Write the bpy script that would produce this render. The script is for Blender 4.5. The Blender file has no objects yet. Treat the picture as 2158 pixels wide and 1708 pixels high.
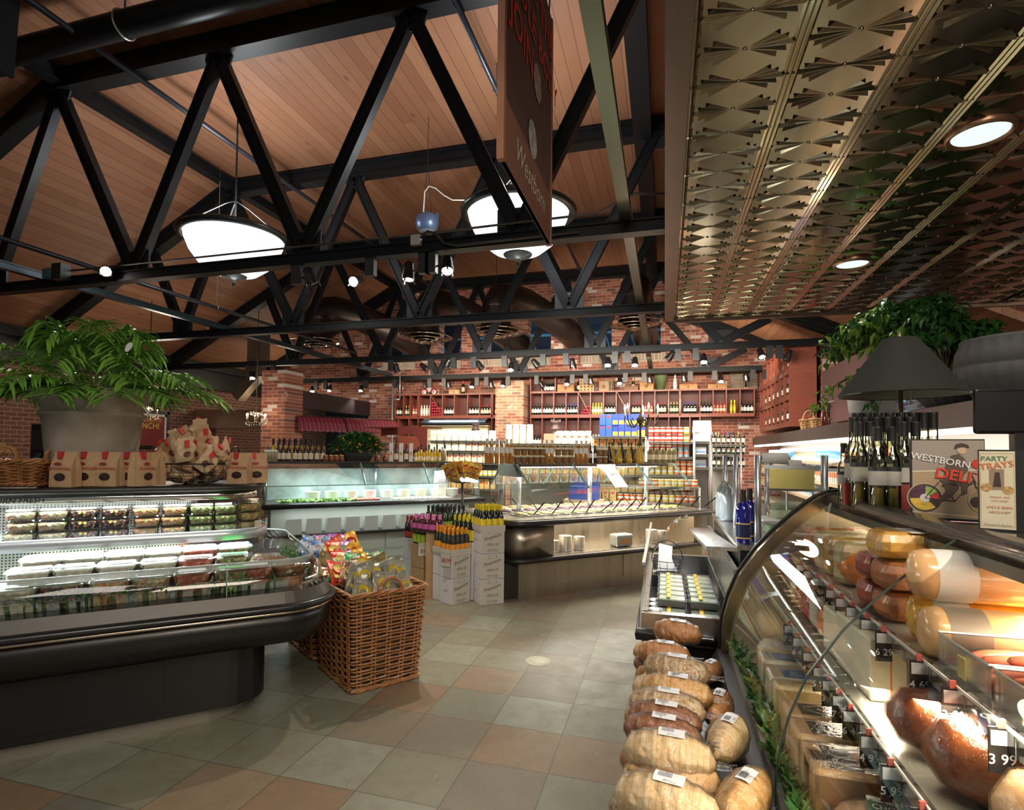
import bpy, math, random
from mathutils import Vector, Matrix
random.seed(7)
PI = math.pi
scene = bpy.context.scene
COL = scene.collection
# camera
FPX, YAW, PITCH, ROLL, CX, CY, EYE = 1187.58, .280389, .0317512, .0102988, 1058.736, 913.53, 1.62
_f = Vector((-math.sin(YAW) * math.cos(PITCH), math.cos(YAW) * math.cos(PITCH), math.sin(PITCH)))
_r0 = Vector((math.cos(YAW), math.sin(YAW), 0))
_u0 = _r0.cross(_f)
_r = _r0 * math.cos(ROLL) + _u0 * math.sin(ROLL)
_u = -_r0 * math.sin(ROLL) + _u0 * math.cos(ROLL)
EYEP = Vector((0, 0, EYE))
cd = bpy.data.cameras.new('camera')
cam = bpy.data.objects.new('camera', cd)
COL.objects.link(cam)
cam.matrix_world = Matrix(((_r.x, _u.x, -_f.x, 0), (_r.y, _u.y, -_f.y, 0), (_r.z, _u.z, -_f.z, EYE), (0, 0, 0, 1)))
cd.sensor_width = 36
cd.sensor_fit = 'HORIZONTAL'
cd.lens = 36 * FPX / 2158
cd.shift_x = (1079 - CX) / 2158
cd.shift_y = (CY - 854) / 2158
cd.clip_start = .05
cd.clip_end = 120
scene.camera = cam
# world, exposure
w = bpy.data.worlds.new('world')
scene.world = w
w.use_nodes = True
w.node_tree.nodes['Background'].inputs[0].default_value = (.80, .86, .90, 1)
w.node_tree.nodes['Background'].inputs[1].default_value = .17
vs = scene.view_settings
scene.display_settings.display_device = 'sRGB'
vs.view_transform = 'Standard'
vs.look = 'None'
vs.gamma = 1
vs.use_curve_mapping = False
vs.exposure = .0
scene.cycles.max_bounces = 7
scene.cycles.transparent_max_bounces = 24
scene.cycles.glossy_bounces = 4
scene.cycles.transmission_bounces = 6
scene.cycles.diffuse_bounces = 3
scene.cycles.caustics_reflective = False
scene.cycles.caustics_refractive = False
scene.cycles.sample_clamp_indirect = 4
scene.cycles.use_denoising = True
def light(name, kind, loc, power, color=(1, 1, 1), size=.1, target=None, angle=1.2, blend=.5, sizey=None, parent=None):
 d = bpy.data.lights.new(name, kind)
 d.energy = power
 d.color = color
 o = bpy.data.objects.new(name, d)
 o.location = loc
 if kind == 'AREA':
  d.size = size
  if sizey:
   d.shape = 'RECTANGLE'
   d.size_y = sizey
 elif kind in ('POINT', 'SPOT'):
  d.shadow_soft_size = size
 if kind == 'SPOT':
  d.spot_size = angle
  d.spot_blend = blend
 if target is not None:
  v = Vector(target) - Vector(loc)
  o.rotation_euler = v.to_track_quat('-Z', 'Y').to_euler()
 COL.objects.link(o)
 return o
WARM = (1, .80, .60)
COOL = (.80, .93, 1)
# added area fills from behind the viewer, with no fixture built
light('aisle_fill', 'AREA', (.2, -1.2, 4.6), 90, (1, .93, .84), 2.0, (.3, 3.0, .6), sizey=1.2)
light('aisle_fill', 'AREA', (1.4, -.5, 3.2), 95, (1, .86, .68), 1.5, (.5, 1.8, .7), sizey=.8)
# pixel -> point on a real plane
def ray(x, y):
 return _f + _r * ((x - CX) / FPX) - _u * ((y - CY) / FPX)
def onz(x, y, z=0.0):
 d = ray(x, y)
 return EYEP + d * ((z - EYE) / d.z)
def ony(x, y, Y):
 d = ray(x, y)
 return EYEP + d * (Y / d.y)
def onx(x, y, X):
 d = ray(x, y)
 return EYEP + d * (X / d.x)
def onpl(x, y, p, n):
 d = ray(x, y)
 n = Vector(n)
 return EYEP + d * ((Vector(p) - EYEP).dot(n) / d.dot(n))
# materials
class NT:
 def __init__(s, m):
  s.t = m.node_tree
  s.n = s.t.nodes
  s.l = s.t.links
 def new(s, typ, inp=None, **kw):
  nd = s.n.new(typ)
  for k, v in kw.items():
   setattr(nd, k, v)
  for k, v in (inp or {}).items():
   if isinstance(v, bpy.types.NodeSocket):
    s.l.new(v, nd.inputs[k])
   else:
    nd.inputs[k].default_value = v
  return nd
 def math(s, op, a, b=0.0, c=None):
  nd = s.n.new('ShaderNodeMath')
  nd.operation = op
  for i, v in enumerate((a, b) if c is None else (a, b, c)):
   if isinstance(v, bpy.types.NodeSocket):
    s.l.new(v, nd.inputs[i])
   else:
    nd.inputs[i].default_value = v
  return nd.outputs[0]
 def mix(s, fac, a, b, typ='MIX'):
  nd = s.n.new('ShaderNodeMix')
  nd.data_type = 'RGBA'
  nd.blend_type = typ
  for i, v in ((0, fac), (6, a), (7, b)):
   if isinstance(v, bpy.types.NodeSocket):
    s.l.new(v, nd.inputs[i])
   else:
    nd.inputs[i].default_value = v
  return nd.outputs[2]
 def ramp(s, fac, stops, mode='LINEAR'):
  nd = s.n.new('ShaderNodeValToRGB')
  cr = nd.color_ramp
  cr.interpolation = mode
  while len(cr.elements) < len(stops):
   cr.elements.new(.5)
  for e, (p, c) in zip(cr.elements, stops):
   e.position = p
   e.color = (*c, 1)
  s.l.new(fac, nd.inputs[0])
  return nd.outputs[0]
 def coords(s, which='Object'):
  tc = s.n.new('ShaderNodeTexCoord')
  sp = s.n.new('ShaderNodeSeparateXYZ')
  s.l.new(tc.outputs[which], sp.inputs[0])
  return tc.outputs[which], sp.outputs[0], sp.outputs[1], sp.outputs[2]
 def comb(s, x, y, z=0.0):
  return s.new('ShaderNodeCombineXYZ', {0: x, 1: y, 2: z}).outputs[0]
 def noise(s, vec, scale, detail=3, rough=.5):
  return s.new('ShaderNodeTexNoise', {'Vector': vec, 'Scale': scale, 'Detail': detail, 'Roughness': rough}).outputs[0]
 def bump(s, h, strength=.3, dist=.01):
  return s.new('ShaderNodeBump', {'Height': h, 'Strength': strength, 'Distance': dist}).outputs[0]
MATS = {}
def base(name, col=(.5, .5, .5), rough=.5, metal=0.0, emit=None, es=0.0, spec=None, coat=0.0, sub=0.0):
 m = bpy.data.materials.new(name)
 m.use_nodes = True
 b = m.node_tree.nodes['Principled BSDF']
 b.inputs['Base Color'].default_value = (*col, 1)
 b.inputs['Roughness'].default_value = rough
 b.inputs['Metallic'].default_value = metal
 if emit:
  b.inputs['Emission Color'].default_value = (*emit, 1)
  b.inputs['Emission Strength'].default_value = es
 if spec is not None:
  b.inputs['Specular IOR Level'].default_value = spec
 if coat:
  b.inputs['Coat Weight'].default_value = coat
 MATS[name] = m
 return m, b
def M(col, rough=.5, metal=0.0, var=0.0, vs_=8.0, coat=0.0, bump=0.0):
 """plain material; var mottles the colour with object-space noise"""
 key = (tuple(round(c, 3) for c in col), rough, metal, var, vs_, coat, bump)
 if key in MATS:
  return MATS[key]
 m, b = base('paint_%d' % len(MATS), col, rough, metal, coat=coat)
 MATS[key] = m
 if var or bump:
  t = NT(m)
  v, x, y, z = t.coords()
  n = t.noise(v, vs_, 4, .6)
  if var:
   c = t.mix(t.ramp(n, [(.3, (0, 0, 0)), (.7, (1, 1, 1))]), (*[max(0, k * (1 - var)) for k in col], 1), (*[min(1, k * (1 + var * .8)) for k in col], 1))
   t.l.new(c, b.inputs['Base Color'])
  if bump:
   t.l.new(t.bump(n, bump), b.inputs['Normal'])
 return m
def glass(name, tint=(1, 1, 1), refl=1.0, rough=.0, base_r=.0):
 """thin sheet: see-through with fresnel reflection"""
 m = bpy.data.materials.new(name)
 m.use_nodes = True
 t = NT(m)
 t.n.clear()
 o = t.n.new('ShaderNodeOutputMaterial')
 tr = t.new('ShaderNodeBsdfTransparent', {0: (*tint, 1)})
 gl = t.new('ShaderNodeBsdfGlossy', {0: (1, 1, 1, 1), 'Roughness': rough})
 fr = t.new('ShaderNodeFresnel', {0: 1.45})
 f = t.math('ADD', t.math('MULTIPLY', fr.outputs[0], refl), base_r)
 mx = t.new('ShaderNodeMixShader', {0: f, 1: tr.outputs[0], 2: gl.outputs[0]})
 t.l.new(mx.outputs[0], o.inputs[0])
 MATS[name] = m
 return m
def emis(name, col, st):
 m = bpy.data.materials.new(name)
 m.use_nodes = True
 t = NT(m)
 t.n.clear()
 o = t.n.new('ShaderNodeOutputMaterial')
 e = t.new('ShaderNodeEmission', {0: (*col, 1), 1: st})
 t.l.new(e.outputs[0], o.inputs[0])
 MATS[name] = m
 return m
BLACK = M((.012, .011, .012), .38, .0, coat=.2)
STEELBK, _b = base('black_steel', (.0055, .0065, .008), .45, .0, spec=.22)
STAIN, _b = base('stainless', (.55, .53, .50), .28, 1.0)
_t = NT(STAIN)
_v, _x, _y, _z = _t.coords()
_n = _t.noise(_t.comb(_t.math('MULTIPLY', _x, 30), _t.math('MULTIPLY', _y, 30), _z), 1.0, 3)
_t.l.new(_t.math('MULTIPLY_ADD', _n, .25, .18), _b.inputs['Roughness'])
CHROME = M((.75, .74, .72), .09, 1.0)
ALU = M((.62, .66, .70), .35, .9)
GLASS = glass('clear_glass', (.985, 1, .99), .55, 0, .01)
GLASSG = glass('greenish_glass', (.88, .96, .93), .28, 0, .015)
PLAST = glass('clear_plastic', (.95, .97, .97), .8, .12, .05)
WRAP = glass('plastic_wrap', (.985, .985, .985), .7, .12, .03)
_t = NT(WRAP)
_g = [n for n in _t.n if n.type == 'BSDF_GLOSSY'][0]
_v, _x, _y, _z = _t.coords()
_t.l.new(_t.bump(_t.noise(_v, 38, 4, .6), .7, .015), _g.inputs['Normal'])
def set_tex(m, b, col=None, rough=None, normal=None):
 t = NT(m)
 if col is not None:
  t.l.new(col, b.inputs['Base Color'])
 if rough is not None:
  t.l.new(rough, b.inputs['Roughness'])
 if normal is not None:
  t.l.new(normal, b.inputs['Normal'])
def brick_mat(name, axis, bw, bh, stops, mortar, mw=.012, offs=.5):
 m, b = base(name, rough=.85)
 t = NT(m)
 v, x, y, z = t.coords()
 uu = {'x': x, 'y': y}[axis]
 row = t.math('FLOOR', t.math('DIVIDE', z, bh))
 up = t.math('ADD', t.math('DIVIDE', uu, bw), t.math('MULTIPLY', t.math('MODULO', row, 2.0), offs))
 fu = t.math('FRACT', up)
 fv = t.math('FRACT', t.math('DIVIDE', z, bh))
 wn = t.new('ShaderNodeTexWhiteNoise', {0: t.comb(t.math('FLOOR', up), row)}, noise_dimensions='3D').outputs[0]
 c = t.ramp(wn, stops, 'CONSTANT')
 n = t.noise(v, 22, 4, .65)
 c = t.mix(t.math('MULTIPLY', n, .55), c, (.16, .09, .07, 1))
 # blotches of old whitewash that wander over the bricks
 bl = t.noise(v, 1.7, 3, .6)
 c = t.mix(t.math('MULTIPLY', t.math('GREATER_THAN', t.math('MULTIPLY', bl, t.noise(v, 9, 2)), .40), .5), c, (.62, .55, .50, 1))
 mu = mw / bw
 mv = mw / bh
 mask = t.math('MAXIMUM', t.math('LESS_THAN', fu, mu), t.math('LESS_THAN', fv, mv))
 c = t.mix(mask, c, (*mortar, 1))
 set_tex(m, b, c, None, t.bump(t.math('SUBTRACT', n, mask), .5, .01))
 return m
RED = [(0, (.30, .075, .045)), (.18, (.40, .12, .07)), (.38, (.26, .06, .045)), (.52, (.46, .17, .10)), (.68, (.20, .06, .05)), (.78, (.52, .24, .15)), (.9, (.14, .06, .05)), (.945, (.72, .66, .60))]
BRICKX = brick_mat('old_red_brick', 'x', .25, .0795, RED, (.44, .34, .28))
BRICKY = brick_mat('old_red_brick_side', 'y', .25, .0795, RED, (.44, .34, .28))
PILB = brick_mat('pillar_brick', 'x', .25, .0795, [(0, (.48, .20, .11)), (.3, (.56, .29, .17)), (.55, (.42, .13, .08)), (.75, (.60, .36, .23)), (.93, (.28, .16, .11))], (.60, .48, .36))
NEATB = brick_mat('even_brown_brick', 'y', .22, .088, [(0, (.22, .085, .05)), (.4, (.26, .10, .06)), (.75, (.19, .07, .045))], (.46, .34, .26))
# slate floor
FLOORM, b = base('slate_tile', rough=.4)
t = NT(FLOORM)
v, x, y, z = t.coords()
tu = t.math('DIVIDE', t.math('ADD', x, .985), .4235)
tv = t.math('DIVIDE', t.math('SUBTRACT', y, 2.843), .4115)
wn = t.new('ShaderNodeTexWhiteNoise', {0: t.comb(t.math('FLOOR', tu), t.math('FLOOR', tv))}, noise_dimensions='3D')
c = t.ramp(wn.outputs[0], [(0, (.23, .235, .165)), (.2, (.20, .175, .125)), (.38, (.27, .285, .22)), (.55, (.26, .175, .105)), (.66, (.205, .215, .155)), (.85, (.27, .205, .135)), (.93, (.19, .195, .155))], 'CONSTANT')
wv = t.new('ShaderNodeVectorMath', {0: v, 1: wn.outputs[1]}, operation='ADD').outputs[0]
n1 = t.noise(wv, 7, 6, .65)
n2 = t.noise(wv, 34, 5, .7)
c = t.mix(t.ramp(n1, [(.35, (0, 0, 0)), (.7, (.5, .5, .5))]), c, (.17, .13, .09, 1))
c = t.mix(t.ramp(n2, [(.58, (0, 0, 0)), (.75, (.55, .55, .55))]), c, (.22, .10, .05, 1))
c = t.mix(t.math('MULTIPLY', t.math('GREATER_THAN', t.noise(t.comb(t.math('MULTIPLY', x, 6), y, 2.2), 8, 5, .75), .66), .25), c, (.55, .53, .45, 1))
gu = t.math('MINIMUM', t.math('FRACT', tu), t.math('SUBTRACT', 1.0, t.math('FRACT', tu)))
gv = t.math('MINIMUM', t.math('FRACT', tv), t.math('SUBTRACT', 1.0, t.math('FRACT', tv)))
g = t.math('LESS_THAN', t.math('MINIMUM', gu, gv), .009)
c = t.mix(t.math('MULTIPLY', g, .8), c, (.11, .09, .065, 1))
set_tex(FLOORM, b, c, t.math('MULTIPLY_ADD', n1, .35, .22), t.bump(t.math('SUBTRACT', t.math('MULTIPLY', n2, .5), g), .35, .006))
# knotty board ceiling, boards run along y; s is the across-board coordinate baked into the slope
def board_mat(name, across):
 m, b = base(name, rough=.55)
 t = NT(m)
 v, x, y, z = t.coords()
 s = t.math('DIVIDE', t.math('DIVIDE', x, across), .165)
 bi = t.math('FLOOR', s)
 wn = t.new('ShaderNodeTexWhiteNoise', {0: t.comb(bi, t.math('FLOOR', t.math('ADD', t.math('DIVIDE', y, 3.4), t.math('MULTIPLY', bi, .37))))}, noise_dimensions='3D')
 c = t.ramp(wn.outputs[0], [(0, (.25, .105, .05)), (.35, (.32, .145, .072)), (.7, (.36, .175, .09)), (1, (.29, .125, .062))])
 gv = t.comb(t.math('MULTIPLY', x, 16), t.math('MULTIPLY', y, 1.6), bi)
 c = t.mix(t.math('MULTIPLY', t.noise(gv, 1.0, 5, .65), .5), c, (.20, .085, .05, 1))
 vo = t.new('ShaderNodeTexVoronoi', {'Vector': t.comb(t.math('MULTIPLY', x, 3.2), t.math('MULTIPLY', y, 1.6), bi), 'Scale': 1.0})
 kn = t.ramp(vo.outputs[0], [(.03, (1, 1, 1)), (.13, (0, 0, 0))])
 c = t.mix(t.math('MULTIPLY', kn, .75), c, (.09, .04, .03, 1))
 fr = t.math('FRACT', s)
 g = t.math('LESS_THAN', fr, .06)
 c = t.mix(t.math('MULTIPLY', g, .75), c, (.10, .04, .025, 1))
 set_tex(m, b, c, None, t.bump(t.math('SUBTRACT', 1.0, g), .4, .01))
 return m
BOARD = board_mat('cedar_boards', 1.0)
BOARDS = board_mat('cedar_boards_slope', .88)
# mesh builder
class MB:
 def __init__(s):
  s.v, s.f, s.mi, s.sm = [], [], [], []
  s.cm = 0
  s.smooth = False
 def face(s, idx):
  s.f.append(idx)
  s.mi.append(s.cm)
  s.sm.append(s.smooth)
 def add(s, pts, faces, mt=None):
  o = len(s.v)
  s.v += [(mt @ Vector(p)) if mt is not None else Vector(p) for p in pts]
  for fc in faces:
   s.face([i + o for i in fc])
  return s
 def box(s, c, d, rz=0.0, mt=None, bev=0.0):
  x, y, z = d[0] / 2, d[1] / 2, d[2] / 2
  m_ = Matrix.Translation(c) @ Matrix.Rotation(rz, 4, 'Z')
  if mt is not None:
   m_ = mt @ m_
  if bev > 0:
   r = min(bev, x * .9, y * .9, z * .9)
   pts, rings = [], []
   prof = [(-z, r), (-z + r * .3, r * .3), (-z + r, 0), (z - r, 0), (z - r * .3, r * .3), (z, r)]
   for zz, ins in prof:
    ring = []
    for sx, sy, a0 in ((1, 1, 0), (-1, 1, 90), (-1, -1, 180), (1, -1, 270)):
     for k in range(3):
      a = math.radians(a0 + 45 * k)
      rr = max(r - ins, 0)
      px_ = sx * (x - r) + math.cos(a) * rr
      py_ = sy * (y - r) + math.sin(a) * rr
      ring.append((px_, py_, zz))
    rings.append(ring)
   return s.loft(rings, True, True, m_)
  pts = [(a, b_, c_) for c_ in (-z, z) for a, b_ in ((-x, -y), (x, -y), (x, y), (-x, y))]
  return s.add(pts, [(3, 2, 1, 0), (4, 5, 6, 7), (0, 1, 5, 4), (1, 2, 6, 5), (2, 3, 7, 6), (3, 0, 4, 7)], m_)
 def bb(s, x0, x1, y0, y1, z0, z1, mt=None, bev=0.0):
  return s.box(((x0 + x1) / 2, (y0 + y1) / 2, (z0 + z1) / 2), (abs(x1 - x0), abs(y1 - y0), abs(z1 - z0)), 0, mt, bev)
 def loft(s, rings, closed=True, caps=True, mt=None):
  o = len(s.v)
  n = len(rings[0])
  for r in rings:
   s.v += [(mt @ Vector(p)) if mt is not None else Vector(p) for p in r]
  for i in range(len(rings) - 1):
   for j in range(n if closed else n - 1):
    k = (j + 1) % n
    s.face([o + i * n + j, o + i * n + k, o + (i + 1) * n + k, o + (i + 1) * n + j])
  if caps:
   s.face([o + j for j in range(n)][::-1])
   s.face([o + (len(rings) - 1) * n + j for j in range(n)])
  return s
 def lathe(s, prof, n=16, mt=None, caps=True, sx=1.0, sy=1.0):
  rings = [[(r * math.cos(2 * PI * j / n) * sx, r * math.sin(2 * PI * j / n) * sy, z) for j in range(n)] for r, z in prof]
  old = s.smooth
  s.smooth = True
  s.loft(rings, True, False, mt)
  s.smooth = old
  if caps:
   o = len(s.v) - n * len(prof)
   s.face([o + j for j in range(n)][::-1])
   s.face([o + (len(prof) - 1) * n + j for j in range(n)])
  return s
 def cyl(s, p0, p1, r0, r1=None, n=10, caps=True):
  r1 = r0 if r1 is None else r1
  return s.tube([p0, p1], [r0, r1], n, caps)
 def tube(s, path, r, n=8, caps=True, closed=False):
  path = [Vector(p) for p in path]
  rs = r if isinstance(r, (list, tuple)) else [r] * len(path)
  rings = []
  prev = None
  L = len(path)
  for i, p in enumerate(path):
   a = path[(i - 1) % L] if (closed or i > 0) else path[i]
   b_ = path[(i + 1) % L] if (closed or i < L - 1) else path[i]
   d = (b_ - a).normalized()
   if prev is None:
    up = Vector((0, 0, 1)) if abs(d.z) < .9 else Vector((1, 0, 0))
    x = d.cross(up).normalized()
   else:
    x = (prev - d * prev.dot(d)).normalized()
   prev = x
   y = d.cross(x)
   rings.append([p + (x * math.cos(2 * PI * j / n) + y * math.sin(2 * PI * j / n)) * rs[i] for j in range(n)])
  if closed:
   rings.append(rings[0])
  old = s.smooth
  s.smooth = n > 5
  s.loft(rings, True, caps and not closed)
  s.smooth = old
  return s
 def sweep(s, path, prof, closed=False, caps=True, up=(0, 0, 1)):
  """prof: (out, z) points; path: list of (x, y, z) with the outward side to the right of travel"""
  path = [Vector(p) for p in path]
  L = len(path)
  rings = []
  for i, p in enumerate(path):
   a = path[(i - 1) % L] if (closed or i > 0) else path[i]
   b_ = path[(i + 1) % L] if (closed or i < L - 1) else path[i]
   d1 = (p - a)
   d2 = (b_ - p)
   d1 = d1.normalized() if d1.length > 1e-6 else d2.normalized()
   d2 = d2.normalized() if d2.length > 1e-6 else d1
   d = (d1 + d2).normalized()
   out = d.cross(Vector(up)).normalized()
   k = 1 / max(.5, math.sqrt(max(.1, (1 + d1.dot(d2)) / 2)))
   rings.append([p + out * q[0] * k + Vector((0, 0, q[1])) for q in prof])
  if closed:
   rings.append(rings[0])
  s.loft(rings, True, caps and not closed)
  return s
 def poly(s, pts, mt=None):
  return s.add(pts, [tuple(range(len(pts)))], mt)
 def extr(s, pts, h, mt=None):
  """2d outline extruded 0..h in z"""
  n = len(pts)
  return s.add([(p[0], p[1], 0) for p in pts] + [(p[0], p[1], h) for p in pts],
 [tuple(range(n))[::-1], tuple(range(n, 2 * n))] + [(i, (i + 1) % n, n + (i + 1) % n, n + i) for i in range(n)], mt)
 def ball(s, c, r, n=10, m_=6, sx=1, sy=1, sz=1, mt=None, nz=0.0):
  rings = []
  for i in range(1, m_):
   a = -PI / 2 + PI * i / m_
   rings.append([(c[0] + r * sx * math.cos(a) * math.cos(2 * PI * j / n) * (1 + random.uniform(-nz, nz)), c[1] + r * sy * math.cos(a) * math.sin(2 * PI * j / n) * (1 + random.uniform(-nz, nz)), c[2] + r * sz * math.sin(a)) for j in range(n)])
  old = s.smooth
  s.smooth = True
  s.loft(rings, True, False, mt)
  o = len(s.v) - n * (m_ - 1)
  e = len(s.v)
  for q in ((c[0], c[1], c[2] - r * sz), (c[0], c[1], c[2] + r * sz)):
   s.v.append((mt @ Vector(q)) if mt is not None else Vector(q))
  for j in range(n):
   k = (j + 1) % n
   s.face([o + k, o + j, e])
   s.face([o + (m_ - 2) * n + j, o + (m_ - 2) * n + k, e + 1])
  s.smooth = old
  return s
 def mesh(s, name, mats):
  me = bpy.data.meshes.new(name)
  me.from_pydata([tuple(v) for v in s.v], [], s.f)
  for m in (mats if isinstance(mats, (list, tuple)) else [mats]):
   me.materials.append(m)
  me.polygons.foreach_set('material_index', s.mi)
  me.polygons.foreach_set('use_smooth', s.sm)
  me.update()
  return me
 def obj(s, name, mats, parent=None, loc=None):
  o = bpy.data.objects.new(name, s.mesh(name, mats))
  COL.objects.link(o)
  if parent is not None:
   o.parent = parent
  if loc is not None:
   o.location = loc
  return o
def tag(o, label=None, cat=None, group=None, kind=None):
 if label:
  o['label'] = label
 if cat:
  o['category'] = cat
 if group:
  o['group'] = group
 if kind:
  o['kind'] = kind
 return o
def struct(name, mb, m):
 return tag(mb.obj(name, m), kind='structure')
def thing(name, label, cat, loc=(0, 0, 0), rz=0.0, group=None):
 o = bpy.data.objects.new(name, None)
 COL.objects.link(o)
 o.location = loc
 o.rotation_euler = (0, 0, rz)
 o.empty_display_size = .05
 return tag(o, label, cat, group)
KIDS = {}
def dup(root, loc, rz=0.0, label=None, group=None, scale=None, rot=None, cat=None, swap=None):
 """copy a thing with its parts and sub-parts; swap maps materials on the copy"""
 def cp(o, par):
  c = o.copy()
  COL.objects.link(c)
  if par is not None:
   c.parent = par
  if swap and c.type == 'MESH':
   key = (o.data.name, tuple((k.name, v_.name) for k, v_ in swap.items()))
   if key not in KIDS:
    d = o.data.copy()
    for i, m in enumerate(d.materials):
     if m in swap:
      d.materials[i] = swap[m]
    KIDS[key] = d
   c.data = KIDS[key]
  for ch in o.children:
   cp(ch, c)
  return c
 # children are read before linking copies
 c = cp(root, None)
 c.location = loc
 c.rotation_euler = rot if rot is not None else (0, 0, rz)
 if scale is not None:
  c.scale = scale if isinstance(scale, (tuple, list, Vector)) else (scale,) * 3
 return tag(c, label, cat, group)
USED = set()
def ordw(n):
 o = ['', 'first', 'second', 'third', 'fourth', 'fifth', 'sixth', 'seventh', 'eighth', 'ninth', 'tenth', 'eleventh', 'twelfth', 'thirteenth', 'fourteenth', 'fifteenth', 'sixteenth', 'seventeenth', 'eighteenth', 'nineteenth']
 if n < 20:
  return o[n]
 t_ = ['', '', 'twent', 'thirt', 'fort', 'fift', 'sixt', 'sevent'][n // 10]
 return t_ + 'ieth' if n % 10 == 0 else t_ + 'y-' + o[n % 10]
def place(proto, loc, rz=0.0, label=None, group=None, scale=None, rot=None, cat=None):
 """first call moves the prototype itself, later calls copy it"""
 if proto.name not in USED:
  USED.add(proto.name)
  proto.location = loc
  proto.rotation_euler = rot if rot is not None else (0, 0, rz)
  if scale is not None:
   proto.scale = scale if isinstance(scale, (tuple, list, Vector)) else (scale,) * 3
  return tag(proto, label, cat, group)
 return dup(proto, loc, rz, label, group, scale, rot, cat)
_fc = {}
def letters(mb, s, size, mt, depth=.0006, align='CENTER', shear=0.0, spacing=1.0, bold=0.0):
 """writing as geometry: text in the local xy plane of mt"""
 key = (s, align, shear, spacing, bold)
 if key not in _fc:
  cu = bpy.data.curves.new('writing', 'FONT')
  cu.body = s
  cu.size = 1
  cu.align_x = align
  cu.shear = shear
  cu.space_character = spacing
  cu.offset = bold
  cu.resolution_u = 2
  o = bpy.data.objects.new('writing', cu)
  COL.objects.link(o)
  dg = bpy.context.evaluated_depsgraph_get()
  me = o.evaluated_get(dg).to_mesh()
  _fc[key] = ([tuple(v.co) for v in me.vertices], [tuple(p.vertices) for p in me.polygons])
  bpy.data.objects.remove(o)
  bpy.data.curves.remove(cu)
 vs_, fs = _fc[key]
 mb.add([(x * size, y * size, depth) for x, y, z in vs_], fs, mt)
 return mb
def frame_mt(p, xdir, up=(0, 0, 1)):
 """matrix whose local x runs along xdir, local y up, local z out of the face"""
 x = Vector(xdir).normalized()
 u_ = Vector(up)
 z = x.cross(u_).normalized()
 y = z.cross(x)
 return Matrix(((x.x, y.x, z.x, p[0]), (x.y, y.y, z.y, p[1]), (x.z, y.z, z.z, p[2]), (0, 0, 0, 1)))
# == the building
K = 1.95
TY = [5.11, 8.05, 11.20, 14.35]
ZC = 3.57          # underside of the bottom chords
ZT = EYE + 2.27 * K  # underside of the top chords
ZCEIL = EYE + 2.415 * K
XF = -3.74 * K     # where the roof folds down on the left
XR = .10           # where it folds down on the right
SL = .53
XL = -12.3
YB = 15.05
XRW = 2.75
YS, ZS, TP, XS0 = 8.4, 3.527, .485, .121
struct('floor', MB().bb(XL - .3, 9, -3, 17, -.12, 0), FLOORM)
# roof deck
m = MB().bb(XF, XR + .2, -1.0, YB + .3, ZCEIL, ZCEIL + .12)
struct('ceiling', m, BOARD)
m = MB()
zl = ZCEIL - (XF - XL) * SL
m.add([(XF, -1, ZCEIL), (XF, YB + .3, ZCEIL), (XL - .3, YB + .3, zl - .16), (XL - .3, -1, zl - .16), (XF, -1, ZCEIL + .12), (XF, YB + .3, ZCEIL + .12), (XL - .3, YB + .3, zl - .04), (XL - .3, -1, zl - .04)],
 [(0, 1, 2, 3), (7, 6, 5, 4), (0, 4, 5, 1), (1, 5, 6, 2), (2, 6, 7, 3), (3, 7, 4, 0)])
struct('ceiling.001', m, BOARDS)
m = MB()
xa, xb, ya, yb_ = .3, 4.4, YS + .08, YB + .3
z0_, z1_ = 5.25, 5.25 - 4.1 * .49
m.add([(xa, ya, z0_), (xa, yb_, z0_), (xb, yb_, z1_), (xb, ya, z1_), (xa, ya, z0_ + .12), (xa, yb_, z0_ + .12), (xb, yb_, z1_ + .12), (xb, ya, z1_ + .12)],
 [(0, 1, 2, 3), (7, 6, 5, 4), (0, 4, 5, 1), (1, 5, 6, 2), (2, 6, 7, 3), (3, 7, 4, 0)])
struct('ceiling.002', m, BOARDS)
m = MB().bb(.3, .4, -1, YS + .08, 3.9, ZCEIL).bb(.3, .4, YS + .08, YB, 5.3, ZCEIL)
struct('wall_right.001', m, M((.20, .09, .05), .7))
# back wall with four high openings and a wide one low on the left
def wall_with_holes(mb, x0, x1, z0, z1, y0, y1, holes):
 xs = sorted(set([x0, x1] + [h[0] for h in holes] + [h[1] for h in holes]))
 for a, b_ in zip(xs[:-1], xs[1:]):
  cm_ = (a + b_) / 2
  hs = sorted([(h[2], h[3]) for h in holes if h[0] < cm_ < h[1]])
  z = z0
  for h0, h1 in hs:
   if h0 > z:
    mb.bb(a, b_, y0, y1, z, h0)
   z = h1
  if z < z1:
   mb.bb(a, b_, y0, y1, z, z1)
HO = [(-7.95, -6.95, 4.2, 5.3), (-6.25, -5.55, 4.2, 5.3), (-5.15, -4.15, 4.2, 5.3), (-3.62, -2.95, 4.2, 5.35), (-2.15, -1.35, 4.2, 5.35), (-.95, -.1, 4.2, 5.3)]
m = MB()
wall_with_holes(m, XL, 4.6, 0, 6.75, YB, YB + .35, HO + [(-12.3, -8.5, 0.0, 3.05)])
struct('wall_back', m, BRICKX)
SOLD = brick_mat('sill_brick', 'x', .085, 1.0, [(0, (.42, .36, .28)), (.5, (.5, .43, .34)), (.8, (.36, .28, .21))], (.62, .52, .42))
m = MB()
for h in HO:
 m.bb(h[0] - .12, h[1] + .12, YB - .03, YB + .02, 3.98, 4.2)
struct('trim_1', m, SOLD)
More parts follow.
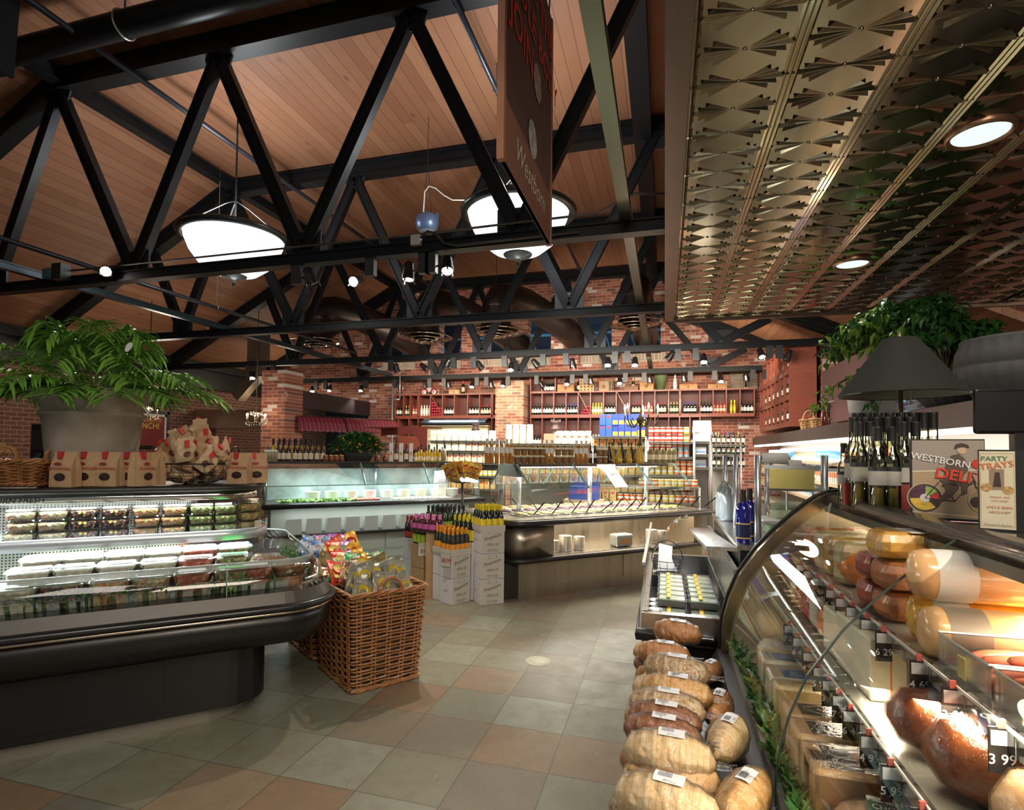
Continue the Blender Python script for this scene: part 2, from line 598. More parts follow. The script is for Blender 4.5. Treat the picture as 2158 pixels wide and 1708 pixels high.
# attic space seen through the openings: dark room with joists, blue light painted into their colour
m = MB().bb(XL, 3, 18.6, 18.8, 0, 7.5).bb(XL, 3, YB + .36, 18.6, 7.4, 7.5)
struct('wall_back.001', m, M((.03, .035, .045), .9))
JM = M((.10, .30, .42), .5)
root = thing('roof_joists', 'steel joists tinted as blue-lit, glimpsed through the high openings in the brick wall', 'joist', (0, 17.2, 5))
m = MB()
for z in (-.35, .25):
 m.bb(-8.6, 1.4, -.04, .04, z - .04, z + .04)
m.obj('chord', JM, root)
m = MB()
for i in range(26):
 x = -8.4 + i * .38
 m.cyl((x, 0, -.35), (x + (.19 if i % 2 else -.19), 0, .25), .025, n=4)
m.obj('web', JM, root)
light('attic_daylight', 'AREA', (-3, 16.6, 6.9), 60, (.35, .65, 1), 6, (-3, 17.3, 5), sizey=.6)
# joined upper brick pier between two openings
m = MB().bb(-2.95, -2.19, YB - .16, YB, 3.95, 6.7)
struct('trim_2', m, BRICKX)
m = MB().bb(-6.95, -6.25, YB - .10, YB, 3.95, 6.7).bb(-5.55, -5.15, YB - .10, YB, 3.95, 6.7)
struct('trim_3', m, BRICKX)
# pillars standing before the wall
m = MB().bb(-4.32, -3.55, YB - .75, YB, 0, 3.42)
tag(m.obj('brick_pillar', PILB), 'orange brick pillar that splits the wine shelving', 'pillar')
m = MB().bb(-8.92, -8.28, 10.9, 11.55, 0, 3.42)
tag(m.obj('brick_pillar', BRICKX), 'brick pillar at the left end of the back wall beside the striped awning', 'pillar')
# left wall: brick with a dark band above
m = MB()
m.bb(XL - .3, XL, -3, 18.6, 0, 3.25)
struct('wall_left', m, NEATB)
m = MB().bb(XL - .3, XL + .25, -3, YB, 3.25, 4.05).bb(XL, XL + .5, -3, YB, 3.72, 3.9)
struct('trim_4', m, M((.018, .017, .017), .45))
# right wall
m = MB().bb(XRW, XRW + .25, 3.0, 11.38, 0, 2.0).bb(XRW, XRW + .25, 11.38, YB, 0, 3.72)
struct('wall_right', m, BRICKY)
struct('wall_right.002', MB().bb(4.4, 4.6, 9.7, YB + .3, 0, 4.2), BRICKY)
struct('wall_right.003', MB().bb(4.2, 8.0, 9.6, 9.85, 0, 5.0), BRICKX)
struct('wall_right.004', MB().bb(7.0, 7.2, -1, 9.6, 0, 4.0), M((.12, .09, .07), .8))
light('side_daylight', 'AREA', (3.6, 12.2, 3.0), 10, (.35, .7, 1), .8, (4.4, 12.6, 2.6))
light('side_aisle', 'AREA', (5.2, 6.5, 3.3), 40, (1, .85, .7), 1.5, (5.0, 9.0, 2.4))
# trusses
def beam(mb, p0, p1, w_, h_, grooves=True):
 """steel beam between two points in an xz plane, with shallow flanges"""
 p0, p1 = Vector(p0), Vector(p1)
 d = (p1 - p0)
 L = d.length
 x = d.normalized()
 y = Vector((0, 1, 0)) if abs(x.y) < .9 else Vector((1, 0, 0))
 z = x.cross(y).normalized()
 y = z.cross(x)
 mt = Matrix(((x.x, y.x, z.x, p0.x), (x.y, y.y, z.y, p0.y), (x.z, y.z, z.z, p0.z), (0, 0, 0, 1)))
 if grooves:
  t_ = h_ * .16
  for q in ((h_ / 2 - t_ / 2), -(h_ / 2 - t_ / 2)):
   mb.bb(0, L, -w_ / 2, w_ / 2, q - t_ / 2, q + t_ / 2, mt)
  mb.bb(0, L, -w_ * .33, w_ * .33, -h_ / 2 + t_, h_ / 2 - t_, mt)
 else:
  mb.bb(0, L, -w_ / 2, w_ / 2, -h_ / 2, h_ / 2, mt)
TL = ['nearest, carrying the black spotlights and the conduit', 'second from the viewer, meeting the tin soffit', 'third from the viewer, with track spotlights below', 'farthest, close before the brick wall']
XN = [-9.6, -8.3, -5.99, -3.69, -1.33, 1.0]      # bottom nodes
XT = [-7.29, -4.86, -2.48, -.14]                  # top nodes
def truss(Y, lab, i):
 root = thing('roof_truss', 'black steel roof truss, ' + lab, 'truss', (0, Y, ZC))
 zt = ZT - ZC
 hh = .36 if i == 0 else .24
 right = [.1, .1, 3.05, 3.85][i]
 m = MB()
 beam(m, (-12.2, 0, .06), (right if i > 1 else .02, 0, .06), .13, .12)
 m.obj('bottom_chord', STEELBK, root)
 m = MB()
 beam(m, (XF, 0, zt + hh / 2), (XR, 0, zt + hh / 2), .2, hh)
 m.obj('top_chord', STEELBK, root)
 m = MB()
 beam(m, (XF, 0, zt + hh / 2), (XL + .1, 0, zt + hh / 2 - (XF - XL - .1) * SL), .2, hh)
 m.obj('rafter', STEELBK, root)
 if i > 1:
  m = MB()
  beam(m, (-.05, 0, 5.1 - ZC), (right + .1, 0, .14), .2, .2)
  m.obj('rafter', STEELBK, root)
 # diagonals
 prs = [(-5.99, -7.29), (-5.99, -4.86), (-3.69, -4.86), (-3.69, -2.48), (-1.33, -2.48), (-1.33, -.14), (-8.3, -7.29), (-8.3, -9.0)]
 if i > 1:
  prs += [(1.0, .02), (1.0, 1.85)]
 for a, b_ in prs:
  zb = zt if b_ > XF else zt - (XF - b_) * SL
  if b_ > 0:
   zb = 4.95 - ZC - b_ * .47
  d = Vector((b_ - a, 0, zb - .12)).normalized()
  m = MB()
  beam(m, Vector((a, 0, .12)) + d * .04, Vector((b_, 0, zb + .02)), .1, .145, True)
  m.obj('diagonal', STEELBK, root)
 for a in [n for n in XN[1:5] + ([1.0] if i > 1 else [])]:
  m = MB().bb(a - .21, a + .21, -.012, .012, .1, .36)
  m.obj('gusset_plate', M((.02, .022, .026), .35, .2), root)
 for b_ in XT:
  m = MB()
  m.add([(b_ - .2, s_, zt + .04) for s_ in (-.012, .012)] + [(b_ + .2, s_, zt + .04) for s_ in (-.012, .012)] + [(b_ + .13, s_, zt - .17) for s_ in (-.012, .012)] + [(b_ - .13, s_, zt - .17) for s_ in (-.012, .012)],
 [(0, 2, 4, 6), (7, 5, 3, 1), (0, 1, 3, 2), (2, 3, 5, 4), (4, 5, 7, 6), (6, 7, 1, 0)])
  m.obj('gusset_plate', M((.02, .022, .026), .35, .2), root)
 return root
for i, Y in enumerate(TY):
 truss(Y, TL[i], i)
# purlins and braces along the depth of the room
def long_beam(name, x, z, w_, h_, y0, y1, label, cat='beam', mat=None):
 m = MB()
 beam(m, (0, y0, 0), (0, y1, 0), w_, h_)
 o = m.obj(name, mat or STEELBK, None, (x, 0, z))
 return tag(o, label, cat)
long_beam('ridge_girder', -.30, ZT + .12, .24, .3, 1.2, YB, 'wide black girder running into the depth at the top right of the roof')
long_beam('fold_purlin', XF + .1, ZT + .12, .16, .16, 1.5, YB, 'black purlin along the fold of the boarded roof on the left')
GRB, _b = base('greenish_steel', (.07, .08, .05), .36, .7)
long_beam('lateral_brace', -.335, ZC + .18, .10, .09, 1.6, 14.4, 'thin bare steel bar lying on the truss chords next to the tin soffit', mat=GRB)
p = onz(340, 656.7, ZC + .14)
long_beam('lateral_brace', p.x, ZC + .16, .09, .09, 4.0, 14.4, 'thin dark steel bar lying across the trusses on the left', mat=M((.03, .05, .06), .3, .4))
# sprinkler pipes
def pipe(x, z, r, y0, y1, label, ys=(), mat=None):
 root = thing('sprinkler_pipe', label, 'pipe', (x, 0, z))
 MB().cyl((0, y0, 0), (0, y1, 0), r, n=10).obj('pipe', mat or M((.03, .035, .045), .3, .3), root)
 for y_ in ys:
  m = MB().cyl((0, y_, 0), (0, y_, ZCEIL - z), .006, n=5)
  m.tube([(r * 1.3 * math.cos(a * PI / 6), y_, r * 1.3 * math.sin(a * PI / 6)) for a in range(13)], .005, 4)
  m.obj('hanger', M((.25, .25, .26), .4, .6), root)
 return root
q = ony(425, 255, 8.05)
pipe(onz(555.6, 352.2, 6.0).x, 6.0, .035, 2.5, 14.6, 'dark sprinkler pipe hung under the boards beside the left pendant lamp', (5.9, 8.9, 12))
pipe(onz(1005, 100, 6.0).x, 6.0, .033, 3.0, 14.6, 'dark sprinkler pipe hung under the boards behind the hanging banner', (6.4, 9.4))
pipe(onz(580, 700, 3.85).x, 3.95, .03, 4.2, 12, 'rusty sprinkler pipe low on the left above the lateral brace', (7.6,))
RV = M((.55, .12, .07), .4)
for i, (x_, y_, Y_) in enumerate([(597, 378, 9.6), (1572, 680, 14.2), (438, 698, 8.6), (702, 738, 12)]):
 p = ony(x_, y_, Y_)
 root = thing('fire_sprinkler', ['orange-red sprinkler coupling on the pipe between the truss diagonals', 'small red sprinkler head below the far end of the tin soffit', 'small red coupling on the low pipe left of the second truss', 'small red coupling beside the left ceiling diffuser'][i], 'sprinkler', p)
 m = MB()
 m.cyl((0, -.04, 0), (0, .04, 0), .045, n=10)
 m.obj('coupling', RV, root)
 MB().cyl((0, 0, 0), (0, 0, .11), .012, n=6).cyl((0, 0, .1), (0, 0, .12), .03, n=8).obj('sprinkler_nozzle', M((.5, .42, .3), .4, .7), root)
# big round pipe above the first truss
root = thing('round_duct', 'big black round pipe hung above the nearest truss at top left', 'duct', (0, 4.42, ony(262, 52, 4.42).z))
m = MB().cyl((-9, 0, 0), (-.6, 0, 0), .128, n=28)
m.obj('duct_body', STEELBK, root)
p = ony(262, 60, 4.42)
m = MB()
m.tube([(p.x, .136 * math.cos(a * PI / 12), .136 * math.sin(a * PI / 12)) for a in range(25)], .012, 5, closed=False)
m.obj('strap', M((.35, .33, .3), .4, .7), root)
MB().cyl((p.x, 0, .13), (p.x, 0, ZCEIL - ony(262, 52, 4.42).z), .012, n=6).obj('hanger_rod', M((.05, .05, .05), .4), root)
m = MB()
a_, b_ = ony(20, -80, 3.9), ony(5, 150, 3.9)
beam(m, (a_ - Vector((.1, 0, 0))), (b_ - Vector((.12, 0, 0))), .2, .26)
tag(m.obj('steel_strut', STEELBK), 'black steel strut cut off by the top left corner', 'beam')
# tin soffit over the deli
TIN, b = base('pressed_tin', (.34, .295, .20), .17, .92)
t = NT(TIN)
v, x, y, z = t.coords()
n = t.noise(v, 1.3, 3, .6)
set_tex(TIN, b, t.mix(n, (.22, .19, .13, 1), (.34, .30, .215, 1)), t.math('MULTIPLY_ADD', t.noise(v, 5, 3), .10, .09), t.bump(t.noise(v, 5, 1), .04, .02))
NX, NY = 14, 18
m = MB()
T_ = TP
m.add([(XS0, YS, ZS + .012), (XS0 + NX * T_, YS, ZS + .012), (XS0 + NX * T_, YS - NY * T_, ZS + .012), (XS0, YS - NY * T_, ZS + .012)], [(0, 1, 2, 3)])
def ridge(x0, y0, x1, y1, hw_, h_):
 """long low triangular rib pressed into the sheet"""
 d = Vector((x1 - x0, y1 - y0, 0)).normalized()
 n = Vector((-d.y, d.x, 0)) * hw_
 a, c = Vector((x0, y0, ZS + .012)), Vector((x1, y1, ZS + .012))
 dn = Vector((0, 0, -h_))
 m.add([a - n, c - n, c + dn, a + dn, a + n, c + n], [(0, 1, 2, 3), (3, 2, 5, 4)])
for i in range(NX + 1):
 x_ = XS0 + i * T_
 for q in (-.026, 0, .026):
  ridge(x_ + q, YS, x_ + q, YS - NY * T_, .011, .009)
for j in range(NY + 1):
 ridge(XS0, YS - j * T_, XS0 + NX * T_, YS - j * T_, .010, .006)
NW = 5
for i in range(NX):
 for j in range(NY * 2):
  cx_, cy_ = XS0 + (i + .5) * T_, YS - j * T_ / 2
  if cx_ > 4.6:
   continue
  m.ball((cx_, cy_, ZS + .010), .012, 6, 4, 1, 1, .6)
  for sd in (0, PI):
   for k in range(NW):
    a0 = sd - .80 + k * 1.60 / NW
    a1 = a0 + 1.60 / NW * .88
    am = (a0 + a1) / 2
    R_ = T_ * (.44 - .035 * abs(k - NW // 2))
    c = Vector((cx_, cy_, ZS + .012))
    def q_(a, r_, dz=0.0):
     return c + Vector((math.cos(a) * r_, math.sin(a) * r_ * .70, dz))
    m.add([q_(am, .02), q_(a0, R_ * .93), q_(am, R_, -.014), q_(a1, R_ * .93)], [(0, 1, 2), (0, 2, 3), (1, 3, 2)])
struct('ceiling.003', m, TIN)
m = MB().bb(XS0, XS0 + NX * TP, YS - NY * TP, YS, ZS + .05, ZS + .35)
struct('ceiling.004', m, M((.05, .04, .03), .8))
BRZ, b = base('bronze_trim', (.13, .075, .05), .42, .5)
t = NT(BRZ)
v, x, y, z = t.coords()
set_tex(BRZ, b, t.mix(t.noise(t.comb(t.math('MULTIPLY', x, 3), y, z), 1.4, 3), (.07, .04, .03, 1), (.13, .08, .055, 1)))
struct('trim_5', MB().bb(.0, XS0, YS - NY * TP, YS + .06, ZS - .01, ZS + .5), BRZ)
struct('trim_6', MB().bb(XS0, XS0 + NX * TP, YS, YS + .06, ZS - .035, ZS + .4), BRZ)
OPAL = emis('opal_lens', (.80, .95, .92), 1.15)
for i, (x_, y_) in enumerate([(2066, 280), (1796, 555)]):
 p = onz(x_, y_, ZS)
 root = thing('recessed_downlight', ['larger round white recessed light in the tin soffit, nearer the viewer', 'smaller round white recessed light in the tin soffit, farther back'][i], 'ceiling light', p)
 m = MB()
 m.lathe([(.135, .0), (.15, -.022), (.165, -.022), (.172, .0), (.172, .03)], 32, caps=False)
 m.obj('trim_ring', M((.35, .20, .12), .3, .7), root)
 MB().lathe([(.001, -.009), (.138, -.009), (.138, .02)], 32, caps=False).obj('lens', OPAL, root)
 light('downlight', 'SPOT', (p.x, p.y, p.z - .05), 28, (1, .95, .85), .12, (p.x, p.y, 0), 2.0, .8)
# bowl pendants
BOWL = emis('lit_opal_glass', (.93, .97, 1.0), 1.6)
RIM = M((.03, .035, .035), .3, .5)
def pendant(cx, cy, Y, dpx, label):
 c = ony(cx, cy, Y)
 Z = (c - EYEP).dot(_f)
 R = dpx / FPX * Z / 2
 root = thing('pendant_lamp', label, 'pendant lamp', c)
 pr = [(R * a, R * z_) for a, z_ in ((1.0, 0), (.965, -.14), (.87, -.36), (.70, -.58), (.48, -.74), (.22, -.82), (.02, -.84))]
 MB().lathe([(R * .93, R * .0)] + [(r_ * .93, z_) for r_, z_ in pr[1:]], 40, caps=False).obj('glass_bowl', BOWL, root)
 m = MB()
 m.lathe([(R * .92, -.03), (R * .95, .0), (R * .99, .015), (R * 1.0, -.01), (R * 1.03, .0), (R * 1.06, -.02), (R * 1.03, -.055), (R * .93, -.06)], 40, caps=False)
 m.obj('rim', RIM, root)
 m = MB()
 for k in range(3):
  a = k * 2 * PI / 3 + .5
  m.tube([(R * .98 * math.cos(a), R * .98 * math.sin(a), -.02), (R * .25 * math.cos(a), R * .25 * math.sin(a), R * .55), (0, 0, R * .7)], .009, 5)
 m.obj('arm', RIM, root)
 MB().cyl((0, 0, -R * .8), (0, 0, ZCEIL - c.z), .012, n=6).obj('stem', RIM, root)
 MB().lathe([(.002, 0), (.09, 0), (.11, .03), (.12, .05), (.12, .07), (.002, .07)], 20, Matrix.Translation((0, 0, ZCEIL - c.z - .07)), caps=False).obj('canopy', M((.10, .13, .18), .3, .6), root)
 MB().lathe([(.002, -.12), (.02, -.10), (.012, -.06), (.035, -.05), (.03, -.02), (.16, .01), (.17, .03)], 20, Matrix.Translation((0, 0, -R * .84)), caps=False).obj('finial', RIM, root)
 light('pendant_glow', 'POINT', (c.x, c.y, c.z + .12), 170, (.95, .97, 1), R * .5)
 light('pendant_down', 'POINT', (c.x, c.y, c.z - R * .95), 45, (1, .96, .9), R * .4)
pendant(495, 497, 6.2, 213, 'large white glass bowl pendant at left behind the nearest truss')
pendant(1092, 445, 6.2, 232, 'large white glass bowl pendant partly behind the hanging banner')
# small speaker hung from the deck
p = ony(900, 470, 7.2)
root = thing('hanging_speaker', 'round blue-grey speaker hanging between the two pendant lamps', 'speaker', p)
SPK = M((.09, .13, .22), .35, .4)
MB().lathe([(.002, -.13), (.10, -.13), (.145, -.08), (.165, 0), (.14, .09), (.08, .13), (.002, .14)], 24, caps=False).obj('speaker_body', SPK, root)
MB().lathe([(.002, -.135), (.10, -.135), (.105, -.125)], 24, caps=False).obj('grille', M((.16, .17, .19), .5), root)
m = MB()
for s_ in (-1, 1):
 m.bb(s_ * .15 - .01, s_ * .15 + .01, -.03, .03, -.04, .12)
m.obj('bracket', SPK, root)
m = MB().cyl((-.06, 0, .1), (0, 0, .9), .004, n=4).cyl((.06, 0, .1), (0, 0, .9), .004, n=4).cyl((0, 0, .9), (0, 0, ZCEIL - p.z), .004, n=4)
m.obj('hanging_wire', BLACK, root)
m = MB().tube([(-.06, 0, .12), (-.04, 0, .45), (.02, 0, .52), (.12, 0, .48), (.25, 0, .36), (.38, 0, .28), (.55, 0, .26)], .008, 6)
m.obj('cable', M((.75, .72, .66), .5), root)
# conduit, junction boxes and cables on the nearest truss
p = ony(877, 507, 5.02)
root = thing('junction_box', 'small grey electrical box clipped to the nearest truss', 'electrical box', p)
MB().box((0, 0, 0), (.1, .06, .1), bev=.006).obj('box_body', M((.45, .44, .42), .5, .3), root)
MB().tube([(.05, 0, .02), (.12, 0, .08), (.2, 0, .05), (.3, 0, -.06), (.42, 0, -.09), (1.6, 0, -.07)], .014, 8).obj('flexible_conduit', M((.05, .05, .05), .4, .4), root)
m = MB()
m.tube([(-7, 5.02, ZC + .17), (-2.3, 5.02, ZC + .17), (-.6, 5.02, ZC + .19), (-.25, 5.02, ZC + .33), (.0, 5.02, ZC + .3)], .011, 6)
tag(m.obj('conduit', M((.10, .09, .08), .4, .5)), 'thin conduit running along the top of the nearest truss chord', 'conduit')
# track spotlights
LAMP = emis('halogen_face', (1, .84, .78), 22)
LAMPD = M((.5, .5, .48), .2, .6)
SBK = M((.02, .017, .017), .25, .3, coat=.4)
def spot_proto(lit):
 root = thing('track_spotlight', 'spotlight', 'spotlight')
 MB().bb(-.055, .055, -.035, .035, .02, .26).obj('ballast_box', M((.03, .03, .032), .4, .2), root)
 arm = MB().tube([(.055, 0, .12), (.10, 0, .10), (.12, 0, .04)], .009, 6).obj('yoke', SBK, root)
 return root
def spot(px_, py_, Y, aim, lit, label, s=1.0, power=18, boxdx=None, group=None):
 p = ony(px_, py_, Y)
 root = thing('track_spotlight', label, 'spotlight', (p.x, p.y, p.z), 0, group)
 power *= 2.2
 d = Vector(aim).normalized()
 up_ = d.to_track_quat('Z', 'Y').to_matrix().to_4x4()
 up_ = Matrix.Scale(s, 4) @ up_
 m = MB()
 m.lathe([(.002, -.12), (.032, -.12), (.048, -.10), (.052, -.05), (.06, .0), (.066, .055), (.068, .07), (.060, .07)], 18, up_, caps=False)
 for a in range(3):
  an = a * 2.1
  m.bb(-.008, .008, .060, .074, .04, .10, up_ @ Matrix.Rotation(an, 4, 'Z'))
 m.obj('lamp_can', SBK, root)
 MB().lathe([(.0, .058), (.055, .06)], 18, up_, caps=False).obj('lens', LAMP if lit else LAMPD, root)
 if boxdx is not None:
  top = ZC + .02 - p.z
  MB().bb(boxdx - .055 * s, boxdx + .055 * s, -.035, .035, top - .22 * s, top).obj('ballast_box', M((.03, .03, .032), .4, .2), root)
  MB().tube([(boxdx, 0, top - .12 * s), (boxdx * .5, .02, top - .16 * s), (0, 0, -.02)], .009 * s, 6).obj('yoke', SBK, root)
 else:
  MB().cyl((0, 0, 0), (0, 0, ZC + .03 - p.z if p.z < ZC else -.06), .010 * s, n=6).obj('yoke', SBK, root)
 if lit:
  light('spot_beam', 'SPOT', p + d * .12 * s, power, (1, .86, .70), .05, p + d * 4, 1.1, .7)
 return root
spot(223, 570, 4.98, (.69, -.56, -.46), True, 'lit spotlight sitting on the nearest truss at far left', 1.0, 170, None)
spot(655, 588, 5.1, (.35, .25, -1), False, 'unlit spotlight with chrome edge under the left part of the nearest truss', 1.0, 0, -.17)
spot(750, 592, 5.1, (.0, -1, -.5), True, 'lit spotlight facing the viewer under the nearest truss', .9, 45, .17)
spot(861, 577, 5.1, (.0, -.12, -1), True, 'lit spotlight pointing straight down beside a black box', 1.0, 90, .17)
spot(943, 562, 5.1, (.30, -.75, -1.5), True, 'tilted spotlight with barn clips, rightmost on the nearest truss', 1.0, 80, -.17)
# reflector flood on the left end
p = ony(112, 577, 4.95)
root = thing('flood_lamp', 'small blue-green cased flood lamp bolted to the nearest truss at left', 'flood lamp', p)
MB().box((-.05, 0, 0), (.14, .1, .12), bev=.012).obj('lamp_case', M((.07, .14, .16), .4, .3), root)
MB().bb(.05, .2, -.06, .06, -.09, .1).obj('bracket', BLACK, root)
row3 = [(895, 775, 1, 0), (1012, 772, .5, 0), (943, 767, -.4, 0), (1077, 775, 0, 1), (1130, 768, .6, 0), (1207, 768, .1, 0), (1281, 765, 0, 1), (1338, 765, 0, 1), (1412, 752, -.6, 0), (1483, 758, 0, 1), (1604, 747, .2, 1), (1660, 752, -.3, 0), (1730, 745, -.4, 0), (533, 793, .2, 1), (565, 792, 0, 1), (836, 778, .1, 0)]
for k, (x_, y_, a, lit) in enumerate(row3):
 spot(x_, y_, 11.15, (a, -.45 if lit else .1, -.8), bool(lit), ordw(sum(1 for q in row3 if q[3] == lit and q[0] <= x_)) + (' lit' if lit else ' unlit black') + ' spotlight from the left under the third truss', 1.05, 70, (-.14 if k % 2 else .14), 'lit spotlights under the third truss' if lit else 'unlit spotlights under the third truss')
row4 = [(658, 822, .3, 1), (695, 820, 0, 1), (761, 820, 0, 1), (842, 815, .2, 0), (896, 813, .2, 0), (946, 812, .1, 0), (995, 812, 0, 1), (1036, 812, .1, 0), (1060, 810, 0, 1), (1142, 812, .4, 0), (1195, 806, 0, 1), (1246, 804, .1, 0), (1306, 804, 0, 1), (1370, 801, .1, 0), (1442, 798, .1, 0), (1519, 800, 0, 1), (1573, 797, .1, 0), (1626, 795, 0, 1)]
for k, (x_, y_, a, lit) in enumerate(row4):
 spot(x_, y_, 14.25, (a, -.45 if lit else .1, -.8), bool(lit), ordw(sum(1 for q in row4 if q[3] == lit and q[0] <= x_)) + (' lit' if lit else ' unlit black') + ' spotlight from the left under the farthest truss', 1.05, 60, (-.14 if k % 2 else .14), 'lit spotlights under the farthest truss' if lit else 'unlit spotlights under the farthest truss')
# banner hung from the first truss
MAR, b = base('maroon_banner_cloth', (.060, .035, .032), .5)
BX, B0, B1, BZ = -.85, 2.86, 4.18, 3.20
root = thing('hanging_banner', 'long dark brown banner with red lettering hanging edge-on near the tin soffit', 'banner', (BX, B0, BZ))
W_ = B1 - B0
zt0 = 1.75
mt = frame_mt((0, 0, 0), (0, 1, 0))
MB().bb(0, W_, 0, zt0, -.012, .012, mt).obj('banner_panel', MAR, root)
m = MB()
m.bb(-.012, .03, -.01, zt0, -.02, .02, mt)
m.bb(W_ - .02, W_ + .012, -.01, zt0, -.02, .02, mt)
m.obj('banner_edge', M((.30, .13, .07), .5), root)
MB().bb(0, W_, .0, .36, -.015, .015, mt).obj('bottom_band', M((.20, .095, .06), .5), root)
m = MB()
for s_, z_, sz in (('INVITE THE', 1.42, .25), ('WHOLE BODY', 1.14, .25), ('JOIN', .86, .28)):
 letters(m, s_, sz, mt @ Matrix.Translation((W_ * (.52 if sz < .26 else .3), z_, .0165)), bold=.016)
m.obj('red_lettering', M((.85, .03, .015), .5), root)
MB().lathe([(.002, .0165), (.12, .0165)], 20, mt @ Matrix.Translation((W_ * .62, .93, 0)), caps=False).obj('white_emblem', M((.6, .56, .5), .6, var=.6, vs_=30), root)
MB().lathe([(.002, .0165), (.12, .0165)], 20, mt @ Matrix.Translation((W_ * .52, .47, 0)), caps=False).obj('round_logo', M((.5, .55, .5), .6, var=.7, vs_=25), root)
m = MB()
letters(m, 'Westborn', .20, mt @ Matrix.Translation((W_ * .5, .13, .017)), shear=.3)
m.obj('script_lettering', M((.6, .56, .5), .6), root)
m = MB()
for y_ in (.05, W_ - .05):
 m.cyl((0, y_, zt0), (0, y_, ZCEIL - BZ), .006, n=5)
m.obj('hanging_wire', BLACK, root)
# round ducts with ring diffusers
DUCT = M((.055, .042, .036), .32, .75)
RING = M((.50, .44, .37), .16, 1.0)
def diffuser(cx, cy, Y, wpx, dirx, lab):
 c = ony(cx, cy, Y)
 Z = (c - EYEP).dot(_f)
 R = wpx / FPX * Z / 2
 root = thing('duct_diffuser', lab, 'air diffuser', c)
 m = MB()
 for r1, r2, z_ in ((1.0, .80, 0), (.70, .54, -.045), (.46, .33, -.08), (.27, .15, -.11)):
  m.lathe([(R * r2, z_ + .07), (R * (r1 * .95), z_ + .012), (R * r1, z_), (R * r1 * .97, z_ - .018), (R * r2 * 1.05, z_ + .03), (R * r2, z_ + .07)], 36, caps=False)
 m.obj('diffuser_ring', RING, root)
 MB().lathe([(R * .55, .05), (R * .52, .16), (R * .5, .55)], 28, caps=False).obj('drop_collar', DUCT, root)
 m = MB()
 q = [(0, 0, .35), (0, .02, .62), (.06 * dirx, .10, .82), (.22 * dirx, .35, .90), (.5 * dirx, .8, .86), (1.1 * dirx, 1.7, .55), (1.6 * dirx, 2.5, .15)]
 m.tube(q, [R * .5] * 7, 22)
 m.obj('duct_elbow', DUCT, root)
 for k in range(1):
  MB().cyl((0, 0, .85 + R * .4), (0, 0, ZCEIL - c.z), .008, n=5).obj('hanger_rod', BLACK, root)
 return root
diffuser(667, 722, 12.4, 118, 1.15, 'ring air diffuser on a dark round duct, leftmost of the row of four')
diffuser(895, 712, 12.4, 118, 1.1, 'ring air diffuser on a dark round duct, second from the left')
diffuser(1045, 700, 12.4, 122, 1.0, 'ring air diffuser on a dark round duct, third from the left')
diffuser(1337, 682, 12.4, 124, .1, 'ring air diffuser on a dark round duct, close to the tin soffit corner')
# == left self-service island
R45 = PI / 4
def SW(s_, b_, z=0.0):
 """store diagonal frame: s along the islands, b back from the viewer"""
 return Vector(((s_ - b_) * .70711, (s_ + b_) * .70711, z))
def island_path(x0, x1, h, r, n=7, h2=None):
 h2 = h if h2 is None else h2
 pts = [(x0, -h, 0), ((x0 + x1) / 2, -h, 0)]
 for k in range(n + 1):
  a = -PI / 2 + PI / 2 * k / n
  pts.append((x1 - r + r * math.cos(a), -h + r + r * math.sin(a), 0))
 for k in range(n + 1):
  a = PI / 2 * k / n
  pts.append((x1 - r + r * math.cos(a), h2 - r + r * math.sin(a), 0))
 pts.append((x0, h2, 0))
 return pts
def fill_slab(mb, path, z0, z1):
 mb.extr([(p[0], p[1]) for p in path], z1 - z0, Matrix.Translation((0, 0, z0)))
LC = SW(-1.0, 4.4)
left_case = thing('display_island', 'dark self-service island with salad tubs, round steel end and brown bags on its top', 'refrigerated display', LC, R45)
X0 = -2.4
DARKP = M((.006, .0055, .006), .38, .0, coat=.12)
m = MB(); fill_slab(m, island_path(X0, 1.40, .60, .34), .0, .09)
m.obj('kick_plate', M((.30, .27, .23), .45, .5), left_case)
m = MB(); fill_slab(m, island_path(X0, 1.45, .66, .22), .09, .46)
m.bb(X0, .9, -.672, -.66, .14, .42)
m.obj('cabinet_base', DARKP, left_case)
path = island_path(X0, 1.84, .87, .33, 9)
m = MB(); m.smooth = True
m.sweep(path, [(-.21, .44), (-.08, .46), (-.025, .52), (-.012, .60), (-.03, .655), (-.06, .66), (-.16, .50)], caps=False)
m.obj('tub_shell', DARKP, left_case)
m = MB(); m.smooth = True
m.sweep(path, [(-.03, .652), (.008, .652), (.008, .668), (-.03, .668)])
m.obj('lower_chrome_strip', M((.62, .50, .40), .16, 1.0), left_case)
m = MB(); m.smooth = True
m.sweep(path, [(-.02, .668), (.018, .672), (.026, .688), (.018, .706), (-.02, .71)])
m.obj('bumper', M((.012, .012, .014), .35, coat=.3), left_case)
m = MB()
m.sweep(path, [(-.012, .708), (-.02, .708), (-.05, .772), (-.042, .772)])
m.obj('steel_rail', M((.09, .08, .07), .4, .3), left_case)
m = MB(); m.smooth = True
m.sweep(path, [(-.05, .77), (-.062, .83), (-.085, .895), (-.13, .945)], caps=False)
m.obj('curved_glass_guard', GLASS, left_case)
m = MB().sweep(path, [(-.128, .942), (-.128, .950), (-.136, .950), (-.136, .942)])
for x_ in (-1.1, .1, 1.2):
 m.bb(x_ - .002, x_ + .002, -.82, -.745, .775, .945)
m.obj('glass_edge', M((.55, .62, .60), .2, .2), left_case)
m = MB(); fill_slab(m, island_path(X0, 1.78, .81, .28), .52, .56)
m.obj('tub_floor', M((.30, .30, .29), .4, .4), left_case)
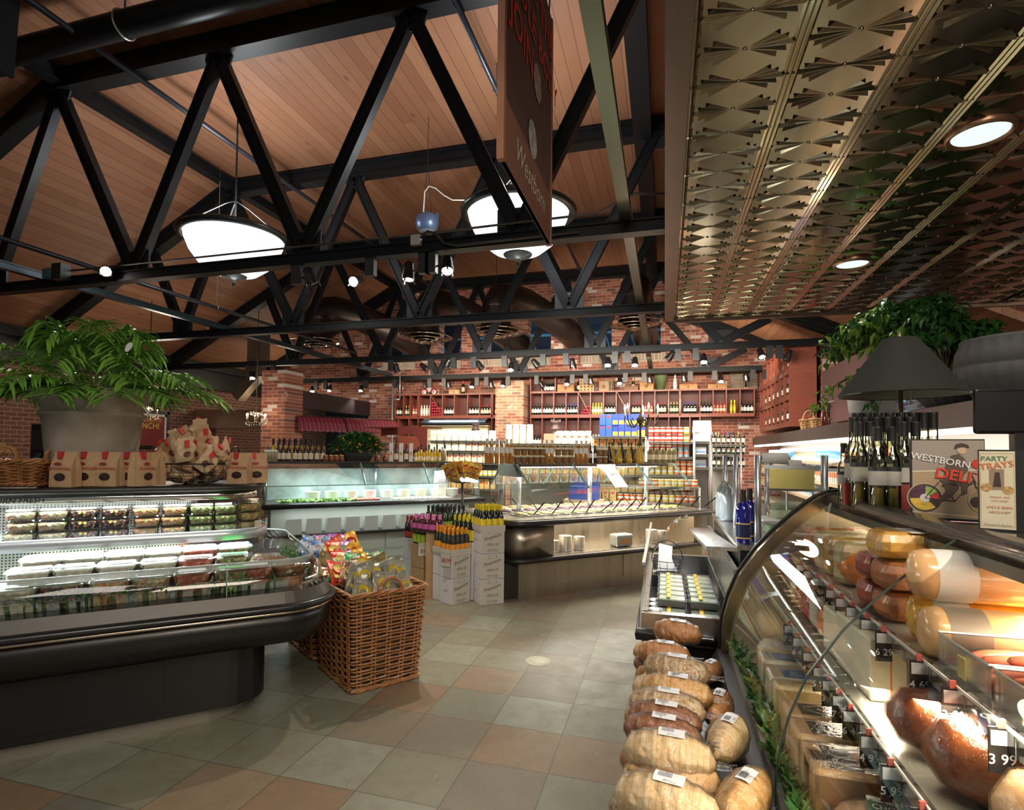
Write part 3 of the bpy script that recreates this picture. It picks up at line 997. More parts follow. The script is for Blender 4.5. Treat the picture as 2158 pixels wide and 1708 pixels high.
# stepped steel deck that carries the tubs
m = MB()
for k, (y_, z_) in enumerate([(-.70, .78), (-.52, .83), (-.36, .865)]):
 m.bb(X0, 1.55 - k * .12, y_ - .09, y_ + .09, .56, z_)
m.bb(1.12, 1.66, -.27, .6, .56, .76)
m.obj('stepped_deck', M((.45, .45, .44), .3, .6), left_case)
# central pedestal with perforated ends
PERF, b = base('perforated_steel', (.5, .5, .47), .3, .9)
t = NT(PERF)
v, x, y, z = t.coords()
fx = t.math('SUBTRACT', t.math('FRACT', t.math('MULTIPLY', t.math('ADD', x, y), 60)), .5)
fz = t.math('SUBTRACT', t.math('FRACT', t.math('MULTIPLY', z, 60)), .5)
dd = t.math('ADD', t.math('MULTIPLY', fx, fx), t.math('MULTIPLY', fz, fz))
set_tex(PERF, b, t.mix(t.math('LESS_THAN', dd, .07), (.6, .6, .57, 1), (.03, .03, .03, 1)))
m = MB(); fill_slab(m, island_path(X0, 1.05, .16, .1), .56, 1.33)
m.obj('perforated_column', PERF, left_case)
m = MB(); fill_slab(m, island_path(X0, 1.47, .30, .26), 1.045, 1.065)
m.obj('middle_shelf', M((.5, .5, .5), .2, .7), left_case)
m = MB(); m.smooth = True
m.sweep(island_path(X0, 1.48, .31, .27), [(0, 1.02), (.012, 1.025), (.012, 1.085), (0, 1.09)])
m.obj('shelf_lip', M((.52, .55, .60), .3, .4), left_case)
m = MB(); m.sweep(island_path(X0, 1.49, .32, .27), [(.004, 1.088), (.004, 1.135), (0, 1.135), (0, 1.088)])
m.obj('shelf_guard', GLASS, left_case)
m = MB(); m.smooth = True
m.sweep(island_path(X0, 1.42, .31, .26), [(-.02, 1.285), (.0, 1.29), (.0, 1.34), (-.02, 1.345)])
fill_slab(m, island_path(X0, 1.40, .29, .25), 1.325, 1.345)
m.obj('mirror_band', CHROME, left_case)
m = MB(); fill_slab(m, island_path(X0, 1.46, .35, .29), 1.352, 1.38)
m.smooth = True
m.sweep(island_path(X0, 1.45, .34, .28), [(0, 1.345), (.02, 1.35), (.028, 1.365), (.02, 1.38), (0, 1.385)])
m.obj('top_board', M((.025, .022, .02), .4), left_case)
m = MB()
letters(m, 'WESTBORN FRESH', .042, Matrix.Translation((.10, -.3115, 1.300)) @ Matrix.Rotation(PI / 2, 4, 'X'), bold=.004, shear=.2)
m.obj('black_lettering', BLACK, left_case)
TUBE = emis('case_strip_light', (.90, 1.0, .96), 7)
m = MB()
m.bb(X0, 1.2, -.26, -.235, 1.29, 1.31)
m.bb(X0, 1.2, -.27, -.24, 1.015, 1.035)
m.obj('strip_light', TUBE, left_case)
def case_light(s0, s1, b_, z, power, col=(.92, 1, .97), tgt=(0, -.3, -1), wid=.06):
 a, c = SW(s0, b_, z), SW(s1, b_, z)
 mid = (a + c) / 2
 o = light('case_tube', 'AREA', mid, power, col, (c - a).length, None, sizey=wid)
 d = Vector(tgt)
 d = Matrix.Rotation(R45, 3, 'Z') @ d
 zax = -d.normalized()
 xax = (c - a).normalized()
 yax = zax.cross(xax).normalized()
 xax = yax.cross(zax)
 o.matrix_world = Matrix(((xax.x, yax.x, zax.x, mid.x), (xax.y, yax.y, zax.y, mid.y), (xax.z, yax.z, zax.z, mid.z), (0, 0, 0, 1)))
 return o
case_light(-2.2, .25, 4.13, 1.275, 20, tgt=(0, -.25, -1))
case_light(-2.2, .35, 4.11, 1.0, 60, tgt=(0, -.75, -1))
case_light(-.3, .35, 4.75, 1.0, 16, tgt=(.3, .6, -1))
# clear deli tubs ----------------------------------------------------------
def food_mat(name, cols, sc=60, bump=.8):
 m, b = base(name, rough=.45)
 t = NT(m)
 v, x, y, z = t.coords()
 vo = t.new('ShaderNodeTexVoronoi', {'Vector': v, 'Scale': sc})
 sp = t.n.new('ShaderNodeSeparateColor')
 t.l.new(vo.outputs['Color'], sp.inputs[0])
 n = len(cols)
 c = t.ramp(sp.outputs[0], [(i / n, c_) for i, c_ in enumerate(cols)], 'CONSTANT')
 set_tex(m, b, c, None, t.bump(vo.outputs['Distance'], bump, .01))
 return m
F_NOOD = food_mat('noodle_salad', [(.75, .55, .36), (.62, .30, .24), (.40, .45, .15), (.80, .68, .5)])
F_BEAN = food_mat('black_bean_salad', [(.03, .015, .02), (.05, .02, .03), (.65, .50, .12), (.04, .02, .03), (.5, .12, .06)], 75)
F_ORNG = food_mat('pasta_salad', [(.80, .38, .16), (.78, .48, .26), (.70, .20, .10), (.45, .45, .12), (.85, .60, .40)])
F_GREEN = food_mat('green_salad', [(.20, .30, .06), (.32, .40, .12), (.60, .55, .35), (.14, .22, .05), (.55, .25, .12)], 70)
F_GRAIN = food_mat('grain_salad', [(.62, .42, .14), (.55, .48, .16), (.70, .28, .12), (.35, .36, .10)], 80)
F_BROWN = food_mat('roasted_nuts', [(.50, .20, .06), (.42, .15, .05), (.58, .28, .10)], 45)
F_WHITE = food_mat('creamy_salad', [(.80, .76, .60), (.85, .82, .7), (.72, .62, .40), (.80, .78, .62)], 50)
F_RED = food_mat('tomato_salad', [(.72, .16, .08), (.80, .30, .16), (.62, .10, .06)], 45)
LABG = M((.05, .62, .10), .5)
LABW = M((.82, .80, .78), .5)
def tub_proto(fm, w_=.19, d_=.13, h_=.055, label=None, lid=.016):
 root = thing('salad_tub', 'tub', 'food tub')
 n = 28
 def ring(k, z, rib=0.0):
  out = []
  for j in range(n):
   a = 2 * PI * j / n
   c, s_ = math.cos(a), math.sin(a)
   e = .38
   r_ = rib * (1 if j % 2 else -1)
   out.append(((abs(c) ** e) * math.copysign(1, c) * (w_ / 2 * k + r_), (abs(s_) ** e) * math.copysign(1, s_) * (d_ / 2 * k + r_), z))
  return out
 MB().loft([ring(.86, 0), ring(.90, h_ * .5, .0016), ring(.94, h_, .0014), ring(1.0, h_ + .002), ring(1.0, h_ + .005)], True, False).obj('tub', PLAST, root)
 m = MB()
 m.smooth = True
 m.loft([ring(.82, .003), ring(.86, h_ * .5), ring(.89, h_ * .86), ring(.5, h_ * .93)], True, True)
 m.obj('food', fm, root)
 MB().loft([ring(1.0, h_ + .006), ring(.93, h_ + .008), ring(.86, h_ + lid), ring(.80, h_ + lid + .001)], True, True).obj('lid', PLAST, root)
 if label:
  MB().bb(-w_ * .34, w_ * .34, -d_ * .24, d_ * .24, h_ + lid + .0015, h_ + lid + .003).obj('lid_label', label, root)
 return root
def stack(proto, S, B, z, n, lab, grp, dz=.062, jit=.006, rz=0.0, sc=1.0):
 for k in range(n):
  p = SW(S + random.uniform(-jit, jit), B + random.uniform(-jit, jit), z + k * dz * sc)
  place(proto, p, R45 + rz + random.uniform(-.04, .04), lab.format(['bottom', 'middle', 'top'][k] if n == 3 else ['lower', 'upper'][k] if n == 2 else 'single'), grp, scale=sc)
small = {}
for nm, fm in (('noodle', F_NOOD), ('bean', F_BEAN), ('orange', F_ORNG), ('green', F_GREEN), ('grain', F_GRAIN)):
 small[nm] = tub_proto(fm, .150, .12, .052)
row = [('noodle', 'pale noodle salad'), ('noodle', 'red cabbage noodle salad'), ('bean', 'black bean salad'), ('bean', 'black bean salad'), ('orange', 'orange pasta salad'), ('orange', 'orange pasta salad'), ('green', 'green lentil salad'), ('green', 'green lentil salad')]
xs = [47, 114, 180, 245, 309, 367, 423, 476]
ord_ = ['first', 'second', 'third', 'fourth', 'fifth', 'sixth', 'seventh', 'eighth', 'ninth', 'tenth']
for k, (x_, (nm, tx)) in enumerate(zip(xs, row)):
 pt = onpl(x_, 1100, SW(0, 4.19), (.70711, -.70711, 0))
 s_ = (pt.x + pt.y) * .70711
 stack(small[nm], s_, 4.195, 1.067, 3, '{} tub of %s in the %s stack on the middle shelf' % (tx, ord_[k]), 'salad tubs on the middle shelf')
 for bb_ in (4.33,):
  stack(small[nm], s_ + .0, bb_, 1.067, 2, '{} tub of %s behind the %s stack on the middle shelf' % (tx, ord_[k]), 'salad tubs on the middle shelf')
stack(small['grain'], .36, 4.27, 1.067, 3, 'small clear tub of grain salad, {} of the stack at the rounded shelf end', 'salad tubs on the middle shelf')
stack(small['grain'], .38, 4.42, 1.067, 3, 'small clear tub of grain salad, {} of the stack behind the rounded shelf end', 'salad tubs on the middle shelf', rz=.3)
big = {}
for nm, fm, lb in (('white', F_WHITE, None), ('bean', F_BEAN, None), ('orange', F_ORNG, None), ('nood', F_NOOD, None), ('red', F_RED, LABW), ('green', F_GREEN, LABG), ('brown', F_BROWN, None)):
 big[nm] = tub_proto(fm, .205, .15, .058, lb)
cols = [('white', 'creamy salad'), ('bean', 'dark bean salad'), ('orange', 'orange salad'), ('nood', 'mixed noodle salad'), ('red', 'white-labelled tomato salad'), ('green', 'green-labelled green salad'), ('red', 'red chopped salad'), ('brown', 'roasted nuts')]
xc = [38, 133, 232, 322, 405, 488, 563, 628]
fr = SW(0, 3.72)
for k, (x_, (nm, tx)) in enumerate(zip(xc, cols)):
 pt = onpl(x_, 1235 - x_ * .03, fr, (.70711, -.70711, 0))
 s_ = (pt.x + pt.y) * .70711
 if k > 5:
  s_ = .36 + (k - 6) * .20
 stack(big[nm], s_, 3.70 if k < 6 else 3.72 + (k - 6) * .03, .782, 2, '{} tub of %s in the front row, %s from the left' % (tx, ord_[k]), 'salad tubs in the cold well')
 if k < 6:
  nm2 = nm if nm in ('red', 'green') else ('white' if k < 4 else nm)
  for r_, (b_, z_) in enumerate([(3.88, .832), (4.04, .867)]):
   stack(big[nm2], s_ + .02 * (r_ + 1), b_, z_, 2, '{} tub of %s in the %s row back, %s from the left' % (tx, ['second', 'third'][r_], ord_[k]), 'salad tubs in the cold well')
for i in range(5):
 for j in range(2):
  nm = ['red', 'brown'][(i + j) % 2]
  stack(big['brown' if i > 0 else nm], .30 + j * .21 + .0 * i, 3.92 + i * .165, .763 if i > 0 else .783, 2 if i < 2 else 1, '{} tub of roasted snacks, %s back in the %s column round the island end' % (ord_[i + 1], ['inner', 'outer'][j]), 'salad tubs round the island end', sc=.9)
# greens laid in the well
LEAF = M((.045, .17, .03), .45, var=.5, vs_=14)
LEAFL = M((.16, .30, .05), .45, var=.4, vs_=14)
def leafy(mb, c, L, wd, d, n=1, curl=.3):
 """one small pointed leaf from point c along direction d"""
 d = Vector(d).normalized()
 sd = d.cross(Vector((random.uniform(-.3, .3), random.uniform(-.3, .3), 1))).normalized()
 up_ = sd.cross(d)
 c = Vector(c)
 mb.add([c, c + d * L * .4 + sd * wd + up_ * L * curl * .2, c + d * L + up_ * -L * curl * .3, c + d * L * .4 - sd * wd + up_ * L * curl * .2, c + d * L * .5 - up_ * .002],
 [(0, 1, 4), (1, 2, 4), (2, 3, 4), (3, 0, 4)])
m = MB(); m2 = MB()
for i in range(1900):
 s_ = random.uniform(-1.35, 2.65)
 if s_ < 1.5:
  x_, y_ = s_, -.79 + random.uniform(-.01, .05)
 else:
  a = (s_ - 1.5)
  x_, y_ = 1.72 + random.uniform(-.09, .02), -.66 + a * 1.0
 z_ = .72 + random.uniform(0, .13)
 q = m if random.random() < .7 else m2
 leafy(q, (x_, y_, z_), random.uniform(.02, .05), random.uniform(.005, .010), (random.uniform(-1, 1), random.uniform(-.3, .2), random.uniform(-.2, 1)))
o = m.obj('garnish_greens', LEAF, None, LC); o.rotation_euler.z = R45
tag(o, 'dark green garnish leaves laid along the glass of the salad island', 'garnish', kind='stuff')
o = m2.obj('garnish_greens', LEAFL, None, LC); o.rotation_euler.z = R45
tag(o, 'pale green sprigs mixed into the garnish of the salad island', 'garnish', kind='stuff')
# things on the island top (z 1.385)
ZTOP = 1.385
KRAFT = M((.52, .33, .18), .75, var=.12, vs_=20)
KRED = M((.48, .03, .05), .5)
def bag_proto():
 root = thing('brownie_bag', 'bag', 'paper bag')
 w_, d_, h_ = .135, .075, .205
 m = MB()
 rings = []
 for z_, k, dk in ((0, 1, 1), (.02, 1.0, 1.02), (.09, .98, 1.05), (.13, .98, .85), (.17, .96, .35), (h_, .97, .06)):
  rings.append([(-w_ / 2 * k, -d_ / 2 * dk, z_), (0, -d_ / 2 * dk - .003, z_), (w_ / 2 * k, -d_ / 2 * dk, z_), (w_ / 2 * k - .006, 0, z_), (w_ / 2 * k, d_ / 2 * dk, z_), (-w_ / 2 * k, d_ / 2 * dk, z_), (-w_ / 2 * k + .006, 0, z_)])
 m.loft(rings)
 m.obj('paper_bag', KRAFT, root)
 f = Matrix.Translation((0, -.0425, 0)) @ Matrix.Rotation(PI / 2, 4, 'X')
 MB().bb(-.028, -.005, -.031, -.003, .165, .207, Matrix.Rotation(.0, 4, 'X')).obj('red_ribbon', KRED, root)
 m = MB()
 m.lathe([(.001, .0015), (.034, .0012)], 22, f @ Matrix.Translation((0, .058, 0)) @ Matrix.Scale(.68, 4, (0, 1, 0)), caps=False)
 m.obj('oval_window', M((.035, .015, .01), .2, var=.8, vs_=60), root)
 m = MB()
 letters(m, 'brownies', .036, f @ Matrix.Translation((.0, .098, .002)), bold=.01)
 m.obj('red_lettering', M((.40, .07, .05), .6), root)
 m = MB()
 m.lathe([(.001, .0022), (.024, .0018)], 16, f @ Matrix.Translation((-.012, .135, 0)) @ Matrix.Scale(.38, 4, (0, 1, 0)), caps=False)
 m.obj('crest_label', M((.30, .03, .04), .5), root)
 return root
bag = bag_proto()
bl = ['first', 'second', 'third', 'fourth', 'fifth', 'sixth']
for k, (x_, b_, r_) in enumerate([(138, 4.13, 0), (186, 4.18, .05), (231, 4.12, 0), (276, 4.16, .1), (320, 4.15, -.15), (505, 4.16, .02), (540, 4.22, .5)]):
 pt = onpl(x_, 1010, SW(0, b_), (.70711, -.70711, 0))
 s_ = (pt.x + pt.y) * .70711
 place(bag, SW(s_, b_, ZTOP), R45 - .55 + r_, 'brown brownie bag, ' + (bl[k] + ' of the row in front of the planter' if k < 5 else 'facing front, right of the wire basket' if k == 5 else 'last one at the rounded end of the top'), 'brownie bags on the island top')
pt = onpl(299, 1010, SW(0, 4.085), (.70711, -.70711, 0))
place(bag, SW((pt.x + pt.y) * .70711, 4.09, ZTOP), R45 - .55 + 1.45, 'brown brownie bag turned to show its pale narrow side', 'brownie bags on the island top')
# weaving -----------------------------------------------------------------
def wicker(name, label, loc, rz, w_, d_, h_, flare=.03, rows=30, nst=(7, 9), r=.007, bow=.0, handles=None, cat='basket', round_=.12, colr=(.36, .15, .05), soft=.35):
 """rectangular basket: stakes, woven strands, rim, handles"""
 root = thing(name, label, cat, loc, rz)
 col_ = M(colr, .45, var=.35, vs_=18, coat=.15)
 nper = (nst[0] + nst[1]) * 2
 def pt(u, z, off=0.0):
  # u 0..1 around a rounded rectangle
  k = 1 + flare * (z / h_) / (min(w_, d_) / 2)
  per = 2 * (w_ + d_)
  q = (u % 1.0) * per
  rr = round_ * min(w_, d_) * .5
  if q < w_:
   x, y, nx, ny = q - w_ / 2, -d_ / 2, 0, -1
  elif q < w_ + d_:
   x, y, nx, ny = w_ / 2, q - w_ - d_ / 2, 1, 0
  elif q < 2 * w_ + d_:
   x, y, nx, ny = w_ / 2 - (q - w_ - d_), d_ / 2, 0, 1
  else:
   x, y, nx, ny = -w_ / 2, d_ / 2 - (q - 2 * w_ - d_), -1, 0
  # pull corners in
  cx_, cy_ = abs(x) - (w_ / 2 - rr), abs(y) - (d_ / 2 - rr)
  if cx_ > 0 and cy_ > 0:
   l = math.hypot(cx_, cy_)
   f_ = rr / l
   sx_, sy_ = math.copysign(1, x), math.copysign(1, y)
   nx, ny = sx_ * cx_ / l, sy_ * cy_ / l
   x = sx_ * (w_ / 2 - rr + cx_ * min(1, f_))
   y = sy_ * (d_ / 2 - rr + cy_ * min(1, f_))
  return Vector((x * k + nx * off, y * k + ny * off, z))
 m = MB()
 for i in range(nper):
  u = (i + .5) / nper
  for du in (-.006, .006):
   m.tube([pt(u + du, z) for z in (0, h_ * .33, h_ * .66, h_)], r * .9, 5)
 m.obj('stakes', col_, root)
 m = MB()
 for k in range(rows):
  z = h_ * (k + .6) / rows
  path = []
  N = nper * 3
  for j in range(N):
   ph = 2 * PI * (j / N) * nper / 2 + k * PI
   wob = random.uniform(-.0014, .0014)
   path.append(pt(j / N, z + .0015 * math.sin(j * .9 + k) + wob, r * 1.25 * math.cos(ph)))
  m.tube(path, r * 1.0, 5, closed=True)
 m.obj('woven_strands', col_, root)
 m = MB()
 N = 72
 for k in range(3):
  m.tube([pt(j / N, h_ + .006 + .010 * math.sin(j * .75 + k * 2.1), .002 + .011 * math.cos(j * .75 + k * 2.1)) for j in range(N)], r * 1.35, 6, closed=True)
  m.tube([pt(j / N, .004 + .008 * math.sin(j * .75 + k * 2.1), .004 + .009 * math.cos(j * .75 + k * 2.1)) for j in range(N)], r * 1.25, 6, closed=True)
 m.obj('braided_rim', col_, root)
 for (hx, hy, hrz, hw, hh) in (handles or []):
  m = MB()
  for k in range(4):
   pth = []
   for j in range(25):
    a = PI * j / 24
    tw = j * .8 + k * PI / 2
    q = Vector((math.cos(a) * hw / 2 + .006 * math.cos(tw) * math.cos(a), .008 * math.sin(tw), math.sin(a) * hh + .006 * math.cos(tw) * math.sin(a) - .03))
    q = Matrix.Rotation(hrz, 3, 'Z') @ q
    pth.append((q.x + hx, q.y + hy, q.z + h_))
   m.tube(pth, r * 1.1, 5)
  m.obj('handle', col_, root)
 # dark sheet just inside the weave
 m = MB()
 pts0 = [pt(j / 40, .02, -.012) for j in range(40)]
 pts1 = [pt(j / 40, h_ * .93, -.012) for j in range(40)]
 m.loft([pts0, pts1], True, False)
 m.obj('dark_inner_sheet', M((.03, .016, .008), .9), root)
 return root
p = SW(-1.02, 4.22, ZTOP + .008)
wicker('wicker_basket', 'open wicker basket with twisted handles at the left end of the island top', SW(-.86, 4.30, ZTOP + .01), R45 - .3, .24, .26, .13, .05, 13, (5, 5), .0045, handles=[(0, -.15, 0, .11, .12), (.13, .0, PI / 2, .10, .10)])
# terracotta planter and parlour palm
pp = SW(-.35, 4.42, ZTOP)
TERR, b = base('weathered_terracotta', (.36, .31, .26), .85)
t = NT(TERR)
v, x, y, z = t.coords()
set_tex(TERR, b, t.mix(t.noise(v, 6, 5, .6), (.22, .175, .14, 1), (.46, .40, .34, 1)), None, t.bump(t.noise(v, 25, 4), .3, .01))
c0 = onpl(196, 940, SW(0, 4.42), (.70711, -.70711, 0))
pp = Vector((c0.x, c0.y, ZTOP))
PR = .30
root = thing('terracotta_planter', 'wide weathered stone-coloured planter behind the brownie bags', 'planter', pp)
m = MB().lathe([(.215, 0), (.225, .01), (.252, .26), (.268, .42), (.285, .43), (.285, .445), (.268, .455), (.28, .50), (.325, .555), (.338, .57), (.338, .588), (.315, .595), (.29, .58), (.27, .52), (.002, .51)], 48, caps=True)
m.obj('planter_bowl', TERR, root)
MB().lathe([(.002, .545), (.278, .54)], 24, caps=False).obj('soil', M((.05, .035, .02), .95, bump=.5), root)
PALM, b = base('palm_leaf', (.07, .24, .03), .38)
t = NT(PALM)
v, x, y, z = t.coords()
set_tex(PALM, b, t.mix(t.noise(v, 3.5, 2), (.05, .20, .02, 1), (.24, .46, .07, 1)))
b.inputs['Transmission Weight'].default_value = 0.0
def frond(mb, st, base_p, az, reach, rise, nl=15, ll=.2, lw=.011, droop=.5):
 """arching stem with paired pointed leaflets"""
 base_p = Vector(base_p)
 hd = Vector((math.cos(az), math.sin(az), 0))
 pth = []
 for k in range(12):
  q = k / 11
  pth.append(base_p + hd * reach * (q ** 1.15) + Vector((0, 0, rise * math.sin(q * PI * .62) - droop * reach * max(0, q - .55) ** 2)))
 st.tube(pth, [.0045 - .003 * k / 11 for k in range(12)], 5)
 sd = Vector((-hd.y, hd.x, 0))
 for k in range(nl):
  q = .34 + .66 * k / (nl - 1)
  i = min(10, int(q * 11))
  f_ = q * 11 - i
  c = pth[i].lerp(pth[i + 1], f_)
  d = (pth[i + 1] - pth[i]).normalized()
  L = ll * math.sin(PI * (.22 + .70 * (1 - abs(q - .6))) * .62) * random.uniform(.8, 1.1)
  for s_ in (-1, 1):
   dr = (sd * s_ * random.uniform(.75, 1.0) + d * random.uniform(.55, .85) + Vector((0, 0, random.uniform(-.05, .3)))).normalized()
   g = Vector((0, 0, -L * random.uniform(.25, .55)))
   p1 = c + dr * L * .35
   p2 = c + dr * L * .72 + g * .35
   p3 = c + dr * L + g
   wv = dr.cross(Vector((0, 0, 1))).normalized() * lw * random.uniform(.8, 1.2)
   mid = Vector((0, 0, -lw * .35))
   mb.add([c, p1 + wv, p1 + mid, p1 - wv, p2 + wv * .8, p2 + mid, p2 - wv * .8, p3],
 [(0, 1, 2), (0, 2, 3), (1, 4, 5, 2), (2, 5, 6, 3), (4, 7, 5), (5, 7, 6)])
root = thing('potted_palm', 'bushy green parlour palm spilling over the stone planter', 'plant', pp + Vector((0, 0, .548)))
m = MB(); st = MB()
ang0 = 0
for k in range(64):
 az = k * 2.399 + random.uniform(-.2, .2)
 lay = k / 64
 rr = random.uniform(.02, .14)
 b0 = (rr * math.cos(az), rr * math.sin(az), 0)
 reach = random.uniform(.34, .60) * (1.0 if lay > .35 else .45)
 rise = random.uniform(.02, .26) if lay > .35 else random.uniform(.30, .46)
 frond(m, st, b0, az, reach, rise, 14, random.uniform(.14, .20), .012)
m.obj('leaflets', PALM, root)
st.obj('stems', M((.12, .25, .04), .5), root)
tg = onpl(271, 732, SW(0, 4.05), (.70711, -.70711, 0)) - root.location
m = MB().lathe([(.001, 0), (.034, .0), (.034, .0012)], 20, Matrix.Translation(tg) @ Matrix.Rotation(PI / 2, 4, 'X') @ Matrix.Rotation(.8, 4, 'Z') @ Matrix.Scale(.6, 4, (0, 1, 0)), caps=True)
m.obj('white_plant_tag', LABW, root)
# wire basket of crumpled little bags
c0 = onpl(412, 1005, SW(0, 4.30), (.70711, -.70711, 0))
WB = Vector((c0.x, c0.y, ZTOP + .006))
root = thing('wire_basket', 'round dark wire basket heaped with crumpled snack bags', 'basket', WB)
m = MB()
prof_ = [(.12, 0), (.18, .03), (.215, .07), (.232, .125)]
for r_, z_ in prof_ + [(.232, .128), (.20, .05), (.152, .015)]:
 m.tube([(r_ * math.cos(2 * PI * j / 30), r_ * math.sin(2 * PI * j / 30), z_) for j in range(30)], .0018 if z_ < .11 else .0035, 5, closed=True)
m.obj('wire_hoops', BLACK, root)
m = MB()
for k in range(22):
 a = 2 * PI * k / 22
 m.tube([(r_ * math.cos(a), r_ * math.sin(a), z_) for r_, z_ in [(.0, 0)] + prof_], .0016, 4)
m.obj('wire_ribs', BLACK, root)
for s_ in (-1, 1):
 a = R45 + (0 if s_ > 0 else PI)
 dx_, dy_ = math.cos(a - .55), math.sin(a - .55)
 m = MB().tube([(dx_ * (.232 + .045 * math.sin(PI * j / 10)) - dy_ * .075 * math.cos(PI * j / 10), dy_ * (.232 + .045 * math.sin(PI * j / 10)) + dx_ * .075 * math.cos(PI * j / 10), .127 + .115 * math.sin(PI * j / 10)) for j in range(11)], .003, 5)
 m.obj('handle', BLACK, root)
def crumple(w_, d_, h_, seed, amp=.16, name='paper_bag', mats=None):
 rnd = random.Random(seed)
 m = MB()
 rings = []
 N = 10
 for i in range(7):
  z = h_ * i / 6
  k = 1.0 if i < 5 else (.9 if i == 5 else .95)
  dk = [.8, 1, 1, .95, .7, .25, .04][i]
  ring = []
  for j in range(N):
   a = 2 * PI * j / N
   e = .55
   c, s_ = math.cos(a), math.sin(a)
   ring.append(((abs(c) ** e) * math.copysign(1, c) * w_ / 2 * k * (1 + rnd.uniform(-amp, amp)), (abs(s_) ** e) * math.copysign(1, s_) * d_ / 2 * dk * (1 + rnd.uniform(-amp, amp)), z + rnd.uniform(-.05, .05) * h_))
  rings.append(ring)
 m.loft(rings)
 return m
kr2 = M((.62, .45, .28), .7, var=.2, vs_=14)
cb = []
for i in range(3):
 root = thing('snack_bag', 'bag', 'paper bag')
 crumple(.11, .065, .155, i, .2).obj('paper_bag', [KRAFT, kr2, KRAFT][i], root)
 MB().bb(-.014, .012, -.036, -.024, .105, .15).obj('red_ribbon', M((.6, .04, .04), .5), root)
 MB().lathe([(.001, 0), (.023, 0)], 12, Matrix.Translation((0, -.037, .055)) @ Matrix.Rotation(PI / 2, 4, 'X'), caps=False).obj('printed_label', M((.16, .05, .04), .5), root)
 cb.append(root)
lay_ = [(.0, 0, 1)] + [(.075, k * PI / 2.5, 5) for k in range(5)] + [(.125, k * 2 * PI / 9, 9) for k in range(9)]
hs = ['near the front', 'at the left', 'at the right', 'at the back', 'on top']
n_ = 0
for zl_, rings_ in ((.03, [(.0, 1), (.095, 5)]), (.09, [(.05, 3), (.16, 9)]), (.16, [(.0, 1), (.11, 6), (.22, 5)]), (.23, [(.05, 4)]), (.29, [(.0, 1)])):
 for rr, cnt in rings_:
  for k in range(cnt):
   a = 2 * PI * k / cnt + zl_ * 9
   place(cb[n_ % 3], WB + Vector((rr * math.cos(a), rr * math.sin(a), zl_)), a + PI / 2 + random.uniform(-.5, .5), 'crumpled brown snack bag, %s of the %s in the wire basket' % (ordw(k + 1), {.03: 'bottom layer', .09: 'second layer', .16: 'third layer', .23: 'fourth layer', .29: 'very top'}[zl_] + (', inner ring' if rr < .08 else ', outer ring')), 'snack bags in the wire basket', rot=(random.uniform(-.7, .7), random.uniform(-.9, .9), a + PI / 2 + random.uniform(-.8, .8)))
   n_ += 1
# == bottles and small goods
def gl(col, rough=.08):
 """solid look bottle glass"""
 return M(col, rough, 0.0, coat=.6)
GB = gl((.012, .016, .010)); GG = gl((.03, .055, .012)); GR = gl((.05, .008, .012)); OIL = gl((.62, .40, .02), .05); HON = gl((.55, .22, .02), .05); DKL = gl((.03, .012, .01))
CLR = M((.75, .72, .62), .05, coat=.5)
WHT = M((.86, .84, .80), .5); CREAM = M((.80, .70, .52), .6)
CAPK = M((.015, .015, .015), .4); CAPR = M((.35, .02, .04), .35); CAPY = M((.90, .72, .02), .4); CAPO = M((.85, .33, .03), .4); CAPG = M((.70, .50, .15), .3, .7); CAPB = M((.03, .06, .35), .35); CAPW = M((.85, .85, .83), .4); PINK = M((.80, .22, .50), .5)
LYEL = M((.88, .66, .04), .5, var=.25, vs_=40); LORG = M((.85, .33, .03), .5, var=.3, vs_=45); LGRN = M((.42, .60, .05), .5); LRED = M((.55, .05, .04), .5)
BP = {
 'wine': [(.0, .037), (.004, .038), (.185, .038), (.215, .030), (.235, .0155), (.295, .0145), (.30, .015)],
 'oil': [(.0, .033), (.004, .034), (.15, .034), (.185, .026), (.21, .0135), (.265, .013), (.27, .014)],
 'tall': [(.0, .030), (.004, .031), (.19, .031), (.215, .026), (.235, .016), (.325, .015), (.33, .016)],
 'cone': [(.0, .045), (.004, .047), (.05, .046), (.16, .022), (.24, .011), (.27, .011), (.275, .012)],
 'squat': [(.0, .045), (.003, .048), (.07, .048), (.095, .030), (.11, .016), (.14, .014), (.145, .015)],
 }
def one_bottle(name, prof, glassm, cap, lab, capz, labz, n=10, fill=None, fz=.5):
 """single small mesh: glass, cap and label in one"""
 P_ = [(r, z) for z, r in BP[prof]]
 H = P_[-1][1]
 m = MB()
 if fill is None:
  m.lathe([(.001, 0)] + P_, n, caps=False)
 else:
  lo = [(.001, 0)] + [q for q in P_ if q[1] < H * fz]
  r_ = lo[-1][0]
  m.cm = 3
  m.lathe(lo + [(r_, H * fz), (.001, H * fz)], n, caps=False)
  m.cm = 0
  m.lathe([(r_, H * fz)] + [q for q in P_ if q[1] >= H * fz], n, caps=False)
 m.cm = 1
 k = [q for q in P_ if q[1] > H * capz]
 m.lathe([(max(q[0] for q in k[:1]) + .0012, H * capz)] + [(q[0] + .0014, q[1] + .001) for q in k] + [(.001, H + .002)], n, caps=False)
 if lab is not None:
  m.cm = 2
  rb = max(q[0] for q in P_) + .0008
  m.lathe([(rb, H * labz[0]), (rb, H * labz[1])], n, caps=False)
 mats = [glassm, cap, lab or WHT] + ([fill] if fill is not None else [])
 return m.obj(name, mats)
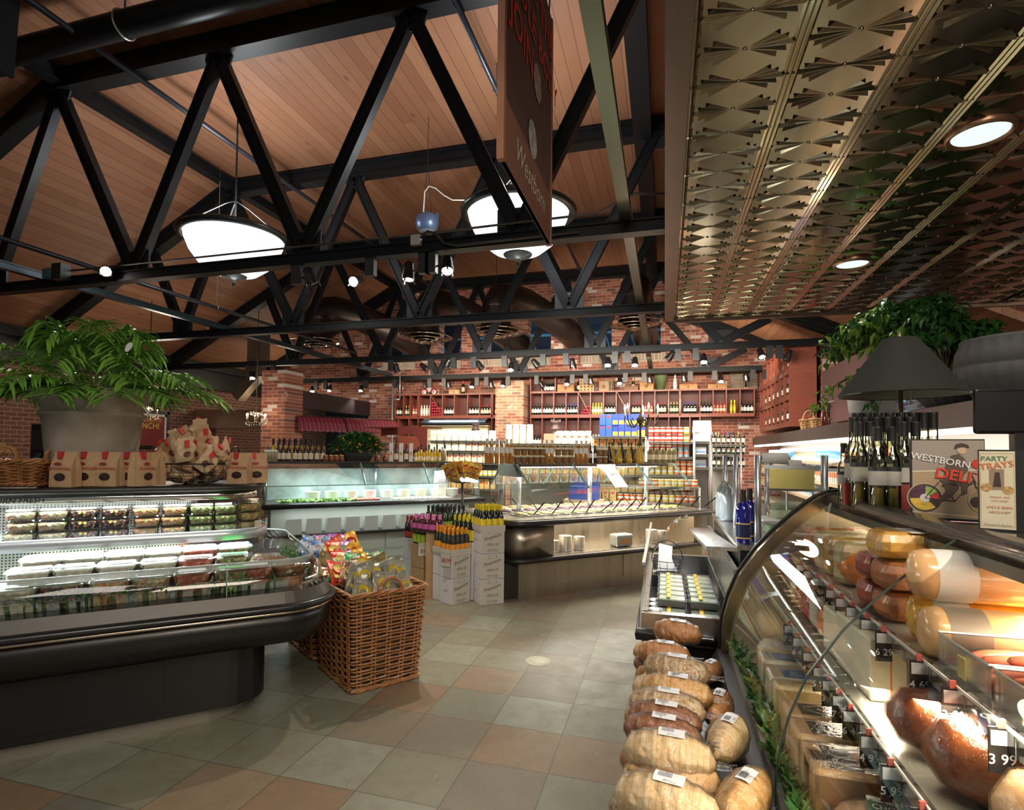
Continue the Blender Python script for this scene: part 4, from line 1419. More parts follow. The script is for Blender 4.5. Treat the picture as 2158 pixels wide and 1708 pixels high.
def part_bottle(name, prof, glassm, cap, lab, capz, labz, n=16, inner=None):
 P_ = [(r, z) for z, r in BP[prof]]
 H = P_[-1][1]
 root = thing(name, 'bottle', 'bottle')
 MB().lathe([(.001, 0)] + P_, n, caps=False).obj('bottle_glass', glassm, root)
 k = [q for q in P_ if q[1] > H * capz]
 MB().lathe([(k[0][0] + .0014, H * capz)] + [(q[0] + .0016, q[1] + .001) for q in k] + [(.001, H + .002)], n, caps=False).obj('cap', cap, root)
 if lab is not None:
  rb = max(q[0] for q in P_) + .0008
  MB().lathe([(rb, H * labz[0]), (rb, H * labz[1])], n, caps=False).obj('label', lab, root)
 if inner is not None:
  MB().lathe([(.001, .004)] + [(q[0] * .88, q[1]) for q in P_ if q[1] < H * inner[1]] + [(.001, H * inner[1])], n, caps=False).obj('oil_fill', inner[0], root)
 return root
ORD = ['first', 'second', 'third', 'fourth', 'fifth', 'sixth', 'seventh', 'eighth', 'ninth', 'tenth', 'eleventh', 'twelfth', 'thirteenth', 'fourteenth', 'fifteenth', 'sixteenth', 'seventeenth', 'eighteenth', 'nineteenth', 'twentieth']
# == wine shelving on the back wall
CHER, b = base('cherry_wood', (.26, .062, .038), .38, coat=.2)
t = NT(CHER)
v, x, y, z = t.coords()
set_tex(CHER, b, t.mix(t.noise(t.comb(t.math('MULTIPLY', x, 2), t.math('MULTIPLY', y, 2), t.math('MULTIPLY', z, 12)), 2.5, 4), (.20, .045, .03, 1), (.34, .10, .06, 1)))
YF = 14.68
zt_, zl_, zm_, zb_ = 3.17, 2.60, 2.52, 1.70
def bays(name, label, xs, z0, z1, base_z, Y0=YF, Y1=YB - .01, top=True, diag=()):
 root = thing(name, label, 'wine shelf', (xs[0], Y0, z0))
 x0 = xs[0]
 w_ = xs[-1] - x0
 MB().bb(0, w_, 0, Y1 - Y0, 0, base_z - z0).obj('lower_rail', CHER, root)
 if top:
  MB().bb(-.02, w_ + .02, -.02, Y1 - Y0, z1 - z0, z1 - z0 + .035).obj('top_board', CHER, root)
 MB().bb(0, w_, Y1 - Y0 - .02, Y1 - Y0, base_z - z0, z1 - z0).obj('back_panel', M((.13, .035, .025), .5), root)
 for k, x_ in enumerate(xs):
  MB().bb(x_ - x0 - .012, x_ - x0 + .012, 0, Y1 - Y0 - .02, base_z - z0, z1 - z0).obj('divider', CHER, root)
 for k in diag:
  a, c = xs[k] - x0, xs[k + 1] - x0
  m = MB()
  beam(m, (a + .02, .05, z1 - z0 - .01), (c - .02, .05, base_z - z0 + .01), .1, .015, False)
  m.obj('diagonal_divider', CHER, root)
 return root
def X15(x_, y_=870):
 return ony(x_, y_, YF).x
BK = {
 'darkw': one_bottle('wine_bottle', 'wine', GB, CAPK, WHT, .78, (.2, .5)),
 'darkr': one_bottle('wine_bottle', 'wine', GB, CAPR, CREAM, .78, (.18, .5)),
 'green': one_bottle('wine_bottle', 'wine', GG, CAPG, CREAM, .78, (.2, .48)),
 'blue': one_bottle('wine_bottle', 'wine', GB, CAPB, WHT, .78, (.2, .45)),
 'clear': one_bottle('wine_bottle', 'wine', CLR, CAPW, WHT, .78, (.2, .5)),
 'rose': one_bottle('wine_bottle', 'wine', gl((.45, .10, .06)), CAPR, CREAM, .78, (.2, .42)),
 'white': one_bottle('wine_bottle', 'wine', gl((.40, .42, .10)), CAPY, WHT, .78, (.2, .45)),
 'yellow': one_bottle('wine_bottle', 'tall', gl((.62, .50, .03)), CAPY, LYEL, .78, (.2, .45)),
 'lying': None,
 }
LBL = {'darkw': 'dark wine bottle with white label', 'darkr': 'dark red-capped wine bottle', 'green': 'green gold-capped wine bottle', 'blue': 'dark blue-capped wine bottle', 'clear': 'clear bottle with white label', 'rose': 'rosé wine bottle', 'white': 'pale green wine bottle', 'yellow': 'bright yellow bottle'}
mm = MB()
mm.cm = 0
mm.lathe([(.001, 0)] + [(r, z) for z, r in BP['wine']] + [(.001, .301)], 8, Matrix.Rotation(-PI / 2, 4, 'X'), caps=False)
BK['lying'] = mm.obj('wine_bottle', [CAPR])
def bottles_in(kind, x0, x1, Y, z, n, labf, grp, gap=.082):
 w_ = (n - 1) * gap
 c = (x0 + x1) / 2
 for k in range(n):
  place(BK[kind], (c - w_ / 2 + k * gap, Y + random.uniform(-.01, .01), z), random.uniform(0, 6), '%s %s' % (['leftmost', 'second', 'third', 'fourth', 'fifth'][k], labf % LBL[kind]), grp, cat='wine bottle')
uL = [X15(q) for q in (832, 849, 863.5, 880)]
uL2 = [X15(q) for q in (882, 906.5, 932, 957, 985, 1010, 1035)]
uL3 = [X15(q) for q in (1038, 1060)]
uR = [X15(q) for q in (1118, 1142, 1166.5, 1192.5, 1218, 1244, 1272, 1298.5, 1327, 1353.5, 1380, 1409, 1432)]
uR2 = [X15(q) for q in (1434, 1475, 1503, 1531, 1560, 1590)]
bays('wine_shelf', 'three narrow cherry wine bays at the left end of the upper row', uL, zm_, zt_, zl_)
bays('wine_shelf', 'upper cherry wine shelf with the pink bottle rack, left of the brick pillar', uL2, zm_, zt_, zl_, diag=(1,))
bays('wine_shelf', 'single cherry wine bay touching the left side of the brick pillar', uL3, zm_, zt_, zl_)
bays('wine_shelf', 'long upper cherry wine shelf right of the brick pillar', uR, zm_, zt_, zl_, diag=(4, 7))
bays('wine_shelf', 'upper cherry wine shelf ending in the right corner', uR2, zm_, zt_, zl_)
lR = [X15(q, 930) for q in (1118, 1142, 1166.5, 1192.5, 1218, 1244, 1272, 1298.5, 1327, 1353.5, 1380, 1409, 1432, 1454, 1475)]
bays('wine_shelf', 'lower cherry wine shelf right of the pillar, behind the pasta boxes', lR, 1.62, zm_ - .01, 1.78)
lL = [X15(q, 910) for q in (838, 861, 880, 905)]
bays('wine_shelf', 'lower cherry bays above the pizza canopy at left', lL, 1.62, zm_ - .01, 2.02)
bays('wine_shelf', 'lower single cherry bay touching the pillar from the left', [X15(1036, 910), X15(1059, 910)], 1.62, zm_ - .01, 1.86)
kU = [('darkw', 3), ('green', 2), ('rose', 2)]
for k, (kd, n) in enumerate(kU):
 bottles_in(kd, uL[k], uL[k + 1], YF + .09, zl_, n, '%s in the ' + ORD[k] + ' narrow bay at the left', 'wine in the left upper bays')
for k, (kd, n) in enumerate([('clear', 4), ('lying', 0), ('darkw', 4), (None, 0), ('darkw', 4), ('darkr', 4)]):
 if n:
  bottles_in(kd, uL2[k], uL2[k + 1], YF + .09, zl_, n, '%s in the ' + ORD[k] + ' upper bay left of the pillar', 'wine in the upper bays left of the pillar')
bottles_in('darkw', uL3[0], uL3[1], YF + .09, zl_, 3, '%s in the bay touching the pillar', 'wine in the upper bays left of the pillar', .075)
for k, (kd, n) in enumerate([('darkw', 4), ('darkw', 4), ('darkw', 4), ('blue', 4), (None, 0), ('white', 4), ('darkw', 4), (None, 0), ('darkr', 3), ('rose', 3), ('darkr', 3), ('green', 3)]):
 if n:
  bottles_in(kd, uR[k], uR[k + 1], YF + .09, zl_, n, '%s in the ' + ORD[k] + ' upper bay right of the pillar', 'wine in the upper bays right of the pillar', .075)
for k, (kd, n) in enumerate([('blue', 4), ('darkw', 4), ('rose', 4), ('yellow', 2), ('darkw', 4)]):
 bottles_in(kd, uR2[k], uR2[k + 1], YF + .09, zl_, n, '%s in the ' + ORD[k] + ' upper bay of the right corner', 'wine in the upper right corner bays', .078)
for k, (kd, n) in enumerate([('darkw', 4), ('darkw', 4), ('green', 4), ('blue', 4), ('white', 4), ('clear', 4), (None, 0), (None, 0), (None, 0), ('darkw', 3), ('darkr', 4), ('darkw', 4), ('green', 4), ('darkw', 3)]):
 if n:
  bottles_in(kd, lR[k], lR[k + 1], YF + .09, 1.78, n, '%s in the ' + ORD[k] + ' lower bay right of the pillar', 'wine in the lower bays right of the pillar', .07)
bottles_in('green', X15(1036), X15(1059), YF + .09, 1.86, 3, '%s in the lower bay touching the pillar', 'wine in the lower bay left of the pillar', .07)
bottles_in('green', lL[1], lL[2], YF + .09, 2.02, 3, '%s in the lower bay above the pizza canopy', 'wine in the lower left bays', .06)
# racks of lying bottles, round ends towards the aisle
for (a, c, nm) in ((uL2[1], uL2[2], 'left of the pillar'), (uR[4], uR[5], 'right of the pillar')):
 wd = c - a
 for r_ in range(5):
  for k in range(5 if r_ < 3 else 3):
   if r_ >= 3 and a < -5 and k > 1:
    continue
   xx = a + .045 + k * (wd - .09) / 4 + (0 if r_ % 2 == 0 else .0)
   if a > -5 and (k / 4) < .25 + r_ * .18:
    continue
   place(BK['lying'], (xx, YF + .02, zl_ + .04 + r_ * .08), 0, 'lying red-capped bottle, %s in the %s row of the rack %s' % (ordw(k + 1), ordw(r_ + 1), nm), 'lying bottles ' + nm, cat='wine bottle')
# objects on top of the wine shelves
WOODC = M((.50, .26, .10), .6, var=.2, vs_=10)
WOODL = M((.62, .42, .20), .6, var=.15, vs_=10)
ZK = zt_ + .036
def crate(px0, px1, py0, label, mat, d=.25, slats=False, z=ZK):
 a, c = X15(px0, 830), X15(px1, 830)
 h = ony(px0, py0, YF + .05).z - z
 root = thing('wooden_crate', label, 'crate', ((a + c) / 2, YF + .16, z))
 w_ = c - a
 m = MB()
 m.bb(-w_ / 2, w_ / 2, -d / 2, d / 2, 0, h)
 m.obj('crate_body', mat, root)
 m = MB().bb(-w_ / 2 - .006, w_ / 2 + .006, -d / 2 - .006, d / 2 + .006, h, h + .012)
 m.obj('crate_lid', mat, root)
 MB().lathe([(.001, 0), (min(w_, h) * .22, 0)], 14, Matrix.Translation((0, -d / 2 - .002, h * .5)) @ Matrix.Rotation(PI / 2, 4, 'X'), caps=False).obj('burnt_mark', M((.25, .12, .05), .7), root)
 return root
crate(945, 966, 823, 'pale wooden wine box right of the toy car', WOODL)
crate(1040, 1056, 818, 'small upright wooden box by the pillar top', WOODC)
crate(1174, 1209, 812, 'wide wooden box stacked right of the pillar', WOODC)
crate(1315, 1345, 815, 'plain dark wooden box in the middle of the shelf top', M((.22, .11, .06), .6))
crate(1348, 1377, 806, 'orange wooden box left of the green bucket', WOODC)
crate(1432, 1470, 811, 'wooden crate right of the white-labelled bottle', WOODC)
crate(1492, 1532, 811, 'wide orange wooden crate with a round mark', WOODC)
crate(1262, 1282, 806, 'upright tan box behind the spotlights', M((.35, .24, .14), .6))
# pigeonhole crate
a, c = X15(1221, 830), X15(1250, 830)
root = thing('bottle_rack', 'wooden rack of triangular pigeonholes on the wine shelf', 'rack', ((a + c) / 2, YF + .16, ZK))
MB().bb(-.19, .19, -.11, .11, 0, .33).obj('rack_body', WOODL, root)
m = MB()
for r_ in range(4):
 for k in range(4):
  x_, z_ = -.14 + k * .093, .045 + r_ * .078
  m.add([(x_ - .03, -.113, z_ - .022), (x_ + .03, -.113, z_ - .022), (x_, -.113, z_ + .03)], [(0, 1, 2)])
m.obj('pigeonholes', M((.10, .04, .02), .9), root)
# wicker trunk, bottles, bucket
a = X15(1446, 830)
wicker('wicker_hamper', 'low wicker hamper on the wine shelf top', (X15(1283, 830) - .02, YF + .18, ZK), 0, .24, .2, .27, .0, 9, (4, 4), .006, colr=(.30, .22, .12))
for x_, kd, lb, s_ in ((973, 'darkr', 'tall dark bottle standing right of the pale wine box', 1.25), (1218, 'blue', 'dark blue champagne bottle left of the pigeonhole rack', 1.2), (1334, 'green', 'dark green bottle standing in shade on the shelf top', 1.1), (1423, 'clear', 'bottle with a big white label on the shelf top', 1.3)):
 place(BK[kd], (X15(x_, 830), YF + .12, ZK), 0, lb, None, scale=s_, cat='bottle')
for k, x_ in enumerate((1147, 1153, 1159, 1164)):
 place(BK['darkw'], (X15(x_, 820), YF + .12, ZK), 0, '%s bottle in the high bay beside the pillar' % ['leftmost', 'second', 'third', 'rightmost'][k], 'bottles in the high bay beside the pillar', cat='wine bottle')
bays('wine_shelf', 'extra high cherry bays rising beside the pillar', [X15(1118, 810), X15(1142, 810), X15(1170, 810)], ZK, ZK + .42, ZK + .02)
root = thing('tin_bucket', 'tall green tin bucket on the wine shelf top', 'bucket', (X15(1392, 830), YF + .17, ZK))
MB().lathe([(.001, 0), (.09, 0), (.17, .40), (.178, .41), (.16, .40), (.09, .02)], 20, caps=False).obj('bucket', M((.16, .22, .10), .5, .2), root)
# stacked stone panel with a dark iron figure
a, c = X15(1541, 820), X15(1600, 820)
tag(MB().bb(-(c - a) / 2, (c - a) / 2, -.03, .03, 0, .46).obj('stone_panel', brick_mat('stacked_stone', 'x', .21, .035, [(0, (.34, .28, .20)), (.3, (.26, .22, .16)), (.6, (.42, .35, .26))], (.12, .10, .07), .004, .3), None, ((a + c) / 2, YF + .3, ZK)), 'beige stacked-slat panel leaning behind the iron figure', 'panel')
root = thing('iron_sculpture', 'dark looped iron sculpture before the slatted panel', 'sculpture', (X15(1573, 820), YF + .12, ZK))
MB().bb(-.06, .06, -.05, .05, 0, .03).obj('plinth', M((.35, .25, .1), .5), root)
MB().tube([(.0, 0, .03), (.0, 0, .2), (-.06, 0, .27), (-.05, 0, .34), (.02, 0, .37), (.06, 0, .31), (.03, 0, .25), (.0, 0, .2)], .018, 8).obj('loop', BLACK, root)
# toy pedal car
p = ony(907, 834, YF + .1)
root = thing('pedal_car', 'red and white vintage pedal car on top of the wine shelf', 'toy car', (p.x, YF + .14, ZK))
m = MB(); m.smooth = True
m.loft([[(x_, y_ * w_, z_) for y_, z_ in ((-.09, .07), (-.09, .07 + h_), (-.05, .11 + h_), (.05, .11 + h_), (.09, .07 + h_), (.09, .07))] for x_, w_, h_ in ((-.26, .4, .0), (-.22, .8, .05), (-.10, 1, .08), (.0, 1, .10), (.06, 1, .06), (.14, 1, .08), (.24, .6, .02))])
m.obj('car_body', WHT, root)
for sx_ in (-.16, .14):
 m = MB(); m.smooth = True
 m.tube([(sx_ - .10, -.11, .06), (sx_ - .07, -.11, .13), (sx_, -.11, .165), (sx_ + .07, -.11, .13), (sx_ + .11, -.11, .06)], .022, 8)
 m.obj('red_fender', M((.5, .02, .03), .3, coat=.4), root)
 for sy_ in (-.12, .12):
  w2 = MB().cyl((sx_, sy_ - .015, .065), (sx_, sy_ + .015, .065), .065, n=18).obj('wheel', WHT, root)
  MB().cyl((sx_, sy_ - .018, .065), (sx_, sy_ + .018, .065), .02, n=10).obj('hubcap', M((.5, .02, .03), .3), w2)
m = MB(); m.smooth = True
m.ball((.03, 0, .20), .07, 12, 8, 1, .8, .9)
m.obj('seat_hood', M((.30, .08, .04), .3), root)
# right wall wine cabinet along the depth of the room
root = thing('wine_cabinet', 'tall cherry wine cabinet on the right with its side panel to the viewer', 'wine cabinet', (2.2, 11.4, 2.13))
MB().bb(0, .46, 0, .03, 0, 1.55).obj('side_panel', CHER, root)
MB().bb(.43, .46, .03, 3.3, 0, 1.55).obj('back_panel', CHER, root)
for z_ in (0, .50, .98, 1.5):
 MB().bb(0, .43, .03, 3.3, z_, z_ + (.10 if z_ < 1 else .04)).obj('shelf_board', CHER, root)
for k in range(7):
 MB().bb(.0, .43, .5 + k * .47, .525 + k * .47, .10, 1.5).obj('divider', CHER, root)
n_ = 0
for si, (z_, nm) in enumerate(((.101, 'bottom'), (.601, 'middle'), (1.081, 'top'))):
 for k in range(6):
  kd = ['darkw', 'green', 'blue', 'darkr', 'darkw', 'green'][(k + si * 2) % 6]
  for j in range(3 if si < 2 else 2):
   place(BK[kd], (2.27, 11.50 + k * .47 + j * .12 + .04, 2.13 + z_), 0, '%s, %s in the %s bay, %s cabinet shelf' % (LBL[kd], ['nearest', 'middle', 'farthest'][j], ORD[k], nm), 'wine in the tall cherry cabinet', cat='wine bottle')
# == pizza corner, awning and beam at the back left
root = thing('boxed_beam', 'dark boxed beam running from the left pillar to the back wall', 'beam', (-8.55, 11.5, 2.62))
MB().bb(-.12, .12, 0, 3.5, 0, .42).obj('beam_casing', M((.022, .016, .018), .35), root)
AWN, b = base('striped_awning', rough=.6)
t = NT(AWN)
v, x, y, z = t.coords()
fr_ = t.math('FRACT', t.math('MULTIPLY', x, 9.0))
set_tex(AWN, b, t.mix(t.math('LESS_THAN', fr_, .45), (.23, .025, .045, 1), (.10, .012, .022, 1)))
for (xa_, ya_, xb_, yb_, nm) in ((628, 874, 729, 880, 'left'), (731, 880, 839, 886, 'right')):
 a, c = onz(xa_, ya_, 2.42), onz(xb_, yb_, 2.42)
 w_ = (c - a).length
 root = thing('awning', nm + ' half of the dark red striped awning above the pizza counter', 'awning', a, math.atan2(c.y - a.y, c.x - a.x))
 prof_ = [(0, .25, 0), (0, .1, -.04), (0, 0, -.16), (0, -.06, -.32), (0, -.07, -.36)]
 m = MB()
 n = 40
 m.loft([[(w_ * k / n, q[1] - .004 * (1 if k % 2 else -1), q[2] - (0 if i < 4 else .03 * abs(math.sin(k * PI / 5)))) for k in range(n + 1)] for i, q in enumerate(prof_)], False, False)
 m.obj('canvas', AWN, root)
 MB().cyl((0, .25, 0), (w_, .25, 0), .015, n=6).cyl((0, .25, 0), (0, .25, -2.42), .02, n=6).obj('frame', BLACK, root)
# canopy with arch
MAROON = M((.17, .035, .028), .45)
a = ony(840, 899, 11.9)
root = thing('pizza_canopy', 'maroon corner canopy with an arched opening over the pizza counter', 'canopy', (a.x, 11.9, 0))
zt2, zb2 = a.z, ony(840, 916, 11.9).z
bx = ony(901, 900, 11.9).x - a.x
lx = ony(803, 905, 12.8).x - a.x
m = MB()
arc = [(bx, zt2), (bx, 1.62), (bx - .14, 1.62), (bx - .16, zb2 - .22), (bx - .24, zb2 - .08), (bx - .34, zb2), (0, zb2), (0, zt2)]
m.extr(arc, .05, Matrix.Rotation(PI / 2, 4, 'X'))
m.obj('front_fascia', MAROON, root)
m = MB()
mt = frame_mt((lx, .9, 0), (-lx, -.9, 0))
m.bb(0, math.hypot(lx, .9), zb2, zt2, -.05, 0, mt)
m.obj('side_fascia', MAROON, root)
MB().bb(lx, bx, .05, .9, zt2 - .03, zt2).obj('roof_board', MAROON, root)
MB().bb(bx - .14, bx, -.05, .25, 0, 1.62).obj('post', MAROON, root)
# bright back-bar behind: cream cabinet with a steel hood
a, c = ony(905, 890, 14.9), ony(1036, 890, 14.9)
root = thing('bakery_cabinet', 'cream panelled cabinet glowing behind the stacked bread bags', 'cabinet', (a.x, 14.55, 1.0))
MB().bb(0, c.x - a.x, 0, .35, 0, 1.28).obj('cabinet_body', M((.60, .52, .34), .6), root)
MB().bb(-.05, c.x - a.x + .02, -.06, .35, 1.28, 1.32).obj('cornice', M((.65, .57, .38), .6), root)
for k in range(3):
 MB().bb(.12 + k * .5, .52 + k * .5, -.01, .0, .98, 1.2).obj('panel', [M((.40, .34, .22), .6), M((.35, .5, .6), .3), M((.40, .34, .22), .6)][k], root)
m = MB(); m.smooth = True
m.loft([[(x_, y_, z_) for y_, z_ in ((.1, 1.34), (-.2, 1.36), (-.22, 1.42), (.0, 1.50), (.3, 1.50))] for x_ in (.0, c.x - a.x)], False, False)
m.obj('curved_hood', M((.10, .14, .20), .25, .6), root)
light('bakery_light', 'AREA', ((a.x + c.x) / 2, 14.3, 2.45), 25, (1, .93, .8), 1.4, ((a.x + c.x) / 2, 14.4, 1.0), sizey=.2)
root = thing('ceiling_pipe_drop', 'grey steel pipe dropping beside the left wine bays', 'pipe', ony(827, 850, 14.2))
MB().cyl((0, 0, .45), (0, 0, -2.55 + .0), .028, n=8).cyl((0, 0, .10), (.22, 0, .10), .022, n=8).cyl((.22, 0, .1), (.22, 0, .8), .022, n=8).obj('pipe_run', M((.35, .36, .36), .4, .7), root)
# added tubes glow in place of a yellow-lit mesh in the back room
TUBW = emis('warm_tube', (1, .75, .35), 2.0)
for k in range(3):
 q = ony(640 + k * 50, 858 + k * 3, 17.2)
 root = thing('added_glow_tube', ['left', 'middle', 'right'][k] + ' added warm glow strip in the dark room behind the pillar', 'lamp', q)
 MB().bb(-.45, .45, -.02, .02, -.015, .015).obj('tube', TUBW, root)
 MB().cyl((0, 0, 0), (0, 0, 1.4), .01, n=4).obj('hanging_rod', BLACK, root)
# stainless hood, bent duct, chandeliers at left
HOODM, b = base('brushed_hood', (.55, .47, .36), .3, 1.0)  # warm light is put into the steel colour
a, c = ony(410, 880, 12.3), ony(566, 880, 12.3)
root = thing('exhaust_hood', 'long stainless exhaust hood on the left, its steel tinted with warm light', 'hood', (a.x, 12.3, a.z))
w_ = c.x - a.x
h0, h1 = ony(480, 902, 12.3).z - a.z, ony(480, 863, 12.3).z - a.z
m = MB().bb(0, w_ * .52, 0, .9, h0 + .04, h1).bb(w_ * .52, w_, 0, .9, h0 + .04, h1 - .02)
m.obj('hood_body', HOODM, root)
MB().bb(-.02, w_ + .02, -.03, .92, h0, h0 + .04).obj('drip_edge', STAIN, root)
a = ony(512, 700, 12.0)
root = thing('square_duct', 'square galvanised duct dropping from the roof and bending to the hood', 'duct', (a.x, 12.6, a.z))
GALV = M((.30, .26, .21), .35, .8, var=.2, vs_=3)
d0 = ony(512, 640, 12.6).z - a.z - .45
d1 = ony(512, 765, 12.6).z - a.z
MB().bb(-.2, .2, -.2, .2, d1, d0 + .4).obj('upper_duct', GALV, root)
MB().bb(-.15, .15, -.15, .15, d1 - .35, d1).obj('middle_duct', GALV, root)
m = MB()
beam(m, (.05, 0, d1 - .30), (-.62, 0, d1 - .95), .28, .26, False)
m.obj('bent_duct', GALV, root)
FLAME = emis('candle_bulb', (1, .78, .5), 30)
IRON = M((.10, .075, .045), .4, .6)
CRYS = M((.75, .70, .62), .08, .3, coat=.8)
def chandelier(px_, py_, Y, R, label, arms=6, up=1.2, crystals=True):
 c = ony(px_, py_, Y)
 root = thing('chandelier', label, 'chandelier', c)
 MB().cyl((0, 0, 0), (0, 0, up), .010, n=5).lathe([(.01, -R * .5), (.035, -R * .4), (.015, -R * .1), (.03, R * .2), (.012, R * .5)], 10, caps=False).obj('stem', IRON, root)
 for k in range(arms):
  a = 2 * PI * k / arms + .3
  ca, sa = math.cos(a), math.sin(a)
  arm = MB().tube([(ca * r_ * R, sa * r_ * R, z_ * R) for r_, z_ in ((.05, -.2), (.35, -.42), (.75, -.38), (1, -.12), (1, .0))], R * .045, 5)
  arm.tube([(ca * r_ * R, sa * r_ * R, z_ * R) for r_, z_ in ((.08, .1), (.35, .35), (.5, .6), (.3, .75), (.2, .55))], R * .03, 5)
  ar = arm.obj('arm', IRON, root)
  MB().cyl((ca * R, sa * R, 0), (ca * R, sa * R, R * .35), R * .05, n=8).obj('candle', WHT, ar)
  MB().lathe([(.001, R * .34), (R * .055, R * .40), (R * .05, R * .48), (.001, R * .62)], 8, Matrix.Translation((ca * R, sa * R, 0)), caps=False).obj('bulb', FLAME, ar)
 if crystals:
  m = MB()
  for k in range(46):
   a = 2 * PI * k / 23
   r_ = R * (1.0 if k < 23 else .6)
   m.ball((r_ * math.cos(a), r_ * math.sin(a), -R * (.35 + random.uniform(0, .3)) + (0 if k < 23 else R * 1.1)), R * .055, 6, 4, 1, 1, 1.6)
  tag(m.obj('crystal_drops', CRYS, root), kind='stuff')
 light('candle_glow', 'POINT', c + Vector((0, 0, R * .5)), 14, (1, .75, .5), R * .5)
 return root
chandelier(540, 884, 10.4, .21, 'small crystal chandelier hanging before the steel hood', up=2.4)
chandelier(313, 872, 8.6, .17, 'crystal chandelier half hidden by the stone planter', up=2.2)
# framed sign on the left wall
a = onx(281, 893, XL + .02)
c = onx(352, 887, XL + .02)
cz = onx(318, 896, XL + .02)
w_ = abs(c.y - a.y) * 1.25
root = thing('framed_sign', 'framed dark red chocolate sign on the left brick wall', 'sign', (XL + .03, c.y - w_ / 2, cz.z - .12))
mt = frame_mt((0, 0, 0), (0, 1, 0))
MB().bb(-w_ / 2, w_ / 2, -.42, .42, -.02, .0, mt).obj('sign_panel', M((.28, .05, .05), .5), root)
m = MB()
for (u0, u1, v0, v1) in ((-w_ / 2 - .05, w_ / 2 + .05, .40, .48), (-w_ / 2 - .05, w_ / 2 + .05, -.48, -.40), (-w_ / 2 - .05, -w_ / 2 + .03, -.48, .48), (w_ / 2 - .03, w_ / 2 + .05, -.48, .48)):
 m.bb(u0, u1, v0, v1, -.02, .025, mt)
m.obj('frame', BLACK, root)
m = MB()
for (u0, u1, v0, v1) in ((-w_ / 2 + .03, w_ / 2 - .03, .34, .40), (w_ / 2 - .08, w_ / 2 - .03, -.40, .40), (-w_ / 2 + .03, -w_ / 2 + .08, -.40, .40)):
 m.bb(u0, u1, v0, v1, .0, .006, mt)
m.obj('white_mount', WHT, root)
m = MB()
letters(m, 'CIOCCOLATO', .13, mt @ Matrix.Translation((0, .2, .004)), bold=.012)
letters(m, 'VENCHI', .20, mt @ Matrix.Translation((0, .03, .004)), bold=.012)
m.obj('yellow_lettering', M((.85, .62, .10), .5), root)
# black roll blind housing beside it
p = onx(335, 832, XL + .25)
root = thing('wall_fan', 'black cylindrical housing fixed to the brick above the framed sign', 'wall unit', p)
MB().cyl((-.1, -.35, 0), (-.1, .25, 0), .16, n=16).obj('housing', BLACK, root)
# left counter machines
a = ony(70, 900, 7.0)
root = thing('coffee_machine', 'tall black coffee machine far behind the wicker basket', 'coffee machine', (a.x + .15, 7.2, 1.0))
MB().box((0, 0, .50), (.42, .4, 1.0), bev=.02).obj('machine_body', DARKP, root)
MB().bb(-.16, .16, -.215, -.2, .55, .9).obj('front_panel', M((.05, .05, .055), .2, .3), root)
MB().lathe([(.001, 0), (.05, 0), (.07, .1), (.05, .16)], 12, Matrix.Translation((.05, -.26, .35)), caps=False).obj('glass_jug', GLASSG, root)
a = ony(-40, 905, 8.5); c = ony(62, 905, 8.5)
root = thing('lit_counter_screen', 'bright white lit panel at the far left edge', 'light panel', (a.x, 8.5, 1.0))
MB().bb(0, c.x - a.x, 0, .12, 0, .72).obj('panel_base', M((.12, .1, .09), .5), root)
MB().bb(0, c.x - a.x, -.005, .12, .72, 1.0).obj('lit_panel', emis('white_glow', (.85, .92, 1), 1.3), root)
a = ony(0, 905, 5.6)
root = thing('shaded_lamp', 'small lamp with a tan shade cut by the left edge', 'lamp', (a.x - .05, 5.6, 1.385))
MB().lathe([(.09, .27), (.16, .14)], 18, caps=False).obj('lamp_shade', M((.45, .30, .10), .7), root)
MB().lathe([(.001, 0), (.06, 0), (.02, .03), (.05, .1), (.015, .15), (.012, .24)], 12, caps=False).obj('lamp_base', IRON, root)
root = thing('back_counter', 'long dark counter behind the self-service island at left', 'counter', (-7.6, 7.0, 0))
MB().bb(-4.2, .9, -.15, 1.2, 0, .96).obj('counter_base', M((.06, .045, .035), .5), root)
MB().bb(-4.25, .95, -.2, 1.25, .96, 1.0).obj('counter_top', M((.25, .22, .19), .3), root)
light('left_area', 'POINT', (-9.8, 9.0, 3.2), 28, (1, .9, .75), .3)
light('left_area', 'POINT', (-10.4, 13.6, 3.2), 35, (1, .85, .65), .3)
# == far salad case (diagonal), behind the chip baskets
def glass_case(name, label, s0, s1, b0, b1, zc, ztop, stop_w, mids=(), under='white', s_in=0.0):
 """service case on the diagonal: black counter edge, slanted glass, top board. local x along s, y back"""
 O = SW((s0 + s1) / 2, (b0 + b1) / 2)
 root = thing(name, label, 'service case', O, R45)
 L, D = (s1 - s0) / 2, (b1 - b0) / 2
 return root, L, D
WHPAN = M((.50, .55, .50), .35, .1)
S0, S1, B0, B1 = .85, 4.15, 8.10, 9.25
far_case, L, D = glass_case('salad_bar_case', 'long glass salad case along the far left, bottles on its top', S0, S1, B0, B1, .86, 1.45, .4)
m = MB().bb(-L + .15, L - .1, -D + .35, D, .10, .84).bb(-L + .15, L, -D + .30, D, .0, .10)
m.obj('cabinet_base', WHPAN, far_case)
m = MB()
for k in range(4):
 m.bb(-L + .2 + k * .8, -L + .97 + k * .8, -D + .335, -D + .35, .13, .37)
m.obj('lower_panels', M((.56, .62, .56), .4, .1), far_case)
m = MB().bb(-L + .1, L, -D + .04, -D + .4, .40, .44)
m.obj('under_shelf', BLACK, far_case)
m = MB(); m.smooth = True
m.sweep([(-L, D, 0), (-L, -D, 0), (L, -D, 0), (L, D, 0)], [(-.3, .80), (.0, .80), (.02, .82), (.02, .85), (.0, .87), (-.3, .87)])
m.obj('counter_edge', BLACK, far_case)
